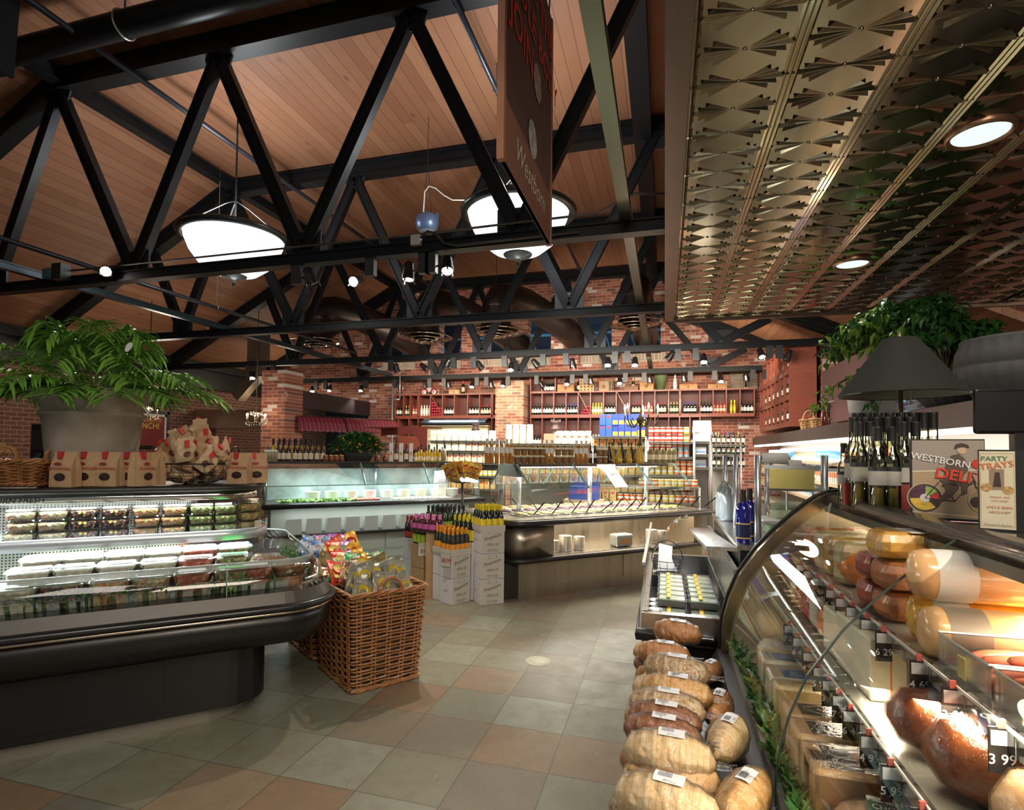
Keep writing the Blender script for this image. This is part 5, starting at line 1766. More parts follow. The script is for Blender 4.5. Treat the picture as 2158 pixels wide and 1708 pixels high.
MB().bb(-L + .05, L - .05, -D + .1, D - .05, .835, .86).obj('cold_pan', M((.75, .78, .76), .25, .5), far_case)
zt5 = 1.44
m = MB().bb(-L + .1, L - .25, -.18, .28, zt5 - .03, zt5)
m.obj('top_board', M((.16, .15, .13), .3), far_case)
m = MB().bb(-L + .1, L - .25, -.20, -.18, zt5 - .10, zt5 - .005)
m.obj('black_fascia', M((.02, .02, .02), .25), far_case)
m = MB()
letters(m, 'WESTBORN MARKET', .06, Matrix.Translation((.25, -.202, zt5 - .08)) @ Matrix.Rotation(PI / 2, 4, 'X'), bold=.004)
m.obj('fascia_lettering', M((.45, .42, .36), .5), far_case)
g = (-D + .08, zt5 - .33)
m = MB()
m.add([(-L + .05, -.19, zt5 - .02), (L - .05, -.19, zt5 - .02), (L - .05, g[0], g[1]), (-L + .05, g[0], g[1])], [(0, 1, 2, 3)])
m.add([(-L + .05, g[0], g[1]), (L - .05, g[0], g[1]), (L - .05, g[0] + .0, .87), (-L + .05, g[0] + .0, .87)], [(0, 1, 2, 3)])
m.add([(L - .05, -.19, zt5 - .02), (L - .05, g[0], g[1]), (L - .05, g[0], .87), (L - .05, .3, .87), (L - .05, .3, zt5 - .02)], [(0, 1, 2, 3, 4)])
m.add([(-L + .05, -.19, zt5 - .02), (-L + .05, g[0], g[1]), (-L + .05, g[0], .87), (-L + .05, .3, .87), (-L + .05, .3, zt5 - .02)], [(0, 1, 2, 3, 4)])
m.obj('front_glass', GLASS, far_case)
GE = M((.25, .42, .38), .15, .2)
m = MB()
for x_ in (-L + .05, -.25, .75, L - .05):
 m.tube([(x_, -.19, zt5 - .02), (x_, g[0], g[1])], .014, 4)
for x_ in (-L + .05, L - .05):
 m.tube([(x_, g[0], g[1]), (x_, g[0], .87)], .008, 4)
m.tube([(-L + .05, g[0], g[1]), (L - .05, g[0], g[1])], .006, 4)
m.obj('glass_brackets', GE, far_case)
MB().bb(-L + .15, L - .3, .26, .29, .87, zt5 - .03).obj('reflection_panel', M((.34, .42, .40), .15, .3, var=.5, vs_=2.2, coat=.6), far_case)  # opaque panel with pale and dark reflections mottled into its colour
MB().bb(-L + .25, L - .3, -.15, -.11, zt5 - .07, zt5 - .04).obj('strip_light', TUBE, far_case)
for x_ in (-L + .1, .1, L - .3):
 MB().cyl((x_, .2, .86), (x_, .2, zt5 - .03), .02, n=8).obj('post', ALU, far_case)
case_light(S0 + .3, S1 - .4, 8.6, zt5 - .09, 42, (.85, 1, .98), (0, .0, -1), .2)
case_light(S0 + .3, S1 - .4, 8.22, .80, 16, (.95, 1, .95), (0, -.1, -1), .1)
# food in the cold pan
m = MB(); m2 = MB(); m3 = MB()
for k in range(520):
 x_ = random.uniform(-L + .25, -L + 1.3)
 leafy(m, (x_, random.uniform(-D + .14, -D + .4), .875), .05, .022, (random.uniform(-1, 1), random.uniform(-1, 1), random.uniform(.1, .6)))
for k in range(120):
 x_ = random.uniform(-L + 1.3, -L + 1.65)
 m2.ball((x_, random.uniform(-D + .16, -D + .4), .88), .018, 6, 4)
for k in range(300):
 x_ = random.uniform(-L + 1.9, L - .5)
 m3.ball((x_, random.uniform(-D + .16, -D + .45), .87), .02, 6, 4, 1.5, 1, .6)
for q, mt_, lb in ((m, M((.25, .50, .06), .5, var=.4), 'lettuce spread in the left of the far salad case'), (m2, M((.65, .14, .10), .4), 'red cut vegetables in the far salad case'), (m3, food_mat('mixed_salad', [(.75, .7, .5), (.2, .15, .08), (.6, .5, .2), (.85, .8, .65)], 40), 'pale mixed salads along the right of the far salad case')):
 o = q.obj('salad_filling', mt_, None, far_case.location)
 o.rotation_euler.z = R45
 tag(o, lb, 'food', kind='stuff')
# white dishes and dark hanging shapes seen inside
dish = thing('white_crock', 'crock', 'crock')
MB().lathe([(.001, 0), (.09, 0), (.10, .02), (.105, .12), (.112, .13), (.10, .13), (.09, .02), (.001, .02)], 18, caps=False).obj('crock_body', WHT, dish)
for k in range(9):
 place(dish, far_case.matrix_basis @ Vector((-L + .75 + k * .28, .0, .862)), 0, 'white crock, %s from the left inside the far salad case' % ORD[k], 'white crocks in the far salad case')
root = thing('paper_roll', 'tall white paper bag standing in the right end of the far salad case', 'paper bag', far_case.matrix_basis @ Vector((L - .55, -.05, .862)), R45)
crumple(.2, .16, .42, 5, .05).obj('white_paper', WHT, root)
# stacked takeout lids on the under shelf
tray = thing('takeout_container', 'c', 'takeout container')
m = MB()
m.loft([[(x_ * k, y_, z_ * k2) for x_, z_ in ((-.1, .0), (.1, .0), (.1, .21), (-.1, .21))] for k, k2, y_ in ((1, 1, 0), (.92, .97, .05))])
m.obj('white_tray', M((.55, .60, .60), .25, coat=.4), tray)
for k in range(11):
 for j in range(2):
  place(tray, far_case.matrix_basis @ Vector((-L + .42 + k * .27, -D + .09 + j * .09, .441)), R45, '%s white takeout tray from the left, %s stack under the far salad case' % (ORD[k], ['front', 'rear'][j]), 'takeout trays under the far salad case')
E5 = far_case.matrix_basis
def onpl_b(x_, y_, b_):
 pt = onpl(x_, y_, SW(0, b_), (.70711, -.70711, 0))
 return (pt.x + pt.y) * .70711
# bottles and plants on top of the far case
oilb = part_bottle('oil_bottle', 'tall', OIL, CAPK, CREAM, .72, (.08, .34), 12, None)
oild = part_bottle('oil_bottle', 'oil', DKL, CAPK, CREAM, .72, (.12, .45), 12, None)
honj = thing('honey_jar', 'jar', 'jar')
MB().lathe([(.001, 0), (.04, 0), (.045, .03), (.04, .07), (.03, .085)], 12, caps=False).obj('jar_glass', gl((.20, .06, .02)), honj)
MB().lathe([(.032, .082), (.034, .10), (.001, .10)], 12, caps=False).obj('lid', M((.5, .3, .1), .3, .6), honj)
n_ = 0
for k, x_ in enumerate([586, 597, 608, 622, 632, 644, 655, 668, 680]):
 s_ = onpl_b(x_, 965, 8.60)
 place(oild, SW(s_, 8.60, zt5), 0, '%s dark labelled oil bottle from the left on the far case' % ORD[k], 'oil bottles on the far salad case')
 place(oilb, SW(s_ + .03, 8.72, zt5), 0, '%s tall golden oil bottle, rear row, left part of the far case' % ORD[k], 'tall oil bottles on the far salad case')
 if k % 2 == 0:
  place(oilb, SW(s_ - .04, 8.82, zt5), 0, '%s golden oil bottle at the very back of the far case' % ORD[k], 'tall oil bottles on the far salad case')
jarb = thing('spice_jar', 'jar', 'jar')
MB().lathe([(.001, 0), (.028, 0), (.028, .13), (.022, .14)], 12, caps=False).obj('jar_glass', M((.42, .36, .22), .2, var=.4, vs_=30), jarb)
MB().lathe([(.024, .138), (.026, .165), (.001, .166)], 12, caps=False).obj('lid', WHT, jarb)
for k, x_ in enumerate([560, 567, 574, 581]):
 place(jarb, SW(onpl_b(x_, 965, 8.58), 8.58, zt5), 0, '%s spice jar from the left corner of the far case' % ORD[k], 'spice jars on the far salad case')
for k, x_ in enumerate([686, 698, 709, 720, 795, 812]):
 place(honj, SW(onpl_b(x_, 965, 8.56), 8.56, zt5), 0, '%s small amber jar %s of the plant trough' % (ORD[k % 4], 'left' if k < 4 else 'right'), 'amber jars on the far salad case')
carton = thing('tall_carton', 'carton', 'carton')
MB().bb(-.028, .028, -.028, .028, 0, .29).obj('carton_body', WHT, carton)
MB().bb(-.016, .016, -.030, -.028, .10, .15).obj('printed_mark', M((.75, .35, .05), .5), carton)
for k, x_ in enumerate([824, 845, 866]):
 place(carton, SW(onpl_b(x_, 965, 8.58), 8.58, zt5), R45 - .4, '%s tall white carton with an orange mark right of the plant' % ORD[k], 'white cartons on the far salad case')
for k, x_ in enumerate([835, 856]):
 place(oild, SW(onpl_b(x_, 965, 8.60), 8.60, zt5), 0, '%s dark oil bottle between the white cartons' % ['left', 'right'][k], 'oil bottles between the cartons')
for k in range(12):
 x_ = 876 + k * 5.6
 place(oilb, SW(onpl_b(x_, 965, 8.58 + (k % 3) * .08), 8.58 + (k % 3) * .08, zt5), 0, '%s slim golden bottle in the cluster at the right end of the far case' % ORD[k], 'golden bottles at the right end of the far case', scale=.62 + .1 * (k % 3))
for k in range(2):
 place(jarb, SW(onpl_b(936, 965, 8.58), 8.58 + k * .1, zt5), 0, '%s wide jar closing the row on the far case' % ['front', 'rear'][k], 'wide jars on the far case', scale=1.25)
# trough with arrangement
s_ = onpl_b(757, 960, 8.62)
root = thing('plant_trough', 'dark trough filled with green and orange foliage on the far case', 'plant', SW(s_, 8.70, zt5), R45 - .35)
MB().loft([[(x_ * k, y_ * k, z_) for x_, y_ in ((-.24, -.08), (-.18, -.11), (.18, -.11), (.24, -.08), (.24, .08), (-.24, .08))] for k, z_ in ((.75, 0), (.95, .08), (1.08, .16))]).obj('trough', M((.025, .02, .02), .5, bump=.4), root)
m = MB(); m2 = MB()
for k in range(900):
 a = random.uniform(0, 2 * PI)
 e = random.uniform(-.15, 1.4)
 rr = random.uniform(.55, 1.0)
 c = Vector((math.cos(a) * math.cos(e) * .40 * rr, math.sin(a) * math.cos(e) * .22 * rr, .17 + math.sin(e) * .24 * rr))
 d = Vector((c.x, c.y, c.z - .05))
 if random.random() < .93:
  leafy(m, c, random.uniform(.06, .11), random.uniform(.02, .04), d + Vector((random.uniform(-.2, .2),) * 3), curl=.5)
 else:
  m2.ball(c * 1.03, .02, 6, 4)
m.obj('foliage', M((.035, .13, .025), .4, var=.6, vs_=9), root)
m2.obj('orange_flowers', M((.50, .22, .02), .5), root)
# == chip baskets
b0 = onz(735, 1470)
b1 = onz(885, 1430)
b2 = onz(672, 1405)
ex = (b1 - b0); ey = (b2 - b0)
rzb = math.atan2(ex.y, ex.x)
ctr = b0 + ex / 2 + ey / 2
wicker('wicker_hamper', 'large square wicker hamper full of snack bags, nearest the viewer', (ctr.x, ctr.y, 0.012), rzb, .50, .60, .635, .035, 27, (5, 6), .0068, handles=[(0, -.345, 0, .19, .13)])
c2 = ctr + Vector((math.cos(rzb + PI / 2), math.sin(rzb + PI / 2), 0)) * .74
wicker('wicker_hamper', 'second large wicker hamper of snack bags, right behind the first one', (c2.x, c2.y, 0.012), rzb, .50, .60, .635, .035, 27, (5, 6), .0068)
def chip_proto(col, col2, i):
 root = thing('snack_bag', 'bag', 'snack bag')
 w_, h_ = .155, .25
 m = MB()
 N = 14
 rnd = random.Random(i)
 rings = []
 for z_, k, d in ((0, 1, .003), (.012, 1, .004), (.035, .96, .035), (.09, .95, .058), (.15, .95, .055), (.205, .97, .032), (.235, 1, .004), (h_, 1.01, .003)):
  rings.append([((math.cos(2 * PI * j / N)) * w_ / 2 * k * (1 if abs(math.cos(2 * PI * j / N)) > .99 else (abs(math.cos(2 * PI * j / N)) ** -.25)) * (1 + rnd.uniform(-.02, .02)), math.sin(2 * PI * j / N) * d / 2 * (1 + rnd.uniform(-.22, .22)), z_ + rnd.uniform(-.003, .003)) for j in range(N)])
 m.smooth = False
 m.loft(rings)
 m.obj('foil_bag', col, root)
 m = MB()
 m.lathe([(.001, -.003), (.045, -.0), (.048, .006)], 14, Matrix.Translation((0, -.028, .15)) @ Matrix.Rotation(PI / 2, 4, 'X') @ Matrix.Scale(.9, 4, (0, 1, 0)), caps=False)
 m.obj('printed_logo', col2, root)
 m = MB().bb(-.05, .05, -.0285, -.024, .055, .085)
 m.obj('printed_band', col2, root)
 return root
def foil(col, col2=None):
 c2 = col2 or tuple(k * .4 for k in col)
 m, b = base('foil_%d' % len(MATS), col, .3, .15, coat=.4)
 t = NT(m)
 v, x, y, z = t.coords()
 set_tex(m, b, t.mix(t.ramp(t.noise(v, 13, 3), [(.45, (0, 0, 0)), (.55, (1, 1, 1))]), (*col, 1), (*c2, 1)), None, t.bump(t.noise(v, 30, 3), .4, .02))
 return m
CH = [('grey and yellow', chip_proto(foil((.20, .20, .17), (.28, .27, .20)), M((.75, .55, .05), .4, var=.4, vs_=50), 1)),
 ('olive brown', chip_proto(foil((.14, .10, .04), (.20, .17, .06)), M((.55, .45, .25), .5), 2)),
 ('red', chip_proto(foil((.60, .04, .03), (.55, .12, .05)), M((.85, .75, .2), .4), 3)),
 ('blue', chip_proto(foil((.08, .20, .50), (.50, .55, .62)), M((.75, .75, .75), .4), 4)),
 ('purple', chip_proto(foil((.22, .03, .35), (.45, .30, .5)), M((.3, .6, .75), .4), 5)),
 ('green and white', chip_proto(foil((.03, .35, .10), (.65, .65, .55)), M((.8, .75, .6), .4), 6)),
 ('yellow', chip_proto(foil((.70, .50, .05), (.6, .25, .03)), M((.6, .05, .03), .4), 7)),
 ('brown', chip_proto(foil((.20, .06, .03), (.45, .30, .15)), M((.75, .6, .35), .4), 8))]
def chips(center, zr, rows, nm, seed, lift=0.0):
 rnd = random.Random(seed)
 X = Vector((math.cos(rzb), math.sin(rzb), 0)); Yv = Vector((-X.y, X.x, 0))
 for j, row_ in enumerate(rows):
  n = len(row_)
  for i, c in enumerate(row_):
   u = (i + .5) / n - .5
   v_ = j / max(1, len(rows) - 1) - .5
   p = center + X * u * .50 + Yv * (v_ * .54) + Vector((0, 0, zr + lift * (1 - (2 * v_) ** 2) + rnd.uniform(-.015, .015)))
   place(CH[c][1], p, 0, '%s snack bag, %s in the %s row of the %s hamper' % (CH[c][0], ORD[i], ORD[j], nm), 'snack bags in the %s hamper' % nm,
 rot=(-.55 - .30 * v_ + rnd.uniform(-.25, .25), (-u * 1.1) + rnd.uniform(-.2, .2), rzb + rnd.uniform(-.3, .3)), scale=rnd.uniform(.80, .95))
chips(ctr, .545, [[0, 0, 0, 0, 0, 0], [0, 0, 0, 1, 0, 0], [7, 6, 1, 1, 1, 1], [2, 5, 6, 1, 5, 7], [5, 2, 6, 5, 2, 7], [7, 2, 4, 6, 3, 5]], 'nearest', 3, .10)
chips(c2, .60, [[1, 1, 2, 4, 6, 5], [3, 7, 2, 4, 4, 6], [3, 2, 3, 4, 2, 6], [3, 3, 4, 4, 2, 7], [3, 4, 4, 6, 2, 2]], 'second', 5, .10)
# == bottle cases on the floor by the olive bar
CARD = M((.74, .74, .78), .65)
CARDF = M((.58, .54, .46), .65)
BRN = M((.50, .33, .17), .7)
PRT = M((.16, .12, .10), .6)
def bcase(name, corner, right, left, z, h, label, writing=True, flap=False, mat=None, group=None):
 """box with its near vertical corner given, right corner and left corner on the floor"""
 c, r_, l_ = Vector((corner.x, corner.y, 0)), Vector((right.x, right.y, 0)), Vector((left.x, left.y, 0))
 ex = (r_ - c); W = ex.length; ex.normalize()
 ey = Vector((-ex.y, ex.x, 0)); D_ = max(.16, (l_ - c).dot(ey))
 root = thing(name, label, 'carton', (c.x, c.y, z), math.atan2(ex.y, ex.x), group)
 MB().bb(0, W, 0, D_, 0, h, None, .004).obj('carton_body', mat or CARD, root)
 if mat is None:
  MB().bb(.002, W - .002, -.0012, .0, .004, h - .004).obj('printed_face', CARDF, root)
 f = Matrix.Translation((W / 2, -.002, 0)) @ Matrix.Rotation(PI / 2, 4, 'X')
 if writing and mat is None:
  m = MB()
  letters(m, 'Premium', .055, f @ Matrix.Translation((0, h * .60, 0)) @ Matrix.Rotation(.28, 4, 'Z'), shear=.35, bold=.012)
  letters(m, 'olive oil', .042, f @ Matrix.Translation((0, h * .33, 0)), bold=.008)
  letters(m, 'EXTRA VIRGIN', .018, f @ Matrix.Translation((0, h * .13, 0)), bold=.01)
  letters(m, 'FIRST COLD PRESS', .014, f @ Matrix.Translation((0, h * .07, 0)), bold=.01)
  m.bb(-.075, .075, h * .30, h * .305, 0, .0006, f)
  for q in ((-.045, .045, h * .93, h * .935), (-.045, .045, h * .82, h * .825), (-.047, -.043, h * .82, h * .935), (.043, .047, h * .82, h * .935)):
   m.bb(*q, 0, .0006, f)
  m.obj('black_print', PRT, root)
  f2 = Matrix.Translation((0, D_ / 2, 0)) @ Matrix.Rotation(-PI / 2, 4, 'Z') @ Matrix.Rotation(PI / 2, 4, 'X') @ Matrix.Translation((0, 0, .001))
  m = MB()
  letters(m, 'NOT FOR\nRESALE', .016, f2 @ Matrix.Translation((0, h * .52, .0)), bold=.01)
  m.obj('side_print', PRT, root)
 if mat is not None and writing:
  m = MB()
  letters(m, 'PRAG  7750', .05, f @ Matrix.Translation((0, h * .6, 0)), bold=.02)
  m.obj('black_print', PRT, root)
 if flap:
  m = MB()
  m.bb(-.004, W + .004, -.008, -.004, h - .03, h + .035)
  m.bb(-.008, -.004, -.004, D_, h - .03, h + .035)
  m.obj('cut_rim', CARDF if mat is None else mat, root)
 return root, ex, ey, W, D_
def fill_case(spec, zb, proto, nx, ny, lab, grp):
 root, ex, ey, W, D_ = spec
 o = root.location
 for j in range(ny):
  for i in range(nx):
   p = Vector((o.x, o.y, zb)) + ex * (W * (i + .5) / nx) + ey * (D_ * (j + .5) / ny)
   place(proto, p, random.uniform(0, 6), lab % (ORD[i], ORD[j]), grp)
yb = part_bottle('oil_bottle', 'oil', GB, CAPY, LYEL, .79, (.05, .48), 14)
ob = part_bottle('oil_bottle', 'oil', M((.02, .022, .018), .45), CAPO, LORG, .77, (.05, .42), 14)
vb = part_bottle('oil_bottle', 'oil', GG, CAPK, LGRN, .74, (.05, .40), 14)
rb_ = part_bottle('vinegar_bottle', 'oil', gl((.05, .01, .02)), CAPR, LRED, .74, (.05, .30), 14)
A1, A2, A0 = onz(1012, 1277), onz(1062, 1272), onz(993, 1268)
A0 = A1 + (A0 - A1) * 1.55
for k in range(3):
 sp = bcase('bottle_carton', A1, A2, A0, .267 * k, .262, 'white olive oil carton, %s of the tall stack by the olive bar' % ['bottom', 'middle', 'top'][k], flap=(k == 2), group='white olive oil cartons')
fill_case(sp, .535 + .235, yb, 4, 4, 'yellow-capped oil bottle, %s from left in the %s row of the tall stack', 'yellow-capped oil bottles')
B1, B2, B0_ = onz(952, 1277), onz(990, 1268), onz(922, 1270)
for k in range(2):
 sp = bcase('bottle_carton', B1, B2, B0_, .272 * k, .267, 'white olive oil carton, %s of the front low stack' % ['bottom', 'top'][k], flap=(k == 1), group='white olive oil cartons')
fill_case(sp, .272 + .245, ob, 4, 3, 'orange-capped dark bottle, %s from left in the %s row of the low stack', 'orange-capped oil bottles')
# price card on the low stack
def price_card(p, rz, w_, h_, big_, label, small='OLIVE OIL'):
 root = thing('price_card', label, 'price card', p, rz)
 MB().bb(-w_ / 2, w_ / 2, -.002, .0, 0, h_).obj('card', M((.60, .57, .50), .6), root)
 m = MB()
 f = Matrix.Translation((0, -.003, 0)) @ Matrix.Rotation(PI / 2, 4, 'X')
 letters(m, big_, h_ * .38, f @ Matrix.Translation((w_ * .1, h_ * .25, 0)), bold=.015)
 m.obj('red_price', M((.45, .08, .06), .6), root)
 m = MB()
 letters(m, small, h_ * .13, f @ Matrix.Translation((0, h_ * .75, 0)), bold=.008)
 m.obj('small_print', M((.40, .38, .32), .6), root)
 return root
rB = sp[0].rotation_euler.z
qx = (B0_ - B1)
price_card(B1 + qx * .40 + Vector((-.0, -.0, .40)) + Vector((math.cos(rB - PI / 2), math.sin(rB - PI / 2), 0)) * .0 + qx.normalized().cross(Vector((0, 0, 1))) * -.016, math.atan2(-qx.y, -qx.x), .13, .17, '$8.99', 'price card reading $8.99 clipped on the low oil stack', 'DAVID OLIVE')
# second column of white cartons just behind, then the brown one, then the far white
C1 = B0_ + (B0_ - B1) * .05
C1 = Vector((C1.x, C1.y, 0)) + (B2 - B1) * .25
for k in range(2):
 sp = bcase('bottle_carton', C1, C1 + (B2 - B1) * .9, C1 + (B0_ - B1) * .62, .272 * k, .267, 'white carton, %s of the stack left behind the orange-capped bottles' % ['bottom', 'top'][k], writing=False, flap=(k == 1), group='plain white cartons')
fill_case(sp, .272 + .25, ob, 3, 3, 'orange-capped bottle, %s from left in the %s row of the rear low stack', 'orange-capped oil bottles')
E1 = onz(884, 1252)
exd = (B2 - B1).normalized(); eyd = (B0_ - B1).normalized()
D1 = Vector((E1.x, E1.y, 0))
for k in range(2):
 sp = bcase('bottle_carton', D1 + exd * .04, D1 + exd * .34, D1 + exd * .04 + eyd * .24, .272 * k, .267, 'brown cardboard carton, %s of the pair under the green bottles' % ['bottom', 'top'][k], mat=BRN, flap=False, group='brown cartons')
fill_case(sp, .545, vb, 4, 3, 'black-capped green-labelled bottle, %s from left in the %s row on the brown carton', 'green-labelled oil bottles')
price_card(D1 + exd * .05 + Vector((.0, -.012, .42)), R45 - .3, .11, .15, '$10', 'price card on the brown carton')
F1 = onz(868, 1225)
for k in range(2):
 sp = bcase('bottle_carton', F1, F1 + exd * .22, F1 + eyd * .2, .26 * k, .255, 'white carton, %s of the pair under the wine-red vinegar bottles' % ['bottom', 'top'][k], writing=False, group='plain white cartons')
fill_case(sp, .52, rb_, 3, 3, 'wine-red vinegar bottle, %s from left in the %s row, farthest carton', 'vinegar bottles')
price_card(F1 + Vector((.0, -.014, .38)), R45 - .6, .10, .15, '$6', 'price card on the farthest white carton')
# upper tier behind: green bottles on crates, pink ribboned bottles
G1 = A1 + (A0 - A1).normalized() * .22 + (A2 - A1) * .0
G1 = Vector((G1.x, G1.y, 0))
for k, (off, z0, h, mt_, nm) in enumerate(((.0, .0, .62, CARD, 'white'), (.42, .0, .70, BRN, 'brown'))):
 base_ = G1 + eyd * off + exd * .02
 sp = bcase('bottle_carton', base_, base_ + exd * .36, base_ + eyd * .38, z0, h, 'tall %s carton stack behind the yellow-capped bottles' % nm, writing=False, mat=mt_)
 fill_case(sp, h + .002, vb if k else yb, 5, 5, ('dark green-labelled bottle' if k else 'yellow-capped bottle') + ', %s from left in the %s row of the ' + ('rear' if k else 'second') + ' tier', 'bottles on the rear tiers')
pk = part_bottle('ribboned_bottle', 'squat', gl((.06, .015, .02)), PINK, M((.5, .1, .3), .5), .72, (.2, .5), 12)
for k in range(8):
 p = G1 + eyd * (.42 + (k % 4) * .09) + exd * (-.04 - (k // 4) * .09) + Vector((0, 0, .705))
 place(pk, p, 0, 'pink-topped dark bottle, %s in the ribboned group' % ORD[k], 'pink-ribboned bottles', scale=1.3)
tag(MB().bb(-.12, .09, -.06, .38, 0, .70).obj('bottle_carton', BRN, None, G1 + eyd * .42 + exd * -.06), 'brown slatted carton carrying the pink-topped bottles', 'carton')
# == olive bar
OS0, OS1, OB0, OB1 = 2.98, 6.15, 5.19, 6.72
O = SW((OS0 + OS1) / 2, (OB0 + OB1) / 2)
bar = thing('olive_bar', 'steel-clad olive bar with a glass canopy and tongs, in the middle of the room', 'salad bar', O, R45)
L, D = (OS1 - OS0) / 2, (OB1 - OB0) / 2
def bar_path(ins, x0=None, r=.25):
 """closed loop rounded at the left end"""
 pts = []
 xl = -L + ins
 for k in range(7):
  a = PI + PI / 2 * k / 6
  pts.append((xl + r + r * math.cos(a), -D + ins + r + r * math.sin(a), 0))
 pts += [(L - ins, -D + ins, 0), (L - ins, D - ins, 0)]
 for k in range(7):
  a = PI / 2 + PI / 2 * k / 6
  pts.append((xl + r + r * math.cos(a), D - ins - r + r * math.sin(a), 0))
 return pts
BRUSH, b = base('brushed_steel_panel', (.42, .36, .28), .32, .9)
t = NT(BRUSH)
v, x, y, z = t.coords()
n = t.noise(t.comb(t.math('MULTIPLY', x, 9), t.math('MULTIPLY', y, 9), t.math('MULTIPLY', z, .5)), 1.5, 3)
set_tex(BRUSH, b, t.mix(n, (.34, .28, .21, 1), (.55, .49, .40, 1)), t.math('MULTIPLY_ADD', n, .3, .18))
m = MB().bb(-L + .18, L - .15, -D + .13, D - .13, .0, .40)
m.obj('lower_cabinet', BRUSH, bar)
MB().bb(-L + .05, -L + .18, -D + .2, D - .2, .0, .40).obj('end_recess', M((.03, .025, .02), .4), bar)
m = MB()
m.bb(-L + .20, .05, -D + .12, -D + .13, .12, .39).bb(.07, L - .2, -D + .12, -D + .13, .12, .39)
m.obj('door_panels', BRUSH, bar)
m = MB(); fill_slab(m, bar_path(.06, r=.2), .40, .415)
m.smooth = True
m.sweep(bar_path(.06, r=.2), [(-.05, .395), (.015, .40), (.03, .425), (.015, .45), (-.05, .455)], closed=True)
m.obj('lower_bumper', BLACK, bar)
m = MB(); fill_slab(m, bar_path(.07, r=.19), .415, .45)
m.obj('lower_shelf', STAIN, bar)
m = MB(); m.smooth = True
p_ = bar_path(.10, r=.16)
pe = [q for q in p_[-7:]] + [q for q in p_[:7]]
pe = [(-L + .62, D - .10, 0)] + pe + [(-L + .62, -D + .10, 0)]
m.sweep(pe, [(.0, .45), (.0, .80), (-.02, .80), (-.02, .45)])
m.obj('rounded_end_panel', BRUSH, bar)
MB().bb(-L + .4, L - .15, -.05, D - .12, .45, .80).obj('back_panel', BRUSH, bar)
MB().bb(L - .3, L - .15, -D + .13, 0, .45, .80).obj('right_panel', BRUSH, bar)
m = MB(); fill_slab(m, bar_path(.02, r=.23), .815, .855)
m.smooth = True
m.sweep(bar_path(.02, r=.23), [(-.05, .80), (.01, .805), (.025, .83), (.01, .86), (-.05, .865)], closed=True)
m.obj('counter_bumper', BLACK, bar)
m = MB(); fill_slab(m, bar_path(.05, r=.2), .855, .872)
m.obj('steel_counter', M((.70, .68, .62), .2, .9), bar)
# recessed pans in rows
WHF = M((.50, .48, .42), .35)
m = MB()
for j in range(3):
 for i in range(15):
  x_ = -L + .32 + i * .175
  y_ = -D + .32 + j * .38
  m.bb(x_, x_ + .15, y_, y_ + .26, .873, .884)
m.obj('pan_rims', WHF, bar)
olm = [food_mat('green_olives', [(.35, .32, .06), (.45, .40, .10), (.30, .25, .05)], 55), food_mat('black_olives', [(.04, .02, .03), (.08, .03, .04), (.12, .05, .05)], 55), food_mat('antipasto_mix', [(.6, .4, .15), (.5, .12, .06), (.75, .65, .45), (.3, .3, .08)], 45)]
fpan = thing('olive_pan', 'pan', 'food pan')
for i in range(15):
 for j in range(3):
  x_ = -L + .395 + i * .175
  y_ = -D + .45 + j * .38
  if i == 0 and j == 0:
   m = MB(); m.smooth = True
   m.ball((0, 0, .0), .06, 12, 6, 1.05, 1.9, .35, nz=.05)
   m.obj('olives', olm[0], fpan)
  place(fpan, bar.matrix_basis @ Vector((x_, y_, .889)), R45, 'heaped olive pan, %s from the left in the %s row of the olive bar' % (ORD[i], ['front', 'middle', 'back'][j]), 'pans of the olive bar')
mats3 = {}
pans = [o for o in COL.objects if o.name.startswith('olive_pan')]
for k, o in enumerate(pans):
 for c in COL.objects:
  pass
# swap food meshes by kind
pan_kids = [c for o in pans for c in o.children]
alt = []
for mt_ in olm[1:]:
 d = pan_kids[0].data.copy(); d.materials[0] = mt_; alt.append(d)
for k, c in enumerate(pan_kids):
 q = (k * 7) % 3
 if q:
  c.data = alt[q - 1]
# tongs
tong = thing('serving_tongs', 'tongs', 'tongs')
m = MB()
m.add([(-.008, 0, 0), (.008, 0, 0), (.010, 0, .24), (-.010, 0, .24), (-.008, .012, 0), (.008, .012, 0), (.010, .004, .24), (-.010, .004, .24)], [(0, 1, 2, 3), (5, 4, 7, 6), (0, 4, 5, 1), (1, 5, 6, 2), (2, 6, 7, 3), (3, 7, 4, 0)])
m.add([(-.008, 0.02, 0), (.008, 0.02, 0), (.010, .006, .24), (-.010, .006, .24)], [(0, 1, 2, 3)])
m.obj('tong_arms', M((.10, .10, .09), .25, .8), tong)
tx = [(720, .9), (862, .8), (988, .8), (1090, .7), (1195, 1.1), (1300, .8), (1385, .9), (1480, .8), (1590, .75), (1640, .2), (1772, .8), (1870, .9), (1955, 1.1)]
for k, (cx_, tl) in enumerate(tx):
 s_ = onpl_b(920 + cx_ / 3.48, 1080, OB0 + .3)
 place(tong, SW(s_, OB0 + .30 + random.uniform(-.03, .05), .889), 0, '%s pair of steel tongs from the left along the front of the olive bar' % ORD[k], 'tongs along the front of the olive bar', rot=(0, tl * .8, R45 - .6), scale=.8)
for k in range(9):
 s_ = 3.35 + k * .29
 place(tong, SW(s_, OB0 + .85 + random.uniform(-.05, .15), .889), 0, '%s pair of steel tongs from the left in the rear of the olive bar' % ORD[k], 'tongs in the rear of the olive bar', rot=(0, -.7, R45 - .6), scale=.75)
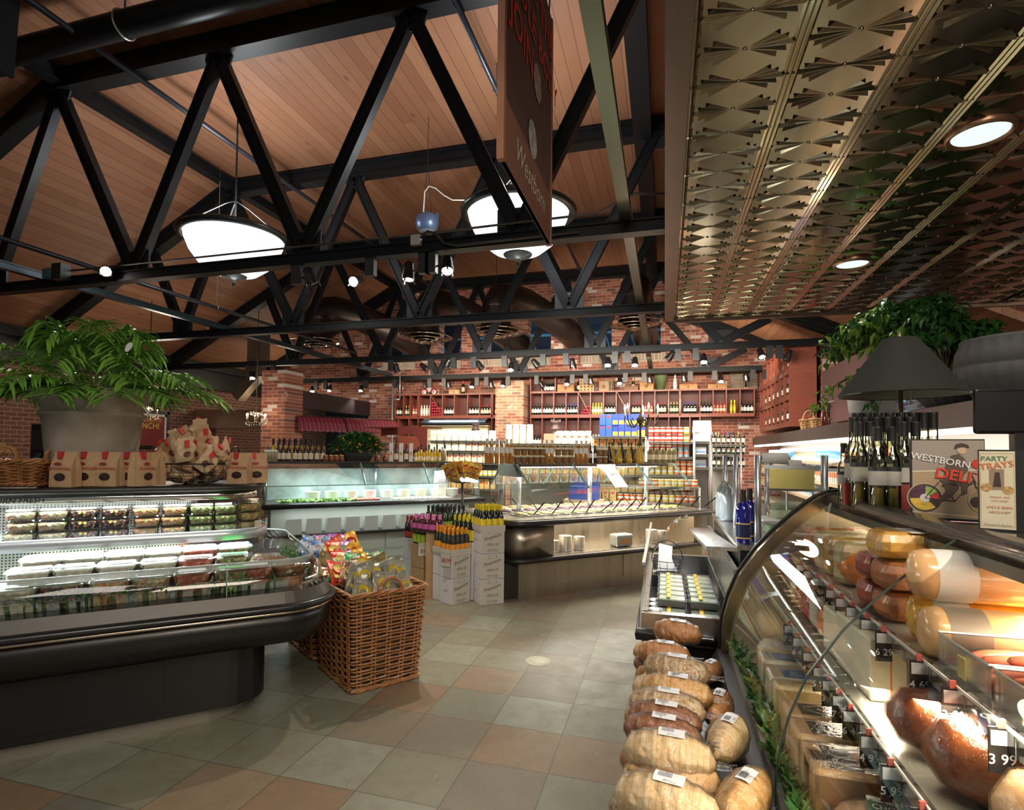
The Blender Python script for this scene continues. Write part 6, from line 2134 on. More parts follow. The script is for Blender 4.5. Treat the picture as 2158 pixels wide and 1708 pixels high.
# canopy: top shelf, slanted glass both sides, ends
zt6 = 1.475
hw = .17
m = MB().bb(-L + .45, L - .3, -hw, hw, zt6 - .03, zt6)
m.obj('top_board', M((.20, .17, .12), .3), bar)
MB().bb(-L + .45, L - .3, -hw - .004, -hw, zt6 - .04, zt6 - .0).obj('fascia', M((.12, .10, .08), .3), bar)
g0, g1 = -.50, 1.19
m = MB()
for s_ in (-1, 1):
 m.add([(-L + .42, s_ * hw, zt6 - .01), (L - .2, s_ * hw, zt6 - .01), (L - .2, s_ * -g0, g1), (-L + .42, s_ * -g0, g1)], [(0, 1, 2, 3)])
 m.add([(-L + .42, s_ * -g0, g1), (L - .2, s_ * -g0, g1), (L - .2, s_ * -g0 * 1.02, 1.12), (-L + .42, s_ * -g0 * 1.02, 1.12)], [(0, 1, 2, 3)])
m.obj('canopy_glass', GLASSG, bar)
m = MB()
for x_ in (-L + .42, L - .2):
 m.add([(x_, g0, g1), (x_, -hw, zt6 - .01), (x_, hw, zt6 - .01), (x_, -g0, g1), (x_, -g0, .88), (x_, g0, .88)], [(0, 1, 2, 3, 4, 5)])
m.obj('end_glass', GLASS, bar)
m = MB()
m.add([(-L + .36, -.17, zt6 - .01), (-L + .36, .17, zt6 - .01), (-L + .40, .25, zt6 - .16), (-L + .40, -.25, zt6 - .16), (-L + .46, -.17, zt6 - .01), (-L + .46, .17, zt6 - .01), (-L + .46, .25, zt6 - .16), (-L + .46, -.25, zt6 - .16)],
 [(0, 1, 2, 3), (7, 6, 5, 4), (0, 4, 5, 1), (1, 5, 6, 2), (2, 6, 7, 3), (3, 7, 4, 0)])
m.obj('steel_end_cap', M((.42, .44, .40), .25, .9), bar)
m = MB()
for x_ in (-L + .42, -.35, .7, L - .2):
 for s_ in (-1, 1):
  m.tube([(x_, s_ * hw, zt6 - .01), (x_, s_ * -g0, g1)], .016, 4)
m.obj('glass_brackets', GE, bar)
for x_ in (-L + .55, .05, L - .55):
 MB().cyl((x_, .0, .87), (x_, .0, zt6 - .03), .028, n=10).obj('post', ALU, bar)
MB().bb(-L + .5, L - .4, -.06, .06, zt6 - .055, zt6 - .035).obj('strip_light', emis('bar_tube', (1, .95, .85), 5), bar)
case_light(OS0 + .5, OS1 - .4, (OB0 + OB1) / 2, zt6 - .07, 60, (1, .95, .82), (0, 0, -1), .3)
case_light(OS0 + .5, OS1 - .4, OB0 + .3, .79, 20, (1, .85, .62), (0, .0, -1), .2)
# stacks of clear bowls on the under shelf
bowl = thing('clear_bowl_stack', 'stack', 'container stack')
m = MB()
for k in range(11):
 m.lathe([(.055, k * .014), (.068, k * .014 + .012), (.070, k * .014 + .012), (.066, k * .014)], 16, caps=False)
m.obj('nested_bowls', M((.55, .50, .42), .15, .3, coat=.5), bowl)
for k, (x_, sc) in enumerate([(755, 1.05), (862, .85), (945, 1.15), (1045, 1.0), (1575, 1.1), (1650, .95)]):
 s_ = onpl_b(920 + x_ / 3.48, 1165, OB0 + .3)
 place(bowl, SW(s_, OB0 + .30, .455), 0, '%s stack of clear bowls from the left under the olive bar' % ORD[k], 'bowl stacks under the olive bar', scale=sc)
s_ = onpl_b(920 + 1365 / 3.48, 1150, OB0 + .25)
root = thing('napkin_dispenser', 'small steel napkin dispenser under the olive bar', 'dispenser', SW(s_, OB0 + .28, .455), R45)
MB().box((0, 0, .075), (.26, .16, .15), bev=.02).obj('dispenser_body', M((.45, .48, .46), .3, .5), root)
MB().bb(-.09, .09, -.083, -.079, .03, .10).obj('napkin_slot', M((.55, .32, .12), .6), root)
# bottles and jars on the olive bar top (front row pixel list from left)
hb = part_bottle('honey_bottle', 'tall', HON, CAPW, WHT, .80, (.42, .66), 12)
nutj = thing('nut_jar', 'jar', 'jar')
MB().lathe([(.001, 0), (.036, 0), (.038, .01), (.038, .07), (.03, .082)], 14, caps=False).obj('jar_glass', food_mat('nuts_in_jar', [(.30, .16, .05), (.22, .10, .03), (.40, .24, .10)], 110, .5), nutj)
MB().lathe([(.034, .080), (.046, .072), (.036, .092), (.001, .096)], 14, caps=False).obj('cloth_cap', M((.75, .68, .50), .7), nutj)
darkb = part_bottle('vinegar_bottle', 'tall', DKL, CAPK, WHT, .78, (.3, .55), 12)
bcn = SW(0, (OB0 + OB1) / 2 - .10)
BM = (OB0 + OB1) / 2
def ontop(x_, off=-.10):
 return onpl_b(x_, 970, BM + off)
items = [(1026, 'h'), (1036, 'h'), (1047, 'h'), (1058, 'h'), (1068, 'h'), (1077, 'h'), (1090, 'j'), (1104, 'j'), (1118, 'j'), (1130, 'j'), (1142, 'j'), (1152, 'h'), (1163, 'h'), (1176, 'j'), (1190, 'j'), (1203, 'j'), (1215, 'h'), (1225, 'h'), (1235, 'h'), (1245, 'd'), (1254, 'd'), (1262, 'j'), (1274, 'j')]
for k, (x_, kd) in enumerate(items):
 s_ = ontop(x_)
 if kd == 'j':
  for r_ in range(2):
   place(nutj, SW(s_, BM - .10, zt6 + r_ * .098), 0, '%s nut jar at position %s of the olive bar top' % (['lower', 'upper'][r_], ORD[min(19, k - 3)] if k > 5 else ORD[k]), 'nut jars on the olive bar top')
 else:
  place(hb if kd == 'h' else darkb, SW(s_, BM - .10, zt6), 0, '%s bottle, %s along the olive bar top' % ('honey-coloured white-capped' if kd == 'h' else 'dark white-labelled', ORD[k] if k < 20 else 'near the middle'), 'bottles on the olive bar top', scale=.88 if kd == 'h' else .7)
coneo = part_bottle('cone_bottle', 'cone', OIL, CAPK, None, .88, (0, 0), 12)
coned = part_bottle('cone_bottle', 'cone', DKL, CAPK, None, .88, (0, 0), 12)
for k, x_ in enumerate([1286, 1296, 1306, 1317, 1327, 1337, 1347, 1357]):
 place(coned if k in (0, 3, 5) else coneo, SW(ontop(x_), BM - .08 + .04 * (k % 2), zt6), 0, '%s cone-shaped %s bottle from the left on the olive bar top' % (ORD[k], 'dark' if k in (0, 3, 5) else 'golden'), 'cone bottles on the olive bar top')
sqj = thing('labelled_jar', 'jar', 'jar')
MB().lathe([(.001, 0), (.042, 0), (.044, .01), (.044, .16), (.03, .18), (.03, .21), (.001, .21)], 14, caps=False).obj('jar_glass', M((.24, .20, .10), .12, coat=.5), sqj)
MB().lathe([(.0448, .05), (.0448, .12)], 14, caps=False).obj('label', CREAM, sqj)
for k, x_ in enumerate([1374, 1387, 1400, 1413, 1422]):
 place(sqj, SW(ontop(x_), BM - .07, zt6), 0, '%s tall olive jar with cream label at the right end of the bar top' % ORD[k], 'labelled jars on the olive bar top')
# iron candelabra standing between
c = SW(ontop(1362), BM + .02, zt6)
root = thing('candelabra', 'tall iron candelabra with electric candles on the olive bar', 'candelabra', c)
MB().lathe([(.001, 0), (.10, 0), (.09, .015), (.02, .03), (.015, .12), (.02, .3), (.014, .5), (.03, .56), (.06, .60), (.02, .66), (.012, .72)], 12, caps=False).obj('stem', IRON, root)
for k in range(5):
 a = 2 * PI * k / 5 + .2
 ca, sa = math.cos(a), math.sin(a)
 R_ = .24
 ar = MB().tube([(ca * q * R_, sa * q * R_, z_) for q, z_ in ((.1, .60), (.4, .50), (.8, .52), (1, .60), (1, .66))], .009, 5).tube([(ca * q * R_, sa * q * R_, z_) for q, z_ in ((.55, .52), (.75, .58), (.62, .62), (.5, .58))], .007, 5).obj('arm', IRON, root)
 MB().cyl((ca * R_, sa * R_, .66), (ca * R_, sa * R_, .76), .012, n=8).obj('candle', WHT, ar)
 MB().lathe([(.001, .755), (.014, .77), (.013, .79), (.001, .83)], 8, Matrix.Translation((ca * R_, sa * R_, 0)), caps=False).obj('bulb', FLAME, ar)
light('candelabra_glow', 'POINT', c + Vector((0, 0, .9)), 12, (1, .75, .5), .15)
# basket of yellow bags on a stand between the two cases
p = ony(975, 985, 7.9)
root = thing('wire_stand', 'wire basket stand of yellow snack packs between the two glass cases', 'basket stand', (p.x, p.y, 0))
MB().cyl((0, 0, 0), (0, 0, 1.15), .02, n=8).lathe([(.001, 0), (.18, 0), (.18, .02), (.001, .02)], 14, caps=False).obj('stand_pole', BLACK, root)
m = MB()
for r_, z_ in ((.12, 1.15), (.20, 1.22), (.25, 1.30)):
 m.tube([(r_ * math.cos(2 * PI * j / 20), r_ * math.sin(2 * PI * j / 20), z_) for j in range(20)], .005, 4, closed=True)
for k in range(14):
 a = 2 * PI * k / 14
 m.tube([(0, 0, 1.15), (.12 * math.cos(a), .12 * math.sin(a), 1.15), (.25 * math.cos(a), .25 * math.sin(a), 1.30)], .003, 4)
m.obj('wire_bowl', BLACK, root)
for k in range(16):
 a = k * 2.4
 r_ = .20 * math.sqrt(k / 16)
 place(CH[6][1], Vector((p.x + r_ * math.cos(a), p.y + r_ * math.sin(a), 1.20 + .05 * (1 - k / 16))), 0, 'yellow snack pack, %s from the centre of the wire stand' % ORD[k], 'yellow packs in the wire stand', rot=(-.4 * math.sin(a), .4 * math.cos(a), random.uniform(-1, 1)), scale=.9)
# white paper floor medallion
p = onz(1134, 1394)
tag(MB().lathe([(.001, .0035), (.098, .0035), (.10, .0)], 40, caps=False).obj('floor_medallion', M((.60, .58, .46), .5, var=.2, vs_=30), None, p), 'round white metal plate set in the slate floor', 'floor plate')
# == store shelving in the bright area behind the bars
RACKM = M((.42, .40, .37), .35, .8)
def prod_box(name, w_, d_, h_, mat, mark=None, markz=(.3, .7), markw=.6, bevel=0):
 m = MB()
 m.bb(-w_ / 2, w_ / 2, -d_ / 2, d_ / 2, 0, h_, None, bevel)
 mats = [mat]
 if mark is not None:
  m.cm = 1
  m.bb(-w_ * markw / 2, w_ * markw / 2, -d_ / 2 - .002, -d_ / 2, h_ * markz[0], h_ * markz[1])
  mats.append(mark)
 return m.obj(name, mats)
def prod_bag(name, mat, mark, w_=.12, h_=.2, d_=.06):
 m = crumple(w_, d_, h_, 11, .05)
 m.cm = 1
 m.lathe([(.001, -.004), (w_ * .3, .0)], 10, Matrix.Translation((0, -d_ * .52, h_ * .62)) @ Matrix.Rotation(PI / 2, 4, 'X') @ Matrix.Scale(.6, 4, (0, 1, 0)), caps=False)
 return m.obj(name, [mat, mark])
def prod_can(name, r, h, lab, lid, band=None):
 m = MB()
 m.lathe([(.001, 0), (r, 0), (r, h * .1)], 12, caps=False)
 m.cm = 1
 m.lathe([(r * 1.01, h * .08), (r * 1.01, h * .9)], 12, caps=False)
 m.cm = 0
 m.lathe([(r, h * .9), (r, h), (.001, h)], 12, caps=False)
 if band is not None:
  m.cm = 2
  m.lathe([(r * 1.02, h * .35), (r * 1.02, h * .65)], 12, caps=False)
 return m.obj(name, [lid, lab] + ([band] if band is not None else []))
SIL = M((.6, .6, .58), .3, .8)
REDP = M((.62, .05, .03), .45); BLUEP = M((.03, .06, .32), .45); YELP = M((.80, .52, .05), .5)
PR = {
 'bluebox': prod_box('pasta_box', .10, .05, .19, BLUEP, YELP, (.08, .42), .8),
 'bluebox2': prod_box('pasta_box', .10, .05, .19, M((.035, .10, .42), .45), REDP, (.72, .88), .5),
 'yelbox': prod_box('pasta_box', .12, .05, .19, BLUEP, M((.85, .55, .08), .5), (.0, .55), .98),
 'redcan': prod_can('tomato_can', .042, .115, REDP, SIL, M((.85, .80, .70), .5)),
 'orcan': prod_can('tomato_can', .042, .115, M((.85, .40, .05), .45), SIL, WHT),
 'bluecan': prod_can('tomato_can', .042, .115, M((.30, .45, .60), .45), SIL, M((.7, .2, .08), .5)),
 'yeljar': prod_can('preserve_jar', .045, .11, M((.85, .62, .12), .25, coat=.5), M((.9, .85, .6), .3), WHT),
 'orjar': prod_can('preserve_jar', .045, .11, M((.80, .16, .03), .25, coat=.5), M((.85, .75, .5), .3), WHT),
 'creambag': prod_bag('bread_bag', M((.80, .70, .50), .5, var=.3, vs_=12), M((.75, .12, .06), .5)),
 'whitebag': prod_bag('bread_bag', M((.88, .82, .68), .45, var=.15, vs_=9), M((.85, .75, .5), .5), .15, .2, .09),
 'pastabag': prod_bag('pasta_bag', M((.82, .55, .20), .4, var=.25, vs_=25), M((.75, .10, .06), .5), .11, .19, .06),
 'tallbag': prod_bag('breadstick_bag', M((.86, .76, .52), .5, var=.2, vs_=20), M((.7, .6, .4), .5), .12, .34, .08),
 'whitebox': prod_box('cake_box', .26, .22, .045, M((.88, .84, .76), .5)),
 'bluewhite': prod_box('sugar_pack', .16, .1, .11, M((.72, .78, .88), .45), M((.25, .40, .70), .5), (.2, .45), .9),
 'milk': prod_box('milk_carton', .075, .075, .2, M((.85, .82, .78), .4), M((.80, .30, .15), .5), (.45, .8), 1.0),
 'milkb': prod_box('milk_carton', .075, .075, .22, M((.80, .84, .88), .4), M((.10, .40, .70), .5), (.3, .8), 1.0),
 'cheese': prod_box('cheese_pack', .12, .03, .14, M((.88, .70, .35), .4), M((.8, .15, .05), .5), (.6, .85), .9),
 'redpack': prod_box('snack_pack', .12, .05, .19, M((.75, .10, .06), .4, var=.3, vs_=20), M((.9, .85, .75), .5), (.25, .55), .95),
 }
CATS = {'bluebox': ('blue pasta box', 'pasta box'), 'bluebox2': ('blue pasta box with red mark', 'pasta box'), 'yelbox': ('blue and yellow pasta box', 'pasta box'), 'redcan': ('red tomato can', 'can'), 'orcan': ('orange tomato can', 'can'), 'bluecan': ('pale blue can', 'can'), 'yeljar': ('yellow preserve jar', 'jar'), 'orjar': ('orange-red preserve jar', 'jar'), 'creambag': ('cream bread bag', 'bread bag'), 'whitebag': ('white bread bag', 'bread bag'), 'pastabag': ('golden pasta bag', 'pasta bag'), 'tallbag': ('tall breadstick bag', 'bread bag'), 'whitebox': ('white cake box', 'box'), 'bluewhite': ('blue and white pack', 'pack'), 'milk': ('orange-banded milk carton', 'carton'), 'milkb': ('blue-banded milk carton', 'carton'), 'cheese': ('yellow cheese pack', 'pack'), 'redpack': ('red snack pack', 'pack')}
PW = {'bluebox': .105, 'bluebox2': .105, 'yelbox': .125, 'redcan': .09, 'orcan': .09, 'bluecan': .09, 'yeljar': .098, 'orjar': .098, 'creambag': .13, 'whitebag': .16, 'pastabag': .12, 'tallbag': .13, 'whitebox': .27, 'bluewhite': .165, 'milk': .08, 'milkb': .08, 'cheese': .125, 'redpack': .125}
PH = {'redcan': .116, 'orcan': .116, 'bluecan': .116, 'yeljar': .112, 'orjar': .112, 'bluebox': .191, 'bluebox2': .191, 'yelbox': .191, 'whitebox': .046, 'bluewhite': .112}
def fillrow(x0, x1, Y, z, kinds, where, grp, tiers=1, rz=0.0, hgt=1.0):
 """kinds: list cycled in blocks of 3 across the row"""
 x = x0
 i = 0
 while True:
  kd = kinds[min(len(kinds) - 1, int((x - x0) / max(.01, (x1 - x0)) * len(kinds)))]
  w_ = PW[kd]
  if x + w_ > x1 + .02:
   break
  for t_ in range(tiers):
   place(PR[kd], (x + w_ / 2, Y + random.uniform(0, .03), z + t_ * PH.get(kd, .2)), rz + random.uniform(-.05, .05), '%s %s%s, %s' % (ORD[i] if i < 20 else 'right-end', CATS[kd][0], (', ' + ['bottom', 'second', 'third', 'top'][t_] + ' tier') if tiers > 1 else '', where), grp, cat=CATS[kd][1])
  x += w_
  i += 1
def rack(label, x0, x1, Y, zs, depth=.4, h=None, solid=False):
 root = thing('shelving_rack', label, 'shelving', ((x0 + x1) / 2, Y, 0))
 w_ = (x1 - x0) / 2
 top = h or max(zs)
 for sx in (-w_, w_):
  for sy in (0, depth):
   MB().cyl((sx, sy, 0), (sx, sy, top), .014, n=6).obj('post', RACKM, root)
 for z in zs:
  m = MB()
  m.bb(-w_, w_, -.012, .0, z - .035, z - .026).bb(-w_, w_, -.012, .0, z - .010, z - .001)
  n = int(w_ * 2 / .045)
  for k in range(n):
   xx = -w_ + k * .045
   m.add([(xx, -.006, z - .03), (xx + .006, -.006, z - .03), (xx + .028, -.006, z - .005), (xx + .022, -.006, z - .005)], [(0, 1, 2, 3)])
  m.bb(-w_, w_, 0, depth, z - .012, z - .004)
  m.obj('wire_shelf', RACKM, root)
 if solid:
  MB().bb(-w_, w_, depth, depth + .01, .1, top).obj('back_panel', M((.35, .33, .30), .6), root)
 return root
def XY(x_, Y, y_=940):
 return ony(x_, y_, Y).x
def ZY(y_, Y, x_=1200):
 return ony(x_, y_, Y).z
# bread and flour rack, left of centre (behind the golden bottles)
YA = 10.8
xa, xb = XY(903, YA), XY(1052, YA)
zsA = [ZY(q, YA, 980) for q in (929, 950, 975, 1003, 1030)]
rack('bright rack of white bread bags right of the pizza canopy', xa, xb, YA, zsA, .45, solid=True)
for k, z in enumerate(zsA):
 fillrow(xa, xb, YA + .06, z, [['whitebag'], ['whitebag', 'creambag'], ['creambag', 'creambag'], ['creambag', 'yeljar'], ['pastabag']][k], '%s shelf of the bread rack' % ORD[k], 'goods on the bread rack', 1)
 if k == 0:
  fillrow(xa, xb - .4, YA + .26, z, ['whitebag'], 'back row on top of the bread rack', 'goods on the bread rack', 1)
# clay chimney pot ornaments
POTM = M((.10, .06, .055), .5)
for k, (x_, y0_, y1_, Y_, lb) in enumerate(((1002, 914, 890, 11.5, 'small crown-topped brown clay chimney pot above the bread rack'), (1171, 915, 884, 10.6, 'larger crown-topped brown clay chimney pot beside the flatbreads'))):
 a, c = ony(x_, y0_, Y_), ony(x_, y1_, Y_)
 h_ = c.z - a.z
 root = thing('chimney_pot', lb, 'chimney pot', a)
 m = MB().lathe([(h_ * .30, 0), (h_ * .28, h_ * .25), (h_ * .36, h_ * .30), (h_ * .36, h_ * .38), (h_ * .26, h_ * .45), (h_ * .24, h_ * .7), (h_ * .33, h_ * .75), (h_ * .33, h_ * .85), (h_ * .28, h_ * .85)], 16, caps=False)
 m.obj('pot_body', POTM, root)
 m = MB()
 for j in range(8):
  a_ = 2 * PI * j / 8
  m.cyl((h_ * .3 * math.cos(a_), h_ * .3 * math.sin(a_), h_ * .84), (h_ * .34 * math.cos(a_), h_ * .34 * math.sin(a_), h_ * 1.0), h_ * .055, h_ * .01, n=5)
 m.obj('crown_points', POTM, root)
 tag(MB().bb(-.2, .2, -.15, .15, -a.z + 0.0, 0).obj('display_plinth', M((.35, .2, .12), .6), None, a), ['plinth under the small clay chimney pot', 'plinth under the larger clay chimney pot'][k], 'plinth')
# breadstick and flatbread display in the centre
YC = 9.9
xa, xb = XY(1062, YC), XY(1250, YC)
zC = [ZY(q, YC, 1150) for q in (935, 962, 1000)]
rack('centre rack with breadsticks and flatbread packs behind the honey bottles', xa, xb, YC, zC, .5, solid=True)
fillrow(xa, XY(1132, YC), YC + .1, zC[0], ['tallbag'], 'standing on the centre rack', 'breadstick bags', 1)
fillrow(XY(1165, YC), xb, YC + .1, zC[0], ['creambag'], 'front row of flatbreads on the centre rack', 'flatbread packs', 1)
fillrow(XY(1165, YC), xb, YC + .3, zC[0] + .03, ['creambag'], 'back row of flatbreads on the centre rack', 'flatbread packs', 1)
fillrow(xa, xb, YC + .1, zC[1], ['pastabag', 'creambag'], 'middle shelf of the centre rack', 'goods on the centre rack', 1)
fillrow(xa, xb, YC + .1, zC[2], ['creambag', 'bluebox', 'bluebox'], 'lower shelf of the centre rack', 'goods on the centre rack', 1)
# pasta rack
YP = 9.6
xa, xb = XY(1247, YP), XY(1361, YP)
zP = [ZY(q, YP, 1300) for q in (920, 940.5, 1000, 1037)]
rack('wire rack with blue pasta boxes stacked on top', xa, xb, YP, zP, .5, solid=True)
fillrow(xa + .12, xb, YP + .1, zP[0], ['bluebox2', 'bluebox', 'bluebox', 'yelbox'], 'on top of the pasta rack', 'blue pasta boxes', 2)
fillrow(xa + .12, xb, YP + .22, zP[0], ['bluebox', 'bluebox2'], 'back row on the pasta rack', 'blue pasta boxes', 2)
fillrow(xa, xb, YP + .08, zP[1] - .05, ['pastabag'], 'upper shelf of the pasta rack', 'pasta bags on the pasta rack', 1)
fillrow(xa, xb, YP + .08, zP[2], ['pastabag'], 'middle shelf of the pasta rack', 'pasta bags on the pasta rack', 1)
fillrow(xa, xb, YP + .08, zP[3], ['pastabag'], 'low shelf of the pasta rack', 'pasta bags on the pasta rack', 1)
# can rack
YN = 9.3
xa, xb = XY(1366, YN), XY(1462, YN)
zN = [ZY(q, YN, 1410) for q in (931, 963, 1001, 1023, 1047)]
rack('wire rack of tomato cans right of the candelabra', xa, xb, YN, zN, .45, solid=True)
fillrow(xa, xb, YN + .07, zN[0], ['redcan', 'redcan', 'orcan'], 'top shelf of the can rack', 'cans on the can rack', 2)
fillrow(xa, xb, YN + .07, zN[1], ['redcan', 'bluecan'], 'second shelf of the can rack', 'cans on the can rack', 2)
fillrow(xa, xb, YN + .07, zN[2], ['yeljar', 'orjar'], 'third shelf of the can rack', 'cans on the can rack', 2)
fillrow(xa, xb, YN + .07, zN[3], ['yeljar'], 'fourth shelf of the can rack', 'cans on the can rack', 1)
fillrow(xa, xb, YN + .07, zN[4], ['orjar', 'yeljar', 'orjar'], 'bottom shelf of the can rack', 'cans on the can rack', 1)
# white boxes rack
YW = 9.3
xa, xb = XY(1464, YW), XY(1497, YW)
zW = [ZY(q, YW, 1480) for q in (930, 957.5, 985)]
rack('narrow dark rack with white cake boxes on top', xa, xb, YW, zW, .4, solid=True)
for k in range(7):
 place(PR['whitebox'], ((xa + xb) / 2, YW + .15, zW[0] + k * .046), random.uniform(-.1, .1), 'white cake box, %s from the bottom of the pile' % ORD[k], 'pile of cake boxes', cat='box')
for k in (1, 2):
 fillrow(xa + .01, xb, YW + .08, zW[k], ['bluewhite'], '%s shelf of the narrow rack' % ORD[k], 'packs on the narrow rack', 1)
# bottles rack
YV = 10.2
xa, xb = XY(1500, YV), XY(1562, YV)
zV = [ZY(q, YV, 1530) for q in (937, 958, 985)]
rack('low rack of small wine bottles before the right corner brick', xa, xb, YV, zV, .4, solid=True)
for k, z in enumerate(zV):
 for i in range(7):
  kd = ['darkw', 'green', 'darkr', 'blue'][(i + k * 2) % 4]
  place(BK[kd], (xa + .04 + i * .078, YV + .08, z), 0, '%s, %s from the left on the %s shelf of the low rack' % (LBL[kd], ORD[i], ORD[k]), 'bottles on the low rack', scale=.72, cat='wine bottle')
# low counter display seen through the olive bar glass: jars and a blue tray box
YJ = 9.0
a = ony(1250, 1045, YJ)
xa, xb = XY(1235, YJ), XY(1475, YJ)
z1, z2 = ZY(1056, YJ, 1300), ZY(1010, YJ, 1300)
root = rack('low display table of preserve jars behind the olive bar', xa, xb, YJ, [z1, z1 + .24], .4, solid=False)
fillrow(xa, xb, YJ + .07, z1, ['pastabag', 'orjar', 'yeljar', 'orjar'], 'low display behind the olive bar', 'jars behind the olive bar', 1)
fillrow(XY(1345, YJ), xb, YJ + .07, z1 + .24, ['orjar', 'yeljar', 'yeljar', 'orjar'], 'upper shelf of the low display', 'jars behind the olive bar', 1)
p = ony(1250, 1048, 8.95)
root = thing('display_carton', 'blue open display carton behind the olive bar glass', 'carton', (p.x - .12, 8.85, p.z - .03))
MB().bb(-.22, .22, -.15, .15, 0, .20).bb(-.22, .22, .13, .15, .2, .34).obj('carton_body', M((.035, .07, .34), .5), root)
m = MB()
letters(m, 'Barilla', .08, Matrix.Translation((0, -.152, .10)) @ Matrix.Rotation(PI / 2, 4, 'X'), bold=.01, shear=.2)
m.obj('red_logo', REDP, root)
tag(MB().bb(-.3, .3, -.2, .2, -.0, p.z - .03).obj('display_plinth', M((.45, .33, .2), .6), None, (p.x - .12, 8.85, 0)), 'wooden plinth under the blue display carton', 'plinth')
# dairy wall along the right side
zc7 = 1.98
DX = 2.12
root = thing('dairy_case', 'long open dairy refrigerator along the right wall with lit shelves', 'refrigerated display', (DX, 4.2, 0))
Ld = 10.4
MB().bb(0, .6, 0, Ld, 0, .5).bb(.50, .6, 0, Ld, .5, 1.98).obj('cabinet', M((.30, .28, .25), .5), root)
MB().bb(-.08, .6, 0, Ld, zc7 - .02, zc7 + .02).obj('canopy_top', M((.42, .42, .44), .3, .7), root)
MB().bb(-.10, -.06, 0, Ld, zc7 - .16, zc7 + .02).obj('canopy_fascia', M((.07, .06, .06), .35, .3), root)
MB().bb(-.06, -.02, 0, Ld, zc7 - .20, zc7 - .165).obj('strip_light', emis('dairy_tube', (1, .95, .86), 8), root)
zsd = [.62, .95, 1.22, 1.50]
for z in zsd:
 MB().bb(.02, .5, 0, Ld, z - .02, z).obj('shelf_board', M((.62, .55, .45), .4), root)
 m = MB()
 m.bb(.0, .02, 0, Ld, z - .03, z + .02)
 m.obj('shelf_rail', M((.70, .52, .36), .4), root)
for q in range(3):
 light('dairy_tube', 'AREA', (DX - .02, 5.6 + q * 3.4, zc7 - .22), 34, (1, .93, .82), 3.2, (DX + .55, 5.6 + q * 3.4, 1.0), sizey=.08)
pats = {1.50: ['redpack', 'redpack', 'milk', 'milkb', 'milk', 'milkb', 'milk', 'cheese'], 1.22: ['cheese', 'milkb', 'milk', 'redpack', 'milk', 'cheese'], .95: ['milk', 'cheese', 'milkb', 'cheese'], .62: ['milkb', 'milk']}
sn = {1.50: 'top', 1.22: 'third', .95: 'second', .62: 'bottom'}
for z in zsd:
 if z < .9:
  continue
 y = 4.35
 i = 0
 while y < 4.2 + Ld - .15:
  pl = pats[z]
  kd = pl[min(len(pl) - 1, int((y - 4.2) / Ld * len(pl)))]
  w_ = PW[kd]
  if y > 5.0 and not (z < 1.1 and y < 8):
   place(PR[kd], (DX + .09, y + w_ / 2, z), -PI / 2 + random.uniform(-.04, .04), '%s, %s along the %s dairy shelf from the viewer' % (CATS[kd][0], ordw(min(79, i + 1)), sn[z]), 'goods on the %s dairy shelf' % sn[z], cat=CATS[kd][1])
  y += w_ + (.0 if z > 1.3 else .02)
  i += 1
# things standing on the dairy canopy
ZD = zc7 + .021
a = onx(1765, 880, DX + .2)
y_ = onz(1765, 892, ZD).y
root = thing('stoneware_crock', 'round grey stoneware crock on the dairy canopy', 'crock', (DX + .32, 7.9, ZD))
CONC = M((.34, .34, .33), .8, var=.2, vs_=5)
MB().lathe([(.001, 0), (.16, 0), (.17, .02), (.24, .16), (.25, .30), (.235, .40), (.245, .41), (.245, .43), (.225, .43), (.22, .38), (.001, .3)], 28, caps=False).obj('crock_body', CONC, root)
for k, (x_, lb) in enumerate(((1688, 'left small basket with a tall handle on the dairy canopy'), (1710, 'right small basket with a tall handle on the dairy canopy'))):
 Y_ = 10.3 - k * .35
 wicker('handled_basket', lb, (ony(x_, 890, Y_).x + .12, Y_, ZD), 0, .2, .16, .17, .02, 9, (4, 3), .006, handles=[(0, 0, 0, .19, .2)], colr=(.42, .24, .10))
root = thing('model_motorcycle', 'dark model motorcycle between the baskets and the grey crock', 'model vehicle', (ony(1733, 880, 8.9).x + .03, 8.85, ZD), 1.2)
for sx in (-.19, .19):
 m = MB()
 m.tube([(sx + .10 * math.cos(2 * PI * j / 18), 0, .11 + .10 * math.sin(2 * PI * j / 18)) for j in range(18)], .022, 6, closed=True)
 w2 = m.obj('wheel', M((.25, .05, .04), .4), root)
 MB().cyl((sx, -.02, .11), (sx, .02, .11), .06, n=12).obj('hub', CHROME, w2)
m = MB()
m.tube([(-.2, 0, .22), (-.12, 0, .25), (0, 0, .24), (.1, 0, .30), (.16, 0, .28), (.19, 0, .12)], [.03, .05, .05, .06, .04, .02], 8)
m.obj('tank_and_frame', BLACK, root)
MB().tube([(.1, -.1, .38), (.14, 0, .36), (.1, .1, .38)], .01, 5).obj('handlebar', CHROME, root)
MB().box((.18, 0, .42), (.02, .18, .16), bev=.01).obj('windscreen', PLAST, root)
RIBM = M((.10, .095, .095), .7)
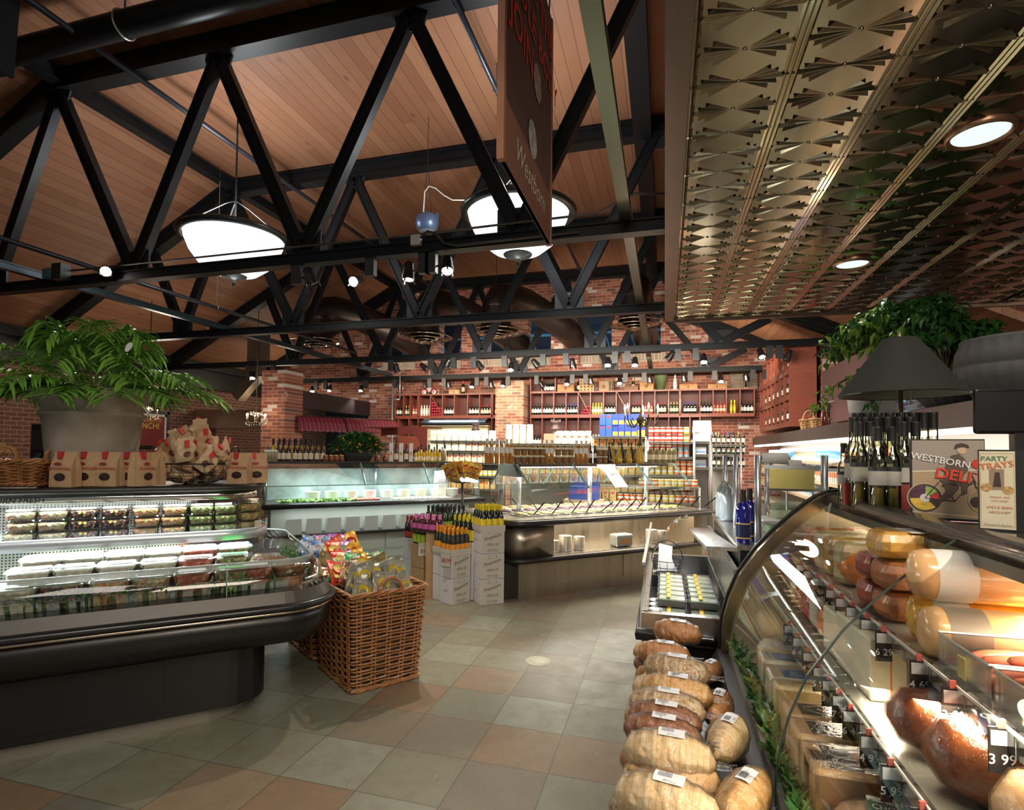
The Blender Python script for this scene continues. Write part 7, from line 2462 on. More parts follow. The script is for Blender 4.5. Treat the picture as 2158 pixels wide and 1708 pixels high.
def ribbed_pot(name, label, c, R, H):
 root = thing(name, label, 'planter', c)
 m = MB()
 m.smooth = True
 N = 96
 rings = []
 for z_, k, rib in ((0, .55, 0), (.04, .60, .0), (.12, .72, .012), (.35, .96, .015), (.55, 1.0, .015), (.57, .985, .0), (.585, 1.0, .015), (.80, .97, .015), (.93, .90, .012), (.95, .92, 0), (1.0, .92, 0), (1.0, .84, 0), (.9, .83, 0)):
  rings.append([((R * k + (rib * R * 2 * (1 if j % 4 < 2 else 0))) * math.cos(2 * PI * j / N), (R * k + (rib * R * 2 * (1 if j % 4 < 2 else 0))) * math.sin(2 * PI * j / N), z_ * H) for j in range(N)])
 m.loft(rings, True, False)
 m.obj('pot_body', RIBM, root)
 MB().lathe([(.001, H * .9), (R * .84, H * .9)], 24, caps=False).obj('soil', M((.04, .03, .02), .9), root)
 return root
a = ony(2105, 722, 4.6); c_ = ony(2105, 838, 4.6)
ribbed_pot('ribbed_planter', 'big dark ribbed planter on the dairy canopy at the right edge', (2.38, 4.75, ZD), .36, .44)
ribbed_pot('ribbed_planter', 'second dark ribbed planter behind the table lamp', (2.42, 5.75, ZD), .28, .34)
# weeping fig above the lamp
root = thing('weeping_fig', 'hanging green weeping fig in the upper right behind the lamp', 'plant', (2.45, 6.0, ZD + .30))
m = MB(); m2 = MB(); st = MB()
for k in range(64):
 a = random.uniform(0, 2 * PI)
 e = random.uniform(.0, 1.25)
 tip = Vector((math.cos(a) * .66 * math.cos(e) - .16, math.sin(a) * .85 * math.cos(e) + .25, .22 + .66 * math.sin(e)))
 mid = Vector((tip.x * .35, tip.y * .35, tip.z * .8 + .1))
 dr = tip + Vector((tip.x * .25, tip.y * .2, -random.uniform(.1, .45)))
 pth = [Vector((0, 0, 0)), mid, tip, dr]
 pts = []
 for j in range(16):
  t_ = j / 15
  q = pth[0] * (1 - t_) ** 3 + pth[1] * 3 * t_ * (1 - t_) ** 2 + pth[2] * 3 * t_ * t_ * (1 - t_) + pth[3] * t_ ** 3
  q = Vector((min(q.x, .2), q.y, q.z))
  pts.append(q)
 st.tube(pts, .006, 4)
 for j in range(5, 16):
  for s_ in range(5):
   q = pts[j] + Vector((random.uniform(-.06, .06), random.uniform(-.06, .06), random.uniform(-.05, .05)))
   leafy(m2 if (q.x < -.5 and random.random() < .6) else m, q, random.uniform(.09, .15), random.uniform(.022, .036), (random.uniform(-1, 1), random.uniform(-1, 1), random.uniform(-1.6, .1)), curl=.6)
m.obj('leaves', M((.03, .13, .02), .35, var=.5, vs_=6), root)
m2.obj('pale_leaves', M((.22, .38, .05), .35, var=.4, vs_=6), root)
st.obj('branches', M((.12, .08, .04), .7), root)
# upper grey panel and blue brick glimpsed right of the cabinet
tag(MB().bb(2.70, 2.74, 8.6, 11.2, 2.15, 3.1).obj('wall_panel', M((.10, .05, .05), .5)), 'dark maroon panel on the wall right of the cherry cabinet', 'panel')
light('goods_fill', 'AREA', (-2.6, 9.3, 3.4), 230, (1, .93, .80), 3.4, (-2.6, 10.6, 1.6), sizey=.6)  # added area fills that brighten the racks, no fixtures hang there
light('goods_fill', 'AREA', (.0, 8.75, 3.3), 190, (1, .92, .78), 2.0, (.2, 10.0, 1.5), sizey=.6)
light('wine_light', 'AREA', (-2.5, 12.6, 3.55), 230, (1, .84, .66), 9.0, (-2.5, 15, 3.6), sizey=.15)
# == curved glass deli case on the right
PRF = [(.306, .62), (.306, .703), (.318, .787), (.342, .879), (.39, .999), (.475, 1.126), (.56, 1.225), (.654, 1.318), (.715, 1.371), (.753, 1.400)]
YE, Y0D = 3.10, -.6
deli = thing('deli_case', 'curved-glass deli case at the right with meats, cheeses and price tags', 'deli case', (.30, YE, 0))
DL = Matrix.Translation((-.30, -YE, 0))
def pm(y, prf=None, dx=0.0, dz=0.0):
 return [(x + dx, y, z + dz) for x, z in (prf or PRF)]
m = MB(); m.smooth = True
m.loft([pm(Y0D), pm(1.782)], False, False, DL)
m.obj('curved_glass', GLASS, deli)
m = MB(); m.smooth = True
m.loft([pm(1.786), pm(YE - .03)], False, False, DL)
m.obj('curved_glass', GLASS, deli)
m = MB().tube([(x - .302, 1.784 - YE, z) for x, z in PRF], .0035, 5)
m.obj('glass_seam', M((.05, .07, .06), .2), deli)
GOLDST = M((.42, .34, .22), .22, .95)
# thick end frame
out = [(.245, .50)] + [(x - .028, z + .012) for x, z in PRF] + [(.78, 1.435), (.83, 1.44)]
inn = [(.30, .50)] + [(x + .012, z - .02) for x, z in PRF] + [(.80, 1.38), (.86, 1.385)]
m = MB(); m.smooth = False
m.loft([[(x, YE - .035, z) for x, z in out], [(x, YE + .03, z) for x, z in out]], False, False, DL)
m.loft([[(x, YE - .035, z) for x, z in inn], [(x, YE - .035, z) for x, z in out]], False, False, DL)
m.loft([[(x, YE + .03, z) for x, z in inn], [(x, YE - .035, z) for x, z in inn]], False, False, DL)
m.obj('end_frame', GOLDST, deli)
MB().tube([(x - .004 - .30, .034, z + .004) for x, z in out], .008, 6).obj('frame_gasket', BLACK, deli)
# end wall behind
m = MB()
pts = [(x + .01, z) for x, z in PRF] + [(1.45, 1.40), (1.45, .45), (.32, .45)]
n = len(pts)
m.add([(x, YE - .0, z) for x, z in pts] + [(x, YE + .02, z) for x, z in pts], [tuple(range(n)), tuple(range(n, 2 * n))[::-1]], DL)
m.obj('end_wall', M((.50, .43, .30), .3, .5), deli)
m = MB()
m.bb(.33, 1.5, Y0D, YE, .0, .50, DL)
m.obj('cabinet_base', DARKP, deli)
m = MB(); m.smooth = True
m.loft([[(x, y, z) for x, z in ((.33, .44), (.26, .46), (.235, .52), (.235, .58), (.26, .615), (.33, .62))] for y in (Y0D, YE + .02)], False, True, DL)
m.obj('front_bumper', M((.030, .022, .024), .35, coat=.3), deli)
MB().bb(.31, 1.5, Y0D, YE, .60, .66, DL).obj('bottom_deck', M((.55, .52, .46), .35, .3), deli)
MB().bb(1.34, 1.5, Y0D, YE, .60, 1.38, DL).obj('back_wall', M((.62, .58, .50), .5), deli)
TOPS = M((.20, .18, .165), .14, .85)
MB().bb(.80, 1.62, Y0D, YE + .04, 1.385, 1.405, DL).obj('top_board', TOPS, deli)
m = MB(); m.smooth = True
m.loft([[(x, y, z) for x, z in ((.81, 1.384), (.755, 1.375), (.745, 1.40), (.76, 1.425), (.79, 1.432), (.82, 1.42), (.825, 1.405))] for y in (Y0D, YE + .035)], True, True, DL)
m.obj('front_top_rail', M((.03, .028, .027), .25, .3, coat=.3), deli)
MB().bb(.745, .78, Y0D, YE - .04, 1.345, 1.375, DL).obj('light_shield', M((.10, .12, .10), .3, .2), deli)
MB().bb(.86, .90, Y0D, YE - .06, 1.352, 1.380, DL).obj('strip_light', emis('deli_tube', (1, .86, .60), 6), deli)
light('deli_light', 'AREA', (.86, 1.25, 1.345), 95, (1, .84, .60), 3.4, (.72, 1.25, .6), sizey=.05).rotation_euler = (0, .25, PI / 2)
light('deli_light', 'AREA', (1.1, 1.3, 1.36), 18, (1, .86, .66), 3.2, (1.1, 1.3, .5), sizey=.1).rotation_euler = (0, 0, PI / 2)
light('deli_light', 'AREA', (.57, 1.4, 1.10), 18, (1, .85, .62), 3.0, (.5, 1.4, .5), sizey=.04).rotation_euler = (0, .3, PI / 2)
# glass shelves and tag rails
SH = [('upper', .60, 1.125), ('middle', .50, .93)]
for nm, x_, z_ in SH:
 MB().bb(x_, 1.34, Y0D, YE - .05, z_ - .008, z_, DL).obj('glass_shelf', M((.26, .25, .21), .25, .2), deli)
 MB().bb(x_ - .012, x_ + .002, Y0D, YE - .05, z_ - .03, z_ + .012, DL).obj('tag_rail', PLAST, deli)
 MB().bb(x_ - .014, x_ - .010, Y0D, YE - .05, z_ + .008, z_ + .014, DL).obj('rail_edge', M((.8, .8, .76), .15, .3), deli)
# arc-shaped shelf brackets
for Y_ in (.6, 1.78, 2.9):
 MB().bb(.62, 1.3, Y_ - .008, Y_ + .008, 1.09, 1.117, DL).obj('shelf_bracket', STAIN, deli)
def tagcard(p, txt, label, sc=1.0):
 root = thing('price_tag', label, 'price tag', p, .12)
 f = Matrix.Rotation(PI / 2, 4, 'X')
 MB().bb(-.021, .021, -.0015, .0015, -.062, .02).obj('black_card', M((.02, .02, .02), .35), root)
 MB().bb(-.018, .018, -.0028, -.0016, -.012, .014).obj('white_name_strip', M((.72, .76, .78), .4), root)
 m = MB()
 letters(m, txt, .026, f @ Matrix.Translation((0, -.045, .0022)), bold=.01)
 m.obj('white_price', M((.8, .8, .78), .5), root)
 MB().bb(-.006, .006, -.003, .003, .018, .034).obj('red_clip', M((.55, .12, .10), .4), root)
 root.scale = (sc,) * 3
 return root
far_n = ['nearest', 'second nearest', 'third nearest', 'fourth nearest', 'fifth nearest', 'sixth nearest', 'seventh nearest', 'eighth nearest', 'ninth nearest', 'tenth nearest', 'eleventh nearest', 'farthest']
for k, (x_, y_, tx_) in enumerate([(2117, 1575, '3 99'), (2013, 1480, '3 99'), (1942, 1405, '4 69'), (1866, 1350, '6 29'), (1832, 1318, '7 99'), (1800, 1290, '5 49'), (1777, 1262, '7 89'), (1755, 1240, '6 99'), (1725, 1218, '5 99'), (1706, 1203, '8 49'), (1690, 1190, '4 99')]):
 q = onx(x_, y_ - 30, .585)
 tagcard((.580, q.y, 1.115), tx_, 'price tag reading %s, %s on the upper shelf rail of the deli case' % (tx_, far_n[k]))
for k, Y_ in enumerate([1.30, 1.46, 1.60, 1.74, 1.84, 1.95, 2.06, 2.2, 2.36, 2.52]):
 tagcard((.482, Y_, .915), ['3 69', '5 99', '4 99', '6 49', '7 29'][k % 5], 'price tag, %s on the middle shelf rail of the deli case' % far_n[k])
# cheeses and meats ----------------------------------------------------------
CH_TAN = M((.72, .44, .20), .4, var=.12, coat=.3); CH_YEL = M((.82, .64, .30), .4, var=.1, coat=.3); CH_WHT = M((.78, .72, .52), .4, var=.1, coat=.3)
REDW = M((.62, .06, .03), .25, var=.4, vs_=25, coat=.6, bump=.3); ORW = M((.75, .22, .03), .25, var=.4, vs_=25, coat=.6, bump=.3); YELW = M((.80, .42, .05), .25, var=.3, vs_=20, coat=.6)
LBLK = M((.06, .045, .035), .3); LBLU = M((.10, .25, .62), .35); LWH = M((.78, .77, .72), .4)
def block(name, label, loc, d, mat, rz=0.0, lab=None, labd=(.7, .5), cat='cheese', bev=.012, oval=True, wrap=True, txt=None, tilt=(0, 0)):
 root = thing(name, label, cat, loc, rz)
 root.rotation_euler = (tilt[0], tilt[1], rz)
 MB().bb(-d[0] / 2, d[0] / 2, -d[1] / 2, d[1] / 2, 0, d[2], None, bev).obj('cheese_block' if cat == 'cheese' else 'body', mat, root)
 if lab is not None:
  w_, h_ = d[0] * labd[0], d[1] * labd[1]
  MB().box((0, 0, d[2] + .001), (w_, h_, .002), bev=.0009 if not oval else .001).obj('top_label', lab, root)
  if lab is LBLK:
   m = MB()
   for rr in (.42, .36):
    m.tube([(w_ * rr * math.cos(2 * PI * j / 26), h_ * rr * math.sin(2 * PI * j / 26), d[2] + .0025) for j in range(26)], .0008, 4, closed=True)
   m.obj('label_rings', M((.65, .55, .40), .4), root)
   MB().box((0, 0, d[2] + .0026), (w_ * .18, h_ * .5, .001)).obj('red_label_mark', M((.4, .05, .03), .4), root)
  else:
   m = MB()
   for q in range(5):
    m.bb(-w_ * .35, w_ * .35, -h_ * .3 + q * h_ * .14, -h_ * .3 + q * h_ * .14 + h_ * .04, d[2] + .002, d[2] + .0026)
   m.obj('small_print', M((.75, .78, .8), .5) if lab is LBLU else M((.2, .2, .2), .5), root)
 if wrap:
  MB().bb(-d[0] / 2 - .002, d[0] / 2 + .002, -d[1] / 2 - .002, d[1] / 2 + .002, 0, d[2] + .004, None, bev).obj('plastic_film', WRAP, root)
 return root
# bottom deck, far to near: wheel, two blue-labelled blocks, four black-labelled blocks
zd = .661
root = thing('cheese_wheel', 'pale cheese wheel with an oval label at the far end of the bottom deck', 'cheese', (.50, 2.60, zd))
MB().lathe([(.001, 0), (.11, 0), (.125, .02), (.125, .14), (.11, .16), (.001, .16)], 24, caps=False).obj('cheese_body', CH_YEL, root)
MB().lathe([(.001, .1615), (.06, .1615)], 20, Matrix.Scale(1.2, 4, (1, 0, 0)), caps=False).obj('oval_label', LWH, root)
MB().lathe([(.001, 0), (.113, 0), (.128, .02), (.128, .145), (.11, .166), (.001, .168)], 20, caps=False).obj('plastic_film', WRAP, root)
for k, Y_ in enumerate([onz(x_, y_, .835).y for x_, y_ in ((1677, 1386), (1687, 1421))]):
 block('cheese_block', ['farther', 'nearer'][k] + ' white cheese block with a blue label on the bottom deck', (.49, Y_, zd), (.26, .12, .17), CH_WHT, 0, LBLU, (.62, .62))
block('cheese_block', 'pale cheese block with a thin orange strip, before the black-labelled row', (.49, 2.19, zd), (.25, .10, .165), CH_YEL, 0, M((.75, .25, .06), .4), (.5, .12))
for k, Y_ in enumerate([onz(x_, y_, .835).y for x_, y_ in ((1735, 1497), (1759, 1537), (1790, 1591), (1747, 1642))]):
 block('cheese_block', 'tan cheese block with a black oval label, %s of four on the bottom deck' % ['farthest', 'third', 'second', 'nearest'][k], (.485, Y_ if k < 3 else 1.655, zd), (.25, .12, .17), CH_TAN, 0, LBLK, (.66, .62))
 if k < 3:
  block('cheese_block', 'tan cheese block in the rear row, %s behind the black-labelled ones' % ['farthest', 'middle', 'nearest'][k], (.76, Y_, zd), (.26, .13, .17), CH_TAN, 0, LBLK, (.66, .62))
def roast(name, label, loc, r, L, mat, rz=0, cat='meat', tilt=0.0, band=None, seed=1, sy=1.0):
 root = thing(name, label, cat, loc, rz)
 rnd = random.Random(seed)
 m = MB(); m.smooth = True
 rings = []
 n = 22
 for i in range(11):
  t_ = i / 10
  k = math.sin(PI * (.10 + .80 * t_)) ** .55
  if i in (0, 10):
   k *= .35
  rings.append([(L * (t_ - .5), r * sy * k * math.cos(2 * PI * j / n) * (1 + .05 * math.sin(j * 2 + i) + rnd.uniform(-.03, .03)), r * .92 + r * k * math.sin(2 * PI * j / n) * (1 + rnd.uniform(-.04, .04))) for j in range(n)])
 m.loft(rings)
 m.obj('meat_body', mat, root)
 rings2 = [[(p[0] * 1.03, p[1] * 1.045, r * .92 + (p[2] - r * .92) * 1.045) for p in rg] for rg in rings]
 m = MB(); m.smooth = True
 m.loft(rings2)
 m.obj('plastic_bag', WRAP, root)
 if band is not None:
  lm, lm2, txt, tcol = band
  # curved label patch on the upper left flank
  m = MB(); m.smooth = True
  ang = [PI * (.28 + .42 * q / 8) for q in range(9)]
  m.loft([[(x_ * L, -r * sy * 1.09 * math.cos(a_) * -1 if False else r * sy * 1.09 * math.cos(a_) * -1, r * .92 + r * 1.09 * math.sin(a_)) for a_ in ang] for x_ in (-.20, -.07, .07, .20)], False, False)
  m.obj('label', lm, root)
  a_ = PI * .44
  c = Vector((-.02 * L, -r * sy * 1.11 * math.cos(a_), r * .92 + r * 1.11 * math.sin(a_)))
  f = Matrix.Translation(c) @ Matrix.Rotation(PI / 2 - a_, 4, 'X')
  m = MB()
  for i, s_ in enumerate(txt):
   letters(m, s_, r * .26, f @ Matrix.Translation((0, r * .12 - i * r * .28, .001)), bold=.01)
  m.obj('label_lettering', tcol, root)
  a2 = PI * .56
  c = Vector((.12 * L, -r * sy * 1.115 * math.cos(a2), r * .92 + r * 1.115 * math.sin(a2)))
  f = Matrix.Translation(c) @ Matrix.Rotation(PI / 2 - a2, 4, 'X') @ Matrix.Rotation(PI / 4, 4, 'Z')
  MB().bb(-r * .22, r * .22, -r * .22, r * .22, 0, .0015, f).obj('label_badge', lm2, root)
 return root
BROWN, b = base('glazed_roast', (.22, .045, .012), .3, coat=.3)
t = NT(BROWN)
v, x, y, z = t.coords()
set_tex(BROWN, b, t.mix(t.noise(v, 28, 5, .7), (.10, .015, .006, 1), (.48, .14, .03, 1)), None, t.bump(t.noise(v, 60, 4), .4, .01))
PALEM, b = base('pale_poultry', (.70, .40, .18), .3, coat=.5)
t = NT(PALEM)
v, x, y, z = t.coords()
set_tex(PALEM, b, t.mix(t.noise(v, 22, 4), (.62, .28, .09, 1), (.82, .55, .30, 1)), None, t.bump(t.noise(v, 50, 3), .3, .01))
LNAVY = M((.012, .016, .045), .3); LREDB = M((.60, .04, .02), .35); LGRN2 = M((.03, .12, .05), .35); LPUR = M((.16, .03, .16), .35)
TXW = M((.75, .72, .65), .4)
q = onx(1940, 1535, .70)
roast('roast_chicken_loaf', 'dark glazed roast in clear film, farther of the two on the middle shelf', (.64, 1.53, .935), .078, .27, BROWN, -.40, band=(LNAVY, LREDB, ['IN DELI', 'CURED'], TXW), seed=2)
roast('roast_chicken_loaf', 'dark barbecue roast in clear film, nearer of the two on the middle shelf', (.655, 1.345, .935), .088, .29, BROWN, -.35, band=(LNAVY, LREDB, ['BARBECUE', 'CHICKEN'], TXW), seed=3)
roast('turkey_breast', 'pale turkey breast with a blue and red label cut by the lower right corner', (.69, 1.15, .935), .09, .30, PALEM, -.25, band=(M((.03, .10, .35), .3), LREDB, ['BREAST'], TXW), seed=4)
roast('roast_chicken_loaf', 'dark glazed roast at the back, half hidden behind the front pair', (.98, 1.42, .935), .09, .3, BROWN, .2, seed=6)
roast('turkey_breast', 'pale turkey breast with a green label, farther of two on the bottom deck', (.50, 1.50, zd), .082, .26, PALEM, -.2, band=(LGRN2, LPUR, ['HEALTHY', 'CHOICE'], TXW), seed=7)
roast('turkey_breast', 'pale turkey breast with a green label, nearest on the bottom deck', (.52, 1.33, zd), .086, .28, PALEM, -.2, band=(LGRN2, LPUR, ['HEALTHY', 'CHOICE'], TXW), seed=8)
# middle shelf farther goods
zm = .931
IV = M((.66, .62, .44), .45)
for k, (Y_, h_) in enumerate(((1.90, .17), (2.06, .17), (2.22, .15))):
 root = block('cream_carton', '%s cream carton with an orange line on the middle deli shelf' % ['nearest', 'middle', 'farthest'][k], (.70, Y_, zm), (.30, .14, h_), IV, .05, M((.70, .35, .15), .5), (.5, .4), 'carton', .006, wrap=False)
 MB().bb(-.10, -.096, -.0715, -.070, 0, h_).obj('orange_line', M((.70, .15, .03), .5), root)
 m = MB()
 for q in range(9):
  m.bb(-.06 + q * .018, -.052 + q * .018, -.0716, -.0702, h_ * .3, h_ * .8)
 m.obj('printed_text', M((.25, .22, .18), .5), root)
for k, (Y_, mt_, lb) in enumerate(((2.40, ORW, 'orange-netted cheese'), (2.52, CH_WHT, 'whitish wrapped cheese'), (2.64, REDW, 'red-wrapped cheese'), (2.76, ORW, 'orange cheese chunk'), (2.88, CH_YEL, 'yellow cheese chunk'))):
 block('cheese_block', lb + ' in the far half of the middle deli shelf, %s of five' % ['nearest', 'second', 'third', 'fourth', 'farthest'][k], (.66, Y_, zm), (.2, .10, .11 + .02 * (k % 2)), mt_, .1, LWH, (.4, .5), bev=.03)
 block('cheese_block', lb + ' in the rear row of the middle deli shelf, %s of five' % ['nearest', 'second', 'third', 'fourth', 'farthest'][k], (.92, Y_, zm), (.2, .10, .13), [CH_YEL, ORW, CH_WHT, CH_TAN, ORW][k], -.1, None, bev=.03)
# upper shelf
zu = 1.126
def log_(name, label, loc, r, L, mat, rz, lab=None, cat='sausage'):
 root = thing(name, label, cat, loc, rz)
 m = MB(); m.smooth = True
 mt = Matrix.Translation((-L / 2, 0, r)) @ Matrix.Rotation(PI / 2, 4, 'Y')
 m.lathe([(.001, 0), (r * .55, .006), (r * .9, r * .25), (r, r * .6), (r, L - r * .6), (r * .9, L - r * .25), (r * .5, L), (.001, L + .004)], 26, mt, caps=False)
 m.obj('casing', mat, root)
 if lab is not None:
  MB().lathe([(r * 1.012, L * .10), (r * 1.012, L * .26)], 26, mt, caps=False).obj('paper_band', lab, root)
 return root
TANL = M((.80, .47, .21), .22, var=.08, coat=.5)
log_('bologna_log', 'large tan bologna log on top of the pile, upper deli shelf', (.88, 1.74, zu + .115), .066, .52, TANL, -.05, LWH)
log_('bologna_log', 'tan log under the big bologna log, with a dark printed end', (.85, 1.63, zu), .062, .50, TANL, -.03, M((.25, .20, .15), .4))
log_('bologna_log', 'orange log at the back of the bologna pile', (.88, 1.78, zu), .058, .50, YELW, -.04, LWH)
for k, (Y_, z_, mt_, lb) in enumerate(((1.98, zu, ORW, 'lower orange loaf with a white label, nearer'), (1.99, zu + .088, ORW, 'upper orange smoked loaf with a white label, nearer'), (2.13, zu, REDW, 'lower red-wrapped loaf'), (2.14, zu + .088, REDW, 'upper red peppered loaf'), (2.03, zu + .175, YELW, 'golden loaf on top of the stack'))):
 block('deli_loaf', lb + ' on the upper deli shelf', (.74, Y_, z_), (.24, .125, .085), mt_, .08, LWH, (.28, .9), 'cold cut', .03)
for k, (Y_, mt_) in enumerate(((2.45, CH_YEL), (2.60, YELW), (2.75, CH_YEL), (2.90, ORW))):
 block('cheese_block', 'yellow cheese loaf on the upper deli shelf, %s of four towards the far end' % ['nearest', 'second', 'third', 'farthest'][k], (.76, Y_, zu), (.26, .11, .16), mt_, .1, None, bev=.03)
q = (.74, 2.55)
root = thing('netted_cheese', 'round orange netted cheese at the front of the upper deli shelf', 'cheese', (.70, 2.42, zu))
MB().ball((0, 0, .07), .07, 16, 10).obj('cheese_ball', ORW, root)
# clear boxes of sausages
SAUS = M((.62, .17, .09), .35, var=.15, vs_=14, coat=.25)
sg = thing('hot_dog', 'hot dog', 'sausage')
m = MB(); m.smooth = True
m.tube([(-.075, 0, 0), (-.068, 0, .0), (-.04, 0, .003), (0, 0, .005), (.04, 0, .003), (.068, 0, 0), (.075, 0, 0)], [.002, .009, .0125, .0125, .0125, .009, .002], 12)
m.obj('sausage_body', SAUS, sg)
for bx, (Y_, nm) in enumerate(((1.445, 'farther'), (1.215, 'nearer'))):
 root = thing('acrylic_tray', '%s clear acrylic box of hot dogs on the upper deli shelf' % nm, 'tray', (.84, Y_, zu))
 m = MB()
 w_, d_, h_ = .46, .215, .085
 m.bb(-w_ / 2, w_ / 2, -d_ / 2, d_ / 2, 0, .004)
 for q in ((-w_ / 2, w_ / 2, -d_ / 2, -d_ / 2 + .004), (-w_ / 2, w_ / 2, d_ / 2 - .004, d_ / 2), (-w_ / 2, -w_ / 2 + .004, -d_ / 2, d_ / 2), (w_ / 2 - .004, w_ / 2, -d_ / 2, d_ / 2)):
  m.bb(*q, 0, h_)
 m.obj('clear_walls', PLAST, root)
 m = MB()
 m.tube([(-w_ / 2, -d_ / 2, h_), (w_ / 2, -d_ / 2, h_), (w_ / 2, d_ / 2, h_), (-w_ / 2, d_ / 2, h_)], .003, 4, closed=True)
 m.obj('bright_rim', M((.75, .75, .7), .2), root)
 MB().bb(-w_ / 2 - .002, -w_ / 2 - .0005, -.02, .012, .02, .065).obj('gold_sticker', M((.50, .38, .12), .4), root)
 for k in range(26):
  lay = k // 10
  i = k % 10
  if lay == 2 and i > 5:
   continue
  # two files side by side per layer
  fx = -.115 + (i % 2) * .2 + random.uniform(-.01, .01) + lay * .02
  fy = -.085 + (i // 2) * .042 + (lay % 2) * .018
  place(sg, (.84 + fx, Y_ + fy, zu + .018 + lay * .023), random.uniform(-.15, .15), 'hot dog, %s of the %s layer in the %s box' % (ORD[i], ['bottom', 'middle', 'top'][lay], nm), 'hot dogs in the %s clear box' % nm)
# greens along the front of the deck
m = MB(); m2 = MB()
for i in range(900):
 Y_ = random.uniform(.85, 2.95)
 p = (random.uniform(.315, .365) - .3, Y_ - YE, .665 + random.uniform(0, .06))
 leafy(m if random.random() < .6 else m2, p, random.uniform(.03, .06), random.uniform(.006, .014), (random.uniform(-.6, .6), random.uniform(-1, 1), random.uniform(.1, 1)))
tag(m.obj('garnish_leaves', LEAF, None, deli.location), 'dark green leaves along the front of the deli deck', 'garnish', kind='stuff')
tag(m2.obj('garnish_leaves', LEAFL, None, deli.location), 'pale green leaves along the front of the deli deck', 'garnish', kind='stuff')
# == bread in bags in front of the deli case
root = thing('bread_table', 'narrow dark table carrying the bagged loaves beside the deli case', 'table', (.06, 2.0, 0))
MB().bb(-.175, .155, -1.35, 1.04, .54, .57).obj('table_top', DARKP, root)
MB().bb(-.15, .13, -1.3, 1.0, 0, .54).obj('table_base', DARKP, root)
def crust(name, c0, c1, sc=30, bump=.5):
 m, b = base(name, rough=.7)
 t = NT(m)
 v, x, y, z = t.coords()
 n = t.noise(v, sc, 5, .7)
 c = t.mix(t.ramp(n, [(.38, (0, 0, 0)), (.62, (1, 1, 1))]), (*c0, 1), (*c1, 1))
 sl = t.math('LESS_THAN', t.math('FRACT', t.math('MULTIPLY', x, 62)), .14)
 c = t.mix(t.math('MULTIPLY', sl, .3), c, (c0[0] * .45, c0[1] * .4, c0[2] * .4, 1))
 set_tex(m, b, c, None, t.bump(t.math('SUBTRACT', n, sl), bump, .01))
 return m
CR = [crust('golden_crust', (.70, .34, .09), (.88, .58, .26)), crust('pale_crust', (.78, .50, .22), (.92, .70, .42)), crust('dark_crust', (.20, .07, .03), (.38, .16, .07)), crust('seeded_crust', (.55, .28, .10), (.88, .72, .48), 75, .9), crust('amber_crust', (.50, .19, .05), (.70, .34, .13))]
CN = ['golden', 'pale', 'dark brown', 'seeded', 'amber']
LF = []
for i in range(5):
 root = thing('bread_loaf', 'loaf', 'bread')
 rnd = random.Random(20 + i)
 L, r = [.27, .26, .25, .27, .24][i], [.062, .066, .056, .062, .058][i]
 n = 20
 rings = []
 for k in range(15):
  t_ = k / 14
  kk = (math.sin(PI * (.06 + .88 * t_))) ** .5 * (.35 if k in (0, 14) else 1)
  rings.append([(L * (t_ - .5), r * .95 * kk * math.cos(2 * PI * j / n), max(.002, r * .75 + r * kk * math.sin(2 * PI * j / n) * 1.05 + (.0015 if k % 2 else -.0015))) for j in range(n)])
 m = MB(); m.smooth = True
 m.loft(rings)
 m.obj('loaf_body', CR[i], root)
 rr = []
 for k, rg in enumerate([rings[0]] + rings + [rings[-1]] * 3):
  ex_ = 0
  if k > 15:
   ex_ = (k - 15) * .018
  f_ = 1.08 if k < 16 else [1.0, .75, 1.25][k - 16] if k - 16 < 3 else 1
  rr.append([(p[0] * 1.02 + ex_, p[1] * f_ * (1 + rnd.uniform(-.04, .07)), r * .75 + (p[2] - r * .75) * f_ * (1 + rnd.uniform(-.03, .06))) for p in rg])
 m = MB()
 m.loft(rr, True, False)
 m.obj('plastic_bag', WRAP, root)
 m = MB()
 a_ = [PI * (.42 + .2 * q / 4) for q in range(5)]
 m.loft([[(x_, -r * 1.07 * math.cos(a) * -1, r * .75 + r * 1.15 * math.sin(a)) for a in a_] for x_ in (-.03, .045)], False, False)
 lb_ = m.obj('paper_label', M((.74, .76, .80), .5), root)
 m = MB()
 for q in range(10):
  m.bb(-.020 + q * .0035, -.0185 + q * .0035, -.010, .010, r * 1.905, r * 1.908)
 m.obj('barcode', M((.1, .1, .12), .5), lb_)
 LF.append(root)
# upper layer: pixel centres of the loaves seen from above
up_ = [(1427, 1322, 4, -.20, .70), (1400, 1368, 4, -.1, .66), (1425, 1402, 3, -.18, .69), (1425, 1445, 0, -.15, .68), (1405, 1478, 3, -.1, .68), (1400, 1500, 2, -.12, .68), (1395, 1528, 2, -.12, .69), (1410, 1578, 1, -.08, .71), (1420, 1625, 0, -.1, .66), (1405, 1680, 1, -.2, .73)]
for k, (x_, y_, kd, rz_, z_) in enumerate(up_):
 p = onz(x_, y_, z_ + .05)
 place(LF[kd], (p.x, p.y, z_ - .02), rz_, '%s bagged %s loaf in the left file, counted from the far end' % (ORD[k], CN[kd]), 'bagged loaves beside the deli case', scale=.98)
for k in range(12):
 Y_ = 2.95 - k * .145
 place(LF[(k * 2) % 5], (-.02 + random.uniform(-.01, .01), Y_, .572), random.uniform(-.1, .1), '%s bagged %s loaf in the bottom layer, counted from the far end' % (ORD[k], CN[(k * 2) % 5]), 'bagged loaves beside the deli case', scale=.92)
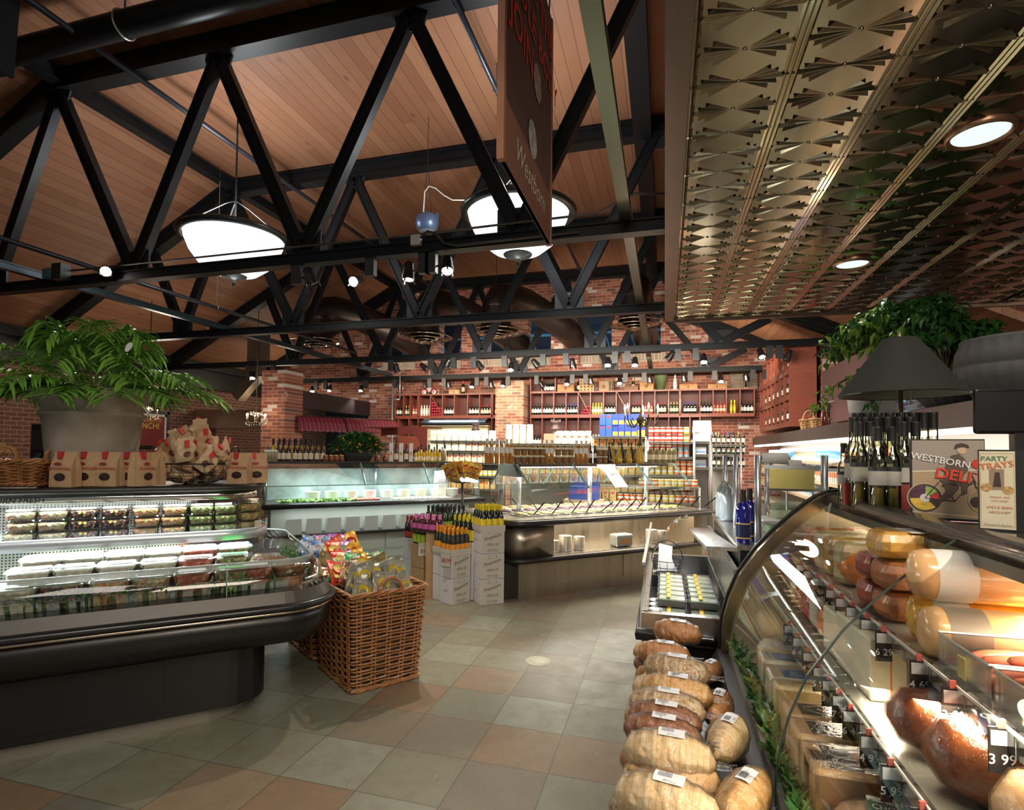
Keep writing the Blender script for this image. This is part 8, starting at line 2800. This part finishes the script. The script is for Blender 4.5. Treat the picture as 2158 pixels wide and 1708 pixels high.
for k, (x_, y_, kd, rz_, z_) in enumerate([(1500, 1402, 4, 1.1, .60), (1530, 1478, 4, 1.3, .62), (1555, 1545, 1, 1.2, .66), (1575, 1665, 0, 1.1, .70)]):
 p = onz(x_, y_, z_ + .05)
 place(LF[kd], (min(p.x, .20), p.y, z_ - .02), rz_, '%s bagged %s loaf turned lengthwise against the deli case, from the far end' % (ORD[k], CN[kd]), 'bagged loaves beside the deli case', scale=.80 if k < 1 else .92)
# == low sandwich case behind the bread
cf = thing('sandwich_case', 'low open steel case of packed sandwiches between the bread and the olive bar', 'refrigerated display', (.13, 3.25, 0))
wq = .23
MB().bb(-wq, wq, 0, 1.9, 0, .58).obj('cabinet_base', DARKP, cf)
m = MB()
for q in ((-wq - .02, wq + .02, -.03, .02), (-wq - .02, wq + .02, 1.86, 1.92), (-wq - .02, -wq + .01, 0, 1.9), (wq - .01, wq + .02, 0, 1.9)):
 m.bb(*q, .58, .74)
m.obj('steel_rim', STAIN, cf)
MB().bb(-wq, wq, 0, 1.9, .60, .62).obj('black_mat', BLACK, cf)
m = MB(); m.smooth = True
m.sweep([(-wq - .02, 1.9, 0), (-wq - .02, -.03, 0), (wq, -.03, 0)], [(0, .60), (.03, .60), (.035, .63), (.03, .66), (0, .66)])
m.obj('bumper', BLACK, cf)
MB().bb(-wq - .015, -wq - .008, .0, 1.88, .74, 1.0).obj('side_glass', GLASS, cf)
MB().bb(-wq - .02, -wq - .003, .0, 1.88, .995, 1.01).obj('glass_top_rail', ALU, cf)
m = MB(); m.smooth = True
m.loft([[(-wq - .01 + .3 * t_, 1.88, .75 + .34 * math.sin(t_ * PI / 2)) for t_ in [k / 8 for k in range(9)]], [(-wq - .01 + .3 * t_, 1.60, .75 + .34 * math.sin(t_ * PI / 2)) for t_ in [k / 8 for k in range(9)]]], False, False)
m.obj('curved_end_glass', GLASS, cf)
MB().bb(wq - .005, wq + .02, .0, 1.9, .74, 1.0).obj('right_steel_panel', STAIN, cf)
m = MB()
beam(m, (wq - .09, 1.8, .98), (wq - .06, .05, 1.10), .16, .02, False)
m.obj('sloping_steel_cover', STAIN, cf)
light('sandwich_case_light', 'AREA', (.16, 4.1, 1.35), 14, (.95, 1, 1), 1.4, (.1, 4.1, .6), sizey=.2)
pk_ = thing('sandwich_pack', 'pack', 'sandwich pack')
MB().loft([[(x_ * k, y_ * k, z_) for x_, y_ in ((-.085, -.05), (.085, -.05), (.085, .05), (-.085, .05))] for k, z_ in ((.9, 0), (1, .035), (1.03, .037))]).obj('tray', M((.10, .10, .10), .3), pk_)
MB().bb(-.078, .078, -.044, .044, .030, .050, None, .01).obj('sandwich', food_mat('sandwich_fill', [(.80, .78, .70), (.75, .62, .40), (.60, .70, .45), (.85, .83, .78)], 28, .3), pk_)
MB().loft([[(x_ * k, y_ * k, z_) for x_, y_ in ((-.085, -.05), (.085, -.05), (.085, .05), (-.085, .05))] for k, z_ in ((1, .037), (.9, .060))]).obj('clear_lid', PLAST, pk_)
MB().bb(-.03, -.008, -.052, .052, .0595, .062).obj('paper_band', M((.75, .45, .06), .5), pk_)
for i in range(8):
 for j in range(2):
  for t_ in range(2 if i > 1 else 1):
   place(pk_, (.045 + j * .185, 3.40 + i * .125, .621 + t_ * .063), random.uniform(-.05, .05), 'sandwich pack, %s row from the front, %s column, %s layer' % (ORD[i], ['left', 'right'][j], ['lower', 'upper'][t_]), 'packs in the sandwich case')
dp = thing('dip_tub', 'tub', 'food tub')
MB().lathe([(.001, 0), (.036, 0), (.042, .05), (.044, .052)], 16, caps=False).obj('dark_tub', M((.04, .015, .01), .2, coat=.5), dp)
MB().lathe([(.044, .053), (.044, .058), (.001, .058)], 16, caps=False).obj('white_lid', WHT, dp)
for i in range(5):
 place(dp, (-.052, 3.34 + i * .11, .621), 0, '%s dark dip tub with white lid from the front of the sandwich case' % ORD[i], 'dip tubs in the sandwich case')
p = (.02, 4.52, .70)
tag(MB().bb(-.12, .12, -.1, .1, 0, .078).obj('riser_block', BLACK, None, (.02, 4.52, .621)), 'black riser under the wire napkin basket', 'riser')
root = thing('wire_basket', 'small wire basket with a carrying handle holding folded white papers', 'basket', p)
m = MB()
for r_, z_ in ((.075, .0), (.09, .05), (.095, .10)):
 m.tube([(r_ * 1.2 * math.cos(2 * PI * j / 20), r_ * math.sin(2 * PI * j / 20), z_) for j in range(20)], .003, 4, closed=True)
for k in range(12):
 a = 2 * PI * k / 12
 m.tube([(0, 0, 0), (.09 * math.cos(a), .075 * math.sin(a), 0), (.114 * math.cos(a), .095 * math.sin(a), .10)], .002, 4)
m.obj('wires', BLACK, root)
MB().tube([(.114 * math.cos(PI * j / 14), 0, .10 + .15 * math.sin(PI * j / 14)) for j in range(15)], .0035, 5).obj('handle', BLACK, root)
m = MB()
for k in range(5):
 m.add([(-.07 + k * .008, -.03 + k * .012, .02), (.07 - k * .01, -.03 + k * .012, .03), (.0 + k * .01, -.01 + k * .012, .20), (-.06, -.02 + k * .012, .22)], [(0, 1, 2, 3)])
m.obj('folded_papers', WHT, root)
# == service counter with posts, rolls and blue bottles
sc_ = thing('service_counter', 'dark-ended service counter with steel posts behind the deli case', 'counter', (.40, 3.36, 0))
MB().bb(0, .95, 0, 1.7, 0, 1.09).obj('cabinet', DARKP, sc_)
MB().bb(-.015, .97, -.01, 1.72, 1.09, 1.115).obj('steel_top', STAIN, sc_)
ZSC = 1.116
for k, (x_, y_, Y_, zt_p) in enumerate([(1597, 1145, 3.50, 960), (1738, 1050, 3.50, 960), (1551, 1120, 4.3, 958), (1528, 1100, 4.9, 960), (1617, 1100, 4.7, 960)]):
 q = ony(x_, y_, Y_)
 zz = ony(x_, zt_p, Y_).z
 MB().cyl((q.x - .40, Y_ - 3.36, 1.11), (q.x - .40, Y_ - 3.36, zz), .019, n=14).obj('post', ALU, sc_)
a, c = ony(1610, 985, 3.55), ony(1730, 1033, 3.55)
MB().bb(a.x - .4, c.x - .4, .19, .20, a.z - .008, a.z + .012).bb(a.x - .4, c.x - .4, .19, .20, c.z - .012, c.z + .008).obj('crossbars', ALU, sc_)
MB().bb(a.x - .4 - .02, c.x - .4 + .02, .20, .206, ZSC, ony(1650, 962, 3.6).z).obj('guard_glass', GLASS, sc_)
a, c = ony(1621, 989, 3.52), ony(1716, 1032, 3.52)
tag(MB().bb(a.x, c.x, 3.515, 3.52, c.z, a.z).obj('yellow_paper', M((.72, .62, .20), .6, var=.06)), 'blank yellow paper taped to the steel posts of the service counter', 'paper sheet')
for k, (x0, x1, y_, Y_, r_, lb) in enumerate(((1606, 1660, 966, 3.9, .035, 'white wrapping roll lying on the posts, left'), (1662, 1688, 980, 3.8, .03, 'short white paper roll beside the wrapping roll'))):
 a, c = ony(x0, y_, Y_), ony(x1, y_, Y_)
 root = thing('wrapping_roll', lb, 'paper roll', a)
 L_ = c.x - a.x
 MB().cyl((0, 0, 0), (L_, 0, 0), r_, n=18).obj('paper', WHT, root)
 MB().cyl((-.01, 0, 0), (L_ + .01, 0, 0), r_ * .4, n=10).obj('core', M((.3, .3, .32), .5), root)
 MB().cyl((-.015, 0, 0), (L_ + .015, 0, 0), .008, n=6).cyl((-.012, 0, 0), (-.012, 0, ZSC - a.z), .006, n=5).obj('holder_rod', ALU, root)
a = ony(1680, 975, 4.4)
root = thing('plastic_bag_heap', 'crumpled clear plastic bag hanging over the right posts', 'plastic bag', (a.x, 4.4, a.z - .02))
m = MB(); m.ball((.12, 0, .05), .12, 14, 8, 1.6, .6, .55, nz=.12)
m.obj('film', WRAP, root)
MB().bb(-.1, .35, -.02, .02, -.04, -.02).cyl((.1, 0, -.03), (.1, 0, ZSC - a.z + .02), .01, n=6).obj('support_bar', ALU, root)
blu = part_bottle('blue_wine_bottle', 'wine', gl((.01, .012, .20), .05), BLACK, M((.02, .025, .08), .3), .76, (.10, .38), 20)
for o in blu.children:
 if o.name.startswith('label'):
  MB().lathe([(.0395, .028), (.0395, .034)], 20, caps=False).lathe([(.0395, .108), (.0395, .114)], 20, caps=False).obj('gold_lines', M((.80, .50, .10), .4), o)
for k, (x_, Y_) in enumerate(((1566, 3.45), (1580, 3.56))):
 place(blu, (ony(x_, 1100, Y_).x, Y_, ZSC), k * .8, ['front', 'rear'][k] + ' cobalt blue bottle standing beside the steel post', 'blue bottles on the service counter')
# wraps on a white tray above a clear bin
a = ony(1665, 1095, 3.72)
root = thing('clear_food_bin', 'clear plastic bin with a white rim on the service counter', 'food bin', (a.x + .02, 3.86, ZSC))
m = MB()
m.loft([[(x_ * k, y_ * k, z_) for x_, y_ in ((-.16, -.12), (.16, -.12), (.16, .12), (-.16, .12))] for k, z_ in ((.9, 0), (1, .09))], True, False)
m.obj('bin_walls', PLAST, root)
MB().bb(-.17, .17, -.13, .13, .09, .105, None, .006).obj('white_tray', WHT, root)
MB().bb(-.13, .13, -.09, .09, .003, .06, None, .02).obj('greens_inside', M((.35, .50, .25), .6, var=.5, vs_=20), root)
wr = thing('tortilla_wrap', 'wrap', 'wrap')
m = MB(); m.smooth = True
m.tube([(-.11, 0, 0), (-.10, 0, 0), (0, 0, .004), (.10, 0, 0), (.11, 0, 0)], [.012, .022, .026, .022, .015], 12)
m.obj('wrap_body', M((.68, .72, .50), .6, var=.25, vs_=30), wr)
MB().ball((-.108, 0, 0), .018, 8, 5, .5, 1, 1).obj('filling', food_mat('wrap_filling', [(.2, .3, .1), (.6, .2, .1), (.85, .8, .6)], 90), wr)
for k, (dx_, dy_, dz_) in enumerate(((-.02, -.05, 0), (.0, .005, 0), (.02, .06, 0), (-.01, -.02, .045), (.03, .035, .045))):
 place(wr, (a.x + .02 + dx_, 3.86 + dy_, ZSC + .135 + dz_), .15, '%s tortilla wrap piled on the white tray, from the front' % ORD[k], 'tortilla wraps on the tray')
# bags of clear lids left of the posts
for k, (x_, Y_) in enumerate(((1515, 4.75), (1532, 4.55))):
 q = ony(x_, 1080, Y_)
 root = thing('sleeve_of_cups', ['left', 'right'][k] + ' tall plastic sleeve of clear cups on the service counter', 'cup sleeve', (max(q.x, .44), Y_, ZSC))
 m = MB()
 m.lathe([(.001, 0), (.05, 0), (.055, .02), (.05, .20), (.035, .24), (.012, .27), (.02, .29)], 14, caps=False)
 m.obj('sleeve', M((.42, .47, .48), .25, .1, coat=.6, bump=.6), root)
# == on top of the deli case (z 1.406)
ZDT = 1.4062
GLD = glass('pale_bottle_glass', (.93, .93, .80), 1.0, 0, .05)
tb = part_bottle('oil_bottle', 'tall', GLD, CAPK, M((.45, .43, .38), .5), .83, (.30, .50), 20, inner=(gl((.36, .26, .02), .1), .55))
for o in tb.children:
 if o.name.startswith('label'):
  MB().lathe([(.0325, .155), (.0325, .172)], 20, caps=False).obj('dark_label_top', M((.03, .03, .03), .4), o)
rows_ = [(2.52, [1850, 1880]), (2.66, [1812, 1834, 1905, 1931]), (2.79, [1800, 1824, 1848, 1872, 1896, 1918]), (2.91, [1806, 1828, 1852, 1876, 1900, 1925, 1948, 1968])]
for r_, (Y_, xs_) in enumerate(rows_):
 for k, x_ in enumerate(xs_):
  place(tb, (ony(x_, 1050, Y_).x, Y_, ZDT), random.uniform(0, 6), 'golden oil bottle with black cap, %s from left in the %s row by the lamp' % (ORD[k], ['front', 'second', 'third', 'rear'][r_]), 'oil bottles round the table lamp', scale=[.98, 1.06, 1.14, 1.22][r_])
place(tb, (ony(1779, 1050, 2.86).x, 2.86, ZDT), 1, 'small golden oil bottle standing alone at the left end of the group', None, scale=.80)
root = thing('red_carton', 'dark red carton under the oil bottles with a price card', 'carton', (ony(1806, 1050, 2.74).x, 2.72, ZDT), .2)
MB().bb(-.055, .055, -.0, .02, 0, .095).obj('carton_body', M((.30, .045, .035), .5), root)
price_card(root.location + Vector((.012, -.004, .0)), .2, .062, .052, '$12.99', 'price card reading $12.99 before the oil bottles', 'Bredus Dipping Oil')
tag(MB().bb(-.03, .03, -.01, .01, 0, .10).obj('red_carton', M((.30, .045, .035), .5), None, (ony(1905, 1050, 2.55).x, 2.56, ZDT)), 'dark red carton standing between the bottles and the deli sign', 'carton')
# lamp with black shade
lx_ = ony(1897, 780, 2.98)
root = thing('table_lamp', 'table lamp with a wide black cone shade above the oil bottles', 'table lamp', (lx_.x, 2.98, ZDT))
SHD, b = base('black_lamp_shade', (.018, .020, .017), .75)
zs0, zs1 = 1.895 - ZDT, 2.155 - ZDT
m = MB(); m.smooth = True
m.lathe([(.252, zs0), (.068, zs1)], 48, caps=False)
m.obj('lamp_shade', SHD, root)
MB().lathe([(.249, zs0 + .001), (.066, zs1)], 48, caps=False).obj('shade_lining', M((.40, .40, .30), .5), root)
m = MB()
m.tube([(.252 * math.cos(2 * PI * j / 40), .252 * math.sin(2 * PI * j / 40), zs0) for j in range(40)], .002, 4, closed=True)
m.obj('shade_wire', BLACK, root)
MB().lathe([(.001, 0), (.09, 0), (.085, .012), (.02, .025), (.03, .12), (.045, .22), (.02, .32), (.010, .36), (.010, zs1 - .02), (.001, zs1 + .02)], 20, caps=False).obj('lamp_base', M((.20, .13, .06), .35, .5), root)
MB().cyl((.0, .0, zs1 - .01), (.0, .0, zs1 + .03), .006, n=8).obj('finial', M((.5, .4, .2), .3, .8), root)
MB().cyl((.03, -.03, zs0 - .03), (.03, -.03, zs0 + .1), .0015, n=4).ball((.03, -.03, zs0 - .035), .006, 8, 5).obj('pull_chain', M((.6, .5, .3), .3, .8), root)
# deli sign
a, c = onz(1919, 1086, ZDT), onz(2078, 1094, ZDT)
a = a + (EYEP - a) * .06; c = c + (EYEP - c) * .06
a.z = c.z = ZDT
w_ = (c - a).length
root = thing('deli_sign', 'framed colour sign of a cyclist reading WESTBORN DELI on the deli case', 'sign', a, math.atan2(c.y - a.y, c.x - a.x))
h_ = (1086 - 918) / FPX * (a - EYEP).dot(_f) * 1.0
f = Matrix.Rotation(PI / 2, 4, 'X')
SEP = M((.42, .30, .19), .35, coat=.4)
MB().bb(0, w_, 0, .012, 0, h_).obj('backing_board', BLACK, root)
def flat(mb, pts, layer):
 """thin printed shape: pts in sign fractions, layer lifts it a hair"""
 mb.add([(x_ * w_, -.0005 - layer * .0004, z_ * h_) for x_, z_ in pts], [tuple(range(len(pts)))])
 return mb
def disc(mb, cx_, cz_, r_, layer, n=22, a0=0, a1=2 * PI, ratio=None):
 k = ratio or (w_ / h_)
 pts = [(cx_ + r_ * math.cos(a0 + (a1 - a0) * j / n), cz_ + r_ * k * math.sin(a0 + (a1 - a0) * j / n)) for j in range(n + (0 if a1 - a0 > 6.2 else 1))]
 if a1 - a0 < 6.2:
  pts.append((cx_, cz_))
 return flat(mb, pts, layer)
def ring_(mb, cx_, cz_, r_, layer, th=.008, n=26):
 k = w_ / h_
 for j in range(n):
  a0, a1 = 2 * PI * j / n, 2 * PI * (j + 1) / n
  if cx_ + r_ * math.cos(a0) > .985:
   continue
  flat(mb, [(cx_ + q * math.cos(a_), cz_ + q * k * math.sin(a_)) for q, a_ in ((r_, a0), (r_, a1), (r_ - th, a1), (r_ - th, a0))], layer)
def bar_(mb, x0, z0, x1, z1, th, layer):
 d = Vector((x1 - x0, (z1 - z0) * h_ / w_)).normalized()
 nx, nz = -d.y * th, d.x * th * w_ / h_
 return flat(mb, [(x0 + nx, z0 + nz), (x0 - nx, z0 - nz), (x1 - nx, z1 - nz), (x1 + nx, z1 + nz)], layer)
flat(MB(), [(.03, .03), (.99, .03), (.99, .985), (.03, .985)], 0).obj('printed_wood_ground', SEP, root)
flat(MB(), [(.03, .58), (.99, .62), (.99, .985), (.03, .985)], 1).obj('grey_planks', M((.33, .28, .24), .4, coat=.3), root)
m = MB(); flat(m, [(.03, .585), (.99, .625), (.99, .645), (.03, .605)], 2)
flat(m, [(.03, .09), (.99, .05), (.99, .065), (.03, .105)], 2)
m.obj('pale_plank_lines', M((.62, .52, .40), .4), root)
DK = M((.055, .035, .025), .4)
m = MB()
disc(m, .20, .27, .24, 3); disc(m, .99 - .10, .24, .09, 3)
m.obj('dark_wheel_discs', M((.07, .05, .05), .4), root)
m = MB(); disc(m, .20, .27, .21, 4, 14, PI * .50, PI * 1.0); m.obj('purple_olive_heap', M((.10, .03, .07), .5, var=.6, vs_=80), root)
m = MB(); disc(m, .20, .27, .20, 4, 10, PI * .18, PI * .48); m.obj('green_heap', M((.35, .50, .12), .5, var=.4, vs_=80), root)
m = MB(); disc(m, .20, .27, .20, 4, 8, -.1, PI * .16); m.obj('red_heap', M((.65, .06, .05), .5, var=.4, vs_=80), root)
m = MB(); disc(m, .20, .27, .205, 4, 14, PI * 1.02, PI * 1.75); m.obj('yellow_corn_heap', M((.82, .52, .08), .5, var=.35, vs_=90), root)
m = MB(); disc(m, .20, .27, .07, 5); m.obj('white_hub', LWH, root)
m = MB()
ring_(m, .20, .27, .25, 5, .014); ring_(m, .97, .26, .20, 5, .014)
m.obj('pale_tyres', M((.55, .42, .28), .5), root)
m = MB()
for q in ((.20, .27, .42, .50), (.42, .50, .60, .24), (.60, .24, .84, .50), (.42, .42, .84, .46), (.84, .50, .97, .26), (.20, .27, .60, .24), (.82, .58, .88, .46), (.78, .60, .90, .58)):
 bar_(m, *q, .007, 6)
m.obj('bicycle_frame', DK, root)
COATM = M((.10, .065, .045), .5)
m = MB()
flat(m, [(.44, .44), (.66, .42), (.72, .56), (.78, .62), (.74, .76), (.66, .82), (.56, .80), (.48, .66)], 7)
flat(m, [(.46, .46), (.62, .48), (.66, .40), (.56, .30), (.46, .24), (.40, .20), (.38, .26), (.48, .36)], 7)
flat(m, [(.68, .48), (.78, .48), (.76, .34), (.70, .32)], 7)
m.obj('rider_coat', COATM, root)
m = MB(); disc(m, .70, .865, .062, 7); m.obj('rider_face', M((.58, .38, .24), .5), root)
m = MB(); flat(m, [(.60, .88), (.62, .935), (.70, .955), (.78, .93), (.80, .895), (.70, .90)], 8); m.obj('rider_cap', DK, root)
m = MB()
letters(m, 'WESTBORN', h_ * .112, Matrix.Translation((w_ * .40, -.005, h_ * .705)) @ Matrix.Rotation(.20, 4, 'Y') @ f, bold=.012)
m.obj('white_lettering', M((.72, .72, .72), .4), root)
m = MB()
letters(m, 'DELI', h_ * .18, Matrix.Translation((w_ * .57, -.006, h_ * .50)) @ Matrix.Rotation(.17, 4, 'Y') @ f, bold=.02)
m.obj('red_lettering', M((.68, .05, .03), .4), root)
m = MB(); disc(m, .91, .70, .085, 9); m.obj('tomato_print', M((.60, .035, .02), .4), root)
# brochure holder
a, c = onz(2064, 1096, ZDT), onz(2144, 1101, ZDT)
a = a + (EYEP - a) * .13; c = c + (EYEP - c) * .13
a.z = c.z = ZDT
w_ = (c - a).length
h_ = (1097 - 929) / FPX * (a - EYEP).dot(_f)
root = thing('brochure_holder', 'black holder with cream PARTY TRAYS brochures right of the deli sign', 'brochure holder', a, math.atan2(c.y - a.y, c.x - a.x))
MB().bb(0, w_ * 1.25, 0, .05, 0, h_).obj('black_box', BLACK, root)
flat(MB(), [(.02, .02), (.97, .02), (.97, .98), (.02, .98)], 1).obj('brochure', M((.66, .60, .44), .4, coat=.3), root)
m = MB()
for q in ((.05, .05, .94, .05), (.05, .95, .94, .95), (.05, .05, .05, .95), (.94, .05, .94, .95)):
 bar_(m, *q, .008, 2)
m.obj('border_lines', M((.45, .30, .18), .5), root)
m = MB(); letters(m, 'PARTY', h_ * .085, Matrix.Translation((w_ * .42, -.002, h_ * .86)) @ f, bold=.01); m.obj('green_lettering', M((.08, .22, .10), .5), root)
m = MB(); letters(m, 'TRAYS', h_ * .11, Matrix.Translation((w_ * .50, -.0025, h_ * .77)) @ Matrix.Rotation(-.16, 4, 'Y') @ f, bold=.012); m.obj('orange_lettering', M((.62, .20, .06), .5), root)
flat(MB(), [(.28, .50), (.68, .50), (.68, .76), (.28, .76)], 2).obj('small_picture', M((.30, .21, .14), .4), root)
m = MB(); disc(m, .20, .53, .15, 3); disc(m, .78, .50, .15, 3); m.obj('wheel_prints', M((.50, .30, .12), .5, var=.6, vs_=120), root)
flat(MB(), [(.38, .54), (.60, .54), (.56, .72), (.44, .72)], 4).obj('rider_print', DK, root)
m = MB()
for s_, z_, sz in (('"WHAT ARE', .40, .035), ('YOU LIKE?', .355, .035), ("WE'VE BEEN", .27, .045), ('AROUND"', .21, .045)):
 letters(m, s_, h_ * sz, Matrix.Translation((w_ * .55, -.002, h_ * z_)) @ f, bold=.004)
m.obj('red_small_print', M((.55, .22, .14), .5), root)
m = MB(); letters(m, 'Westborn Market', h_ * .035, Matrix.Translation((w_ * .5, -.002, h_ * .06)) @ f); m.obj('script_line', M((.2, .2, .15), .5), root)
# black monitor
a = ony(2054, 915, 2.75); c = ony(2054, 822, 2.75)
root = thing('black_monitor', 'blank black screen back at the right edge above the sign', 'monitor', (a.x + .16, 2.75, ZDT))
MB().box((0, 0, (a.z + c.z) / 2 - ZDT), (.33, .03, c.z - a.z), bev=.012).obj('screen_case', M((.008, .007, .008), .3), root)
MB().bb(-.03, .03, -.01, .03, 0, a.z - ZDT + .02).bb(-.1, .1, -.06, .08, 0, .012).obj('stand', BLACK, root)
light('counter_spill', 'AREA', (.6, 2.2, 3.35), 7, (1, .93, .82), .8, (.9, 2.4, 1.4))
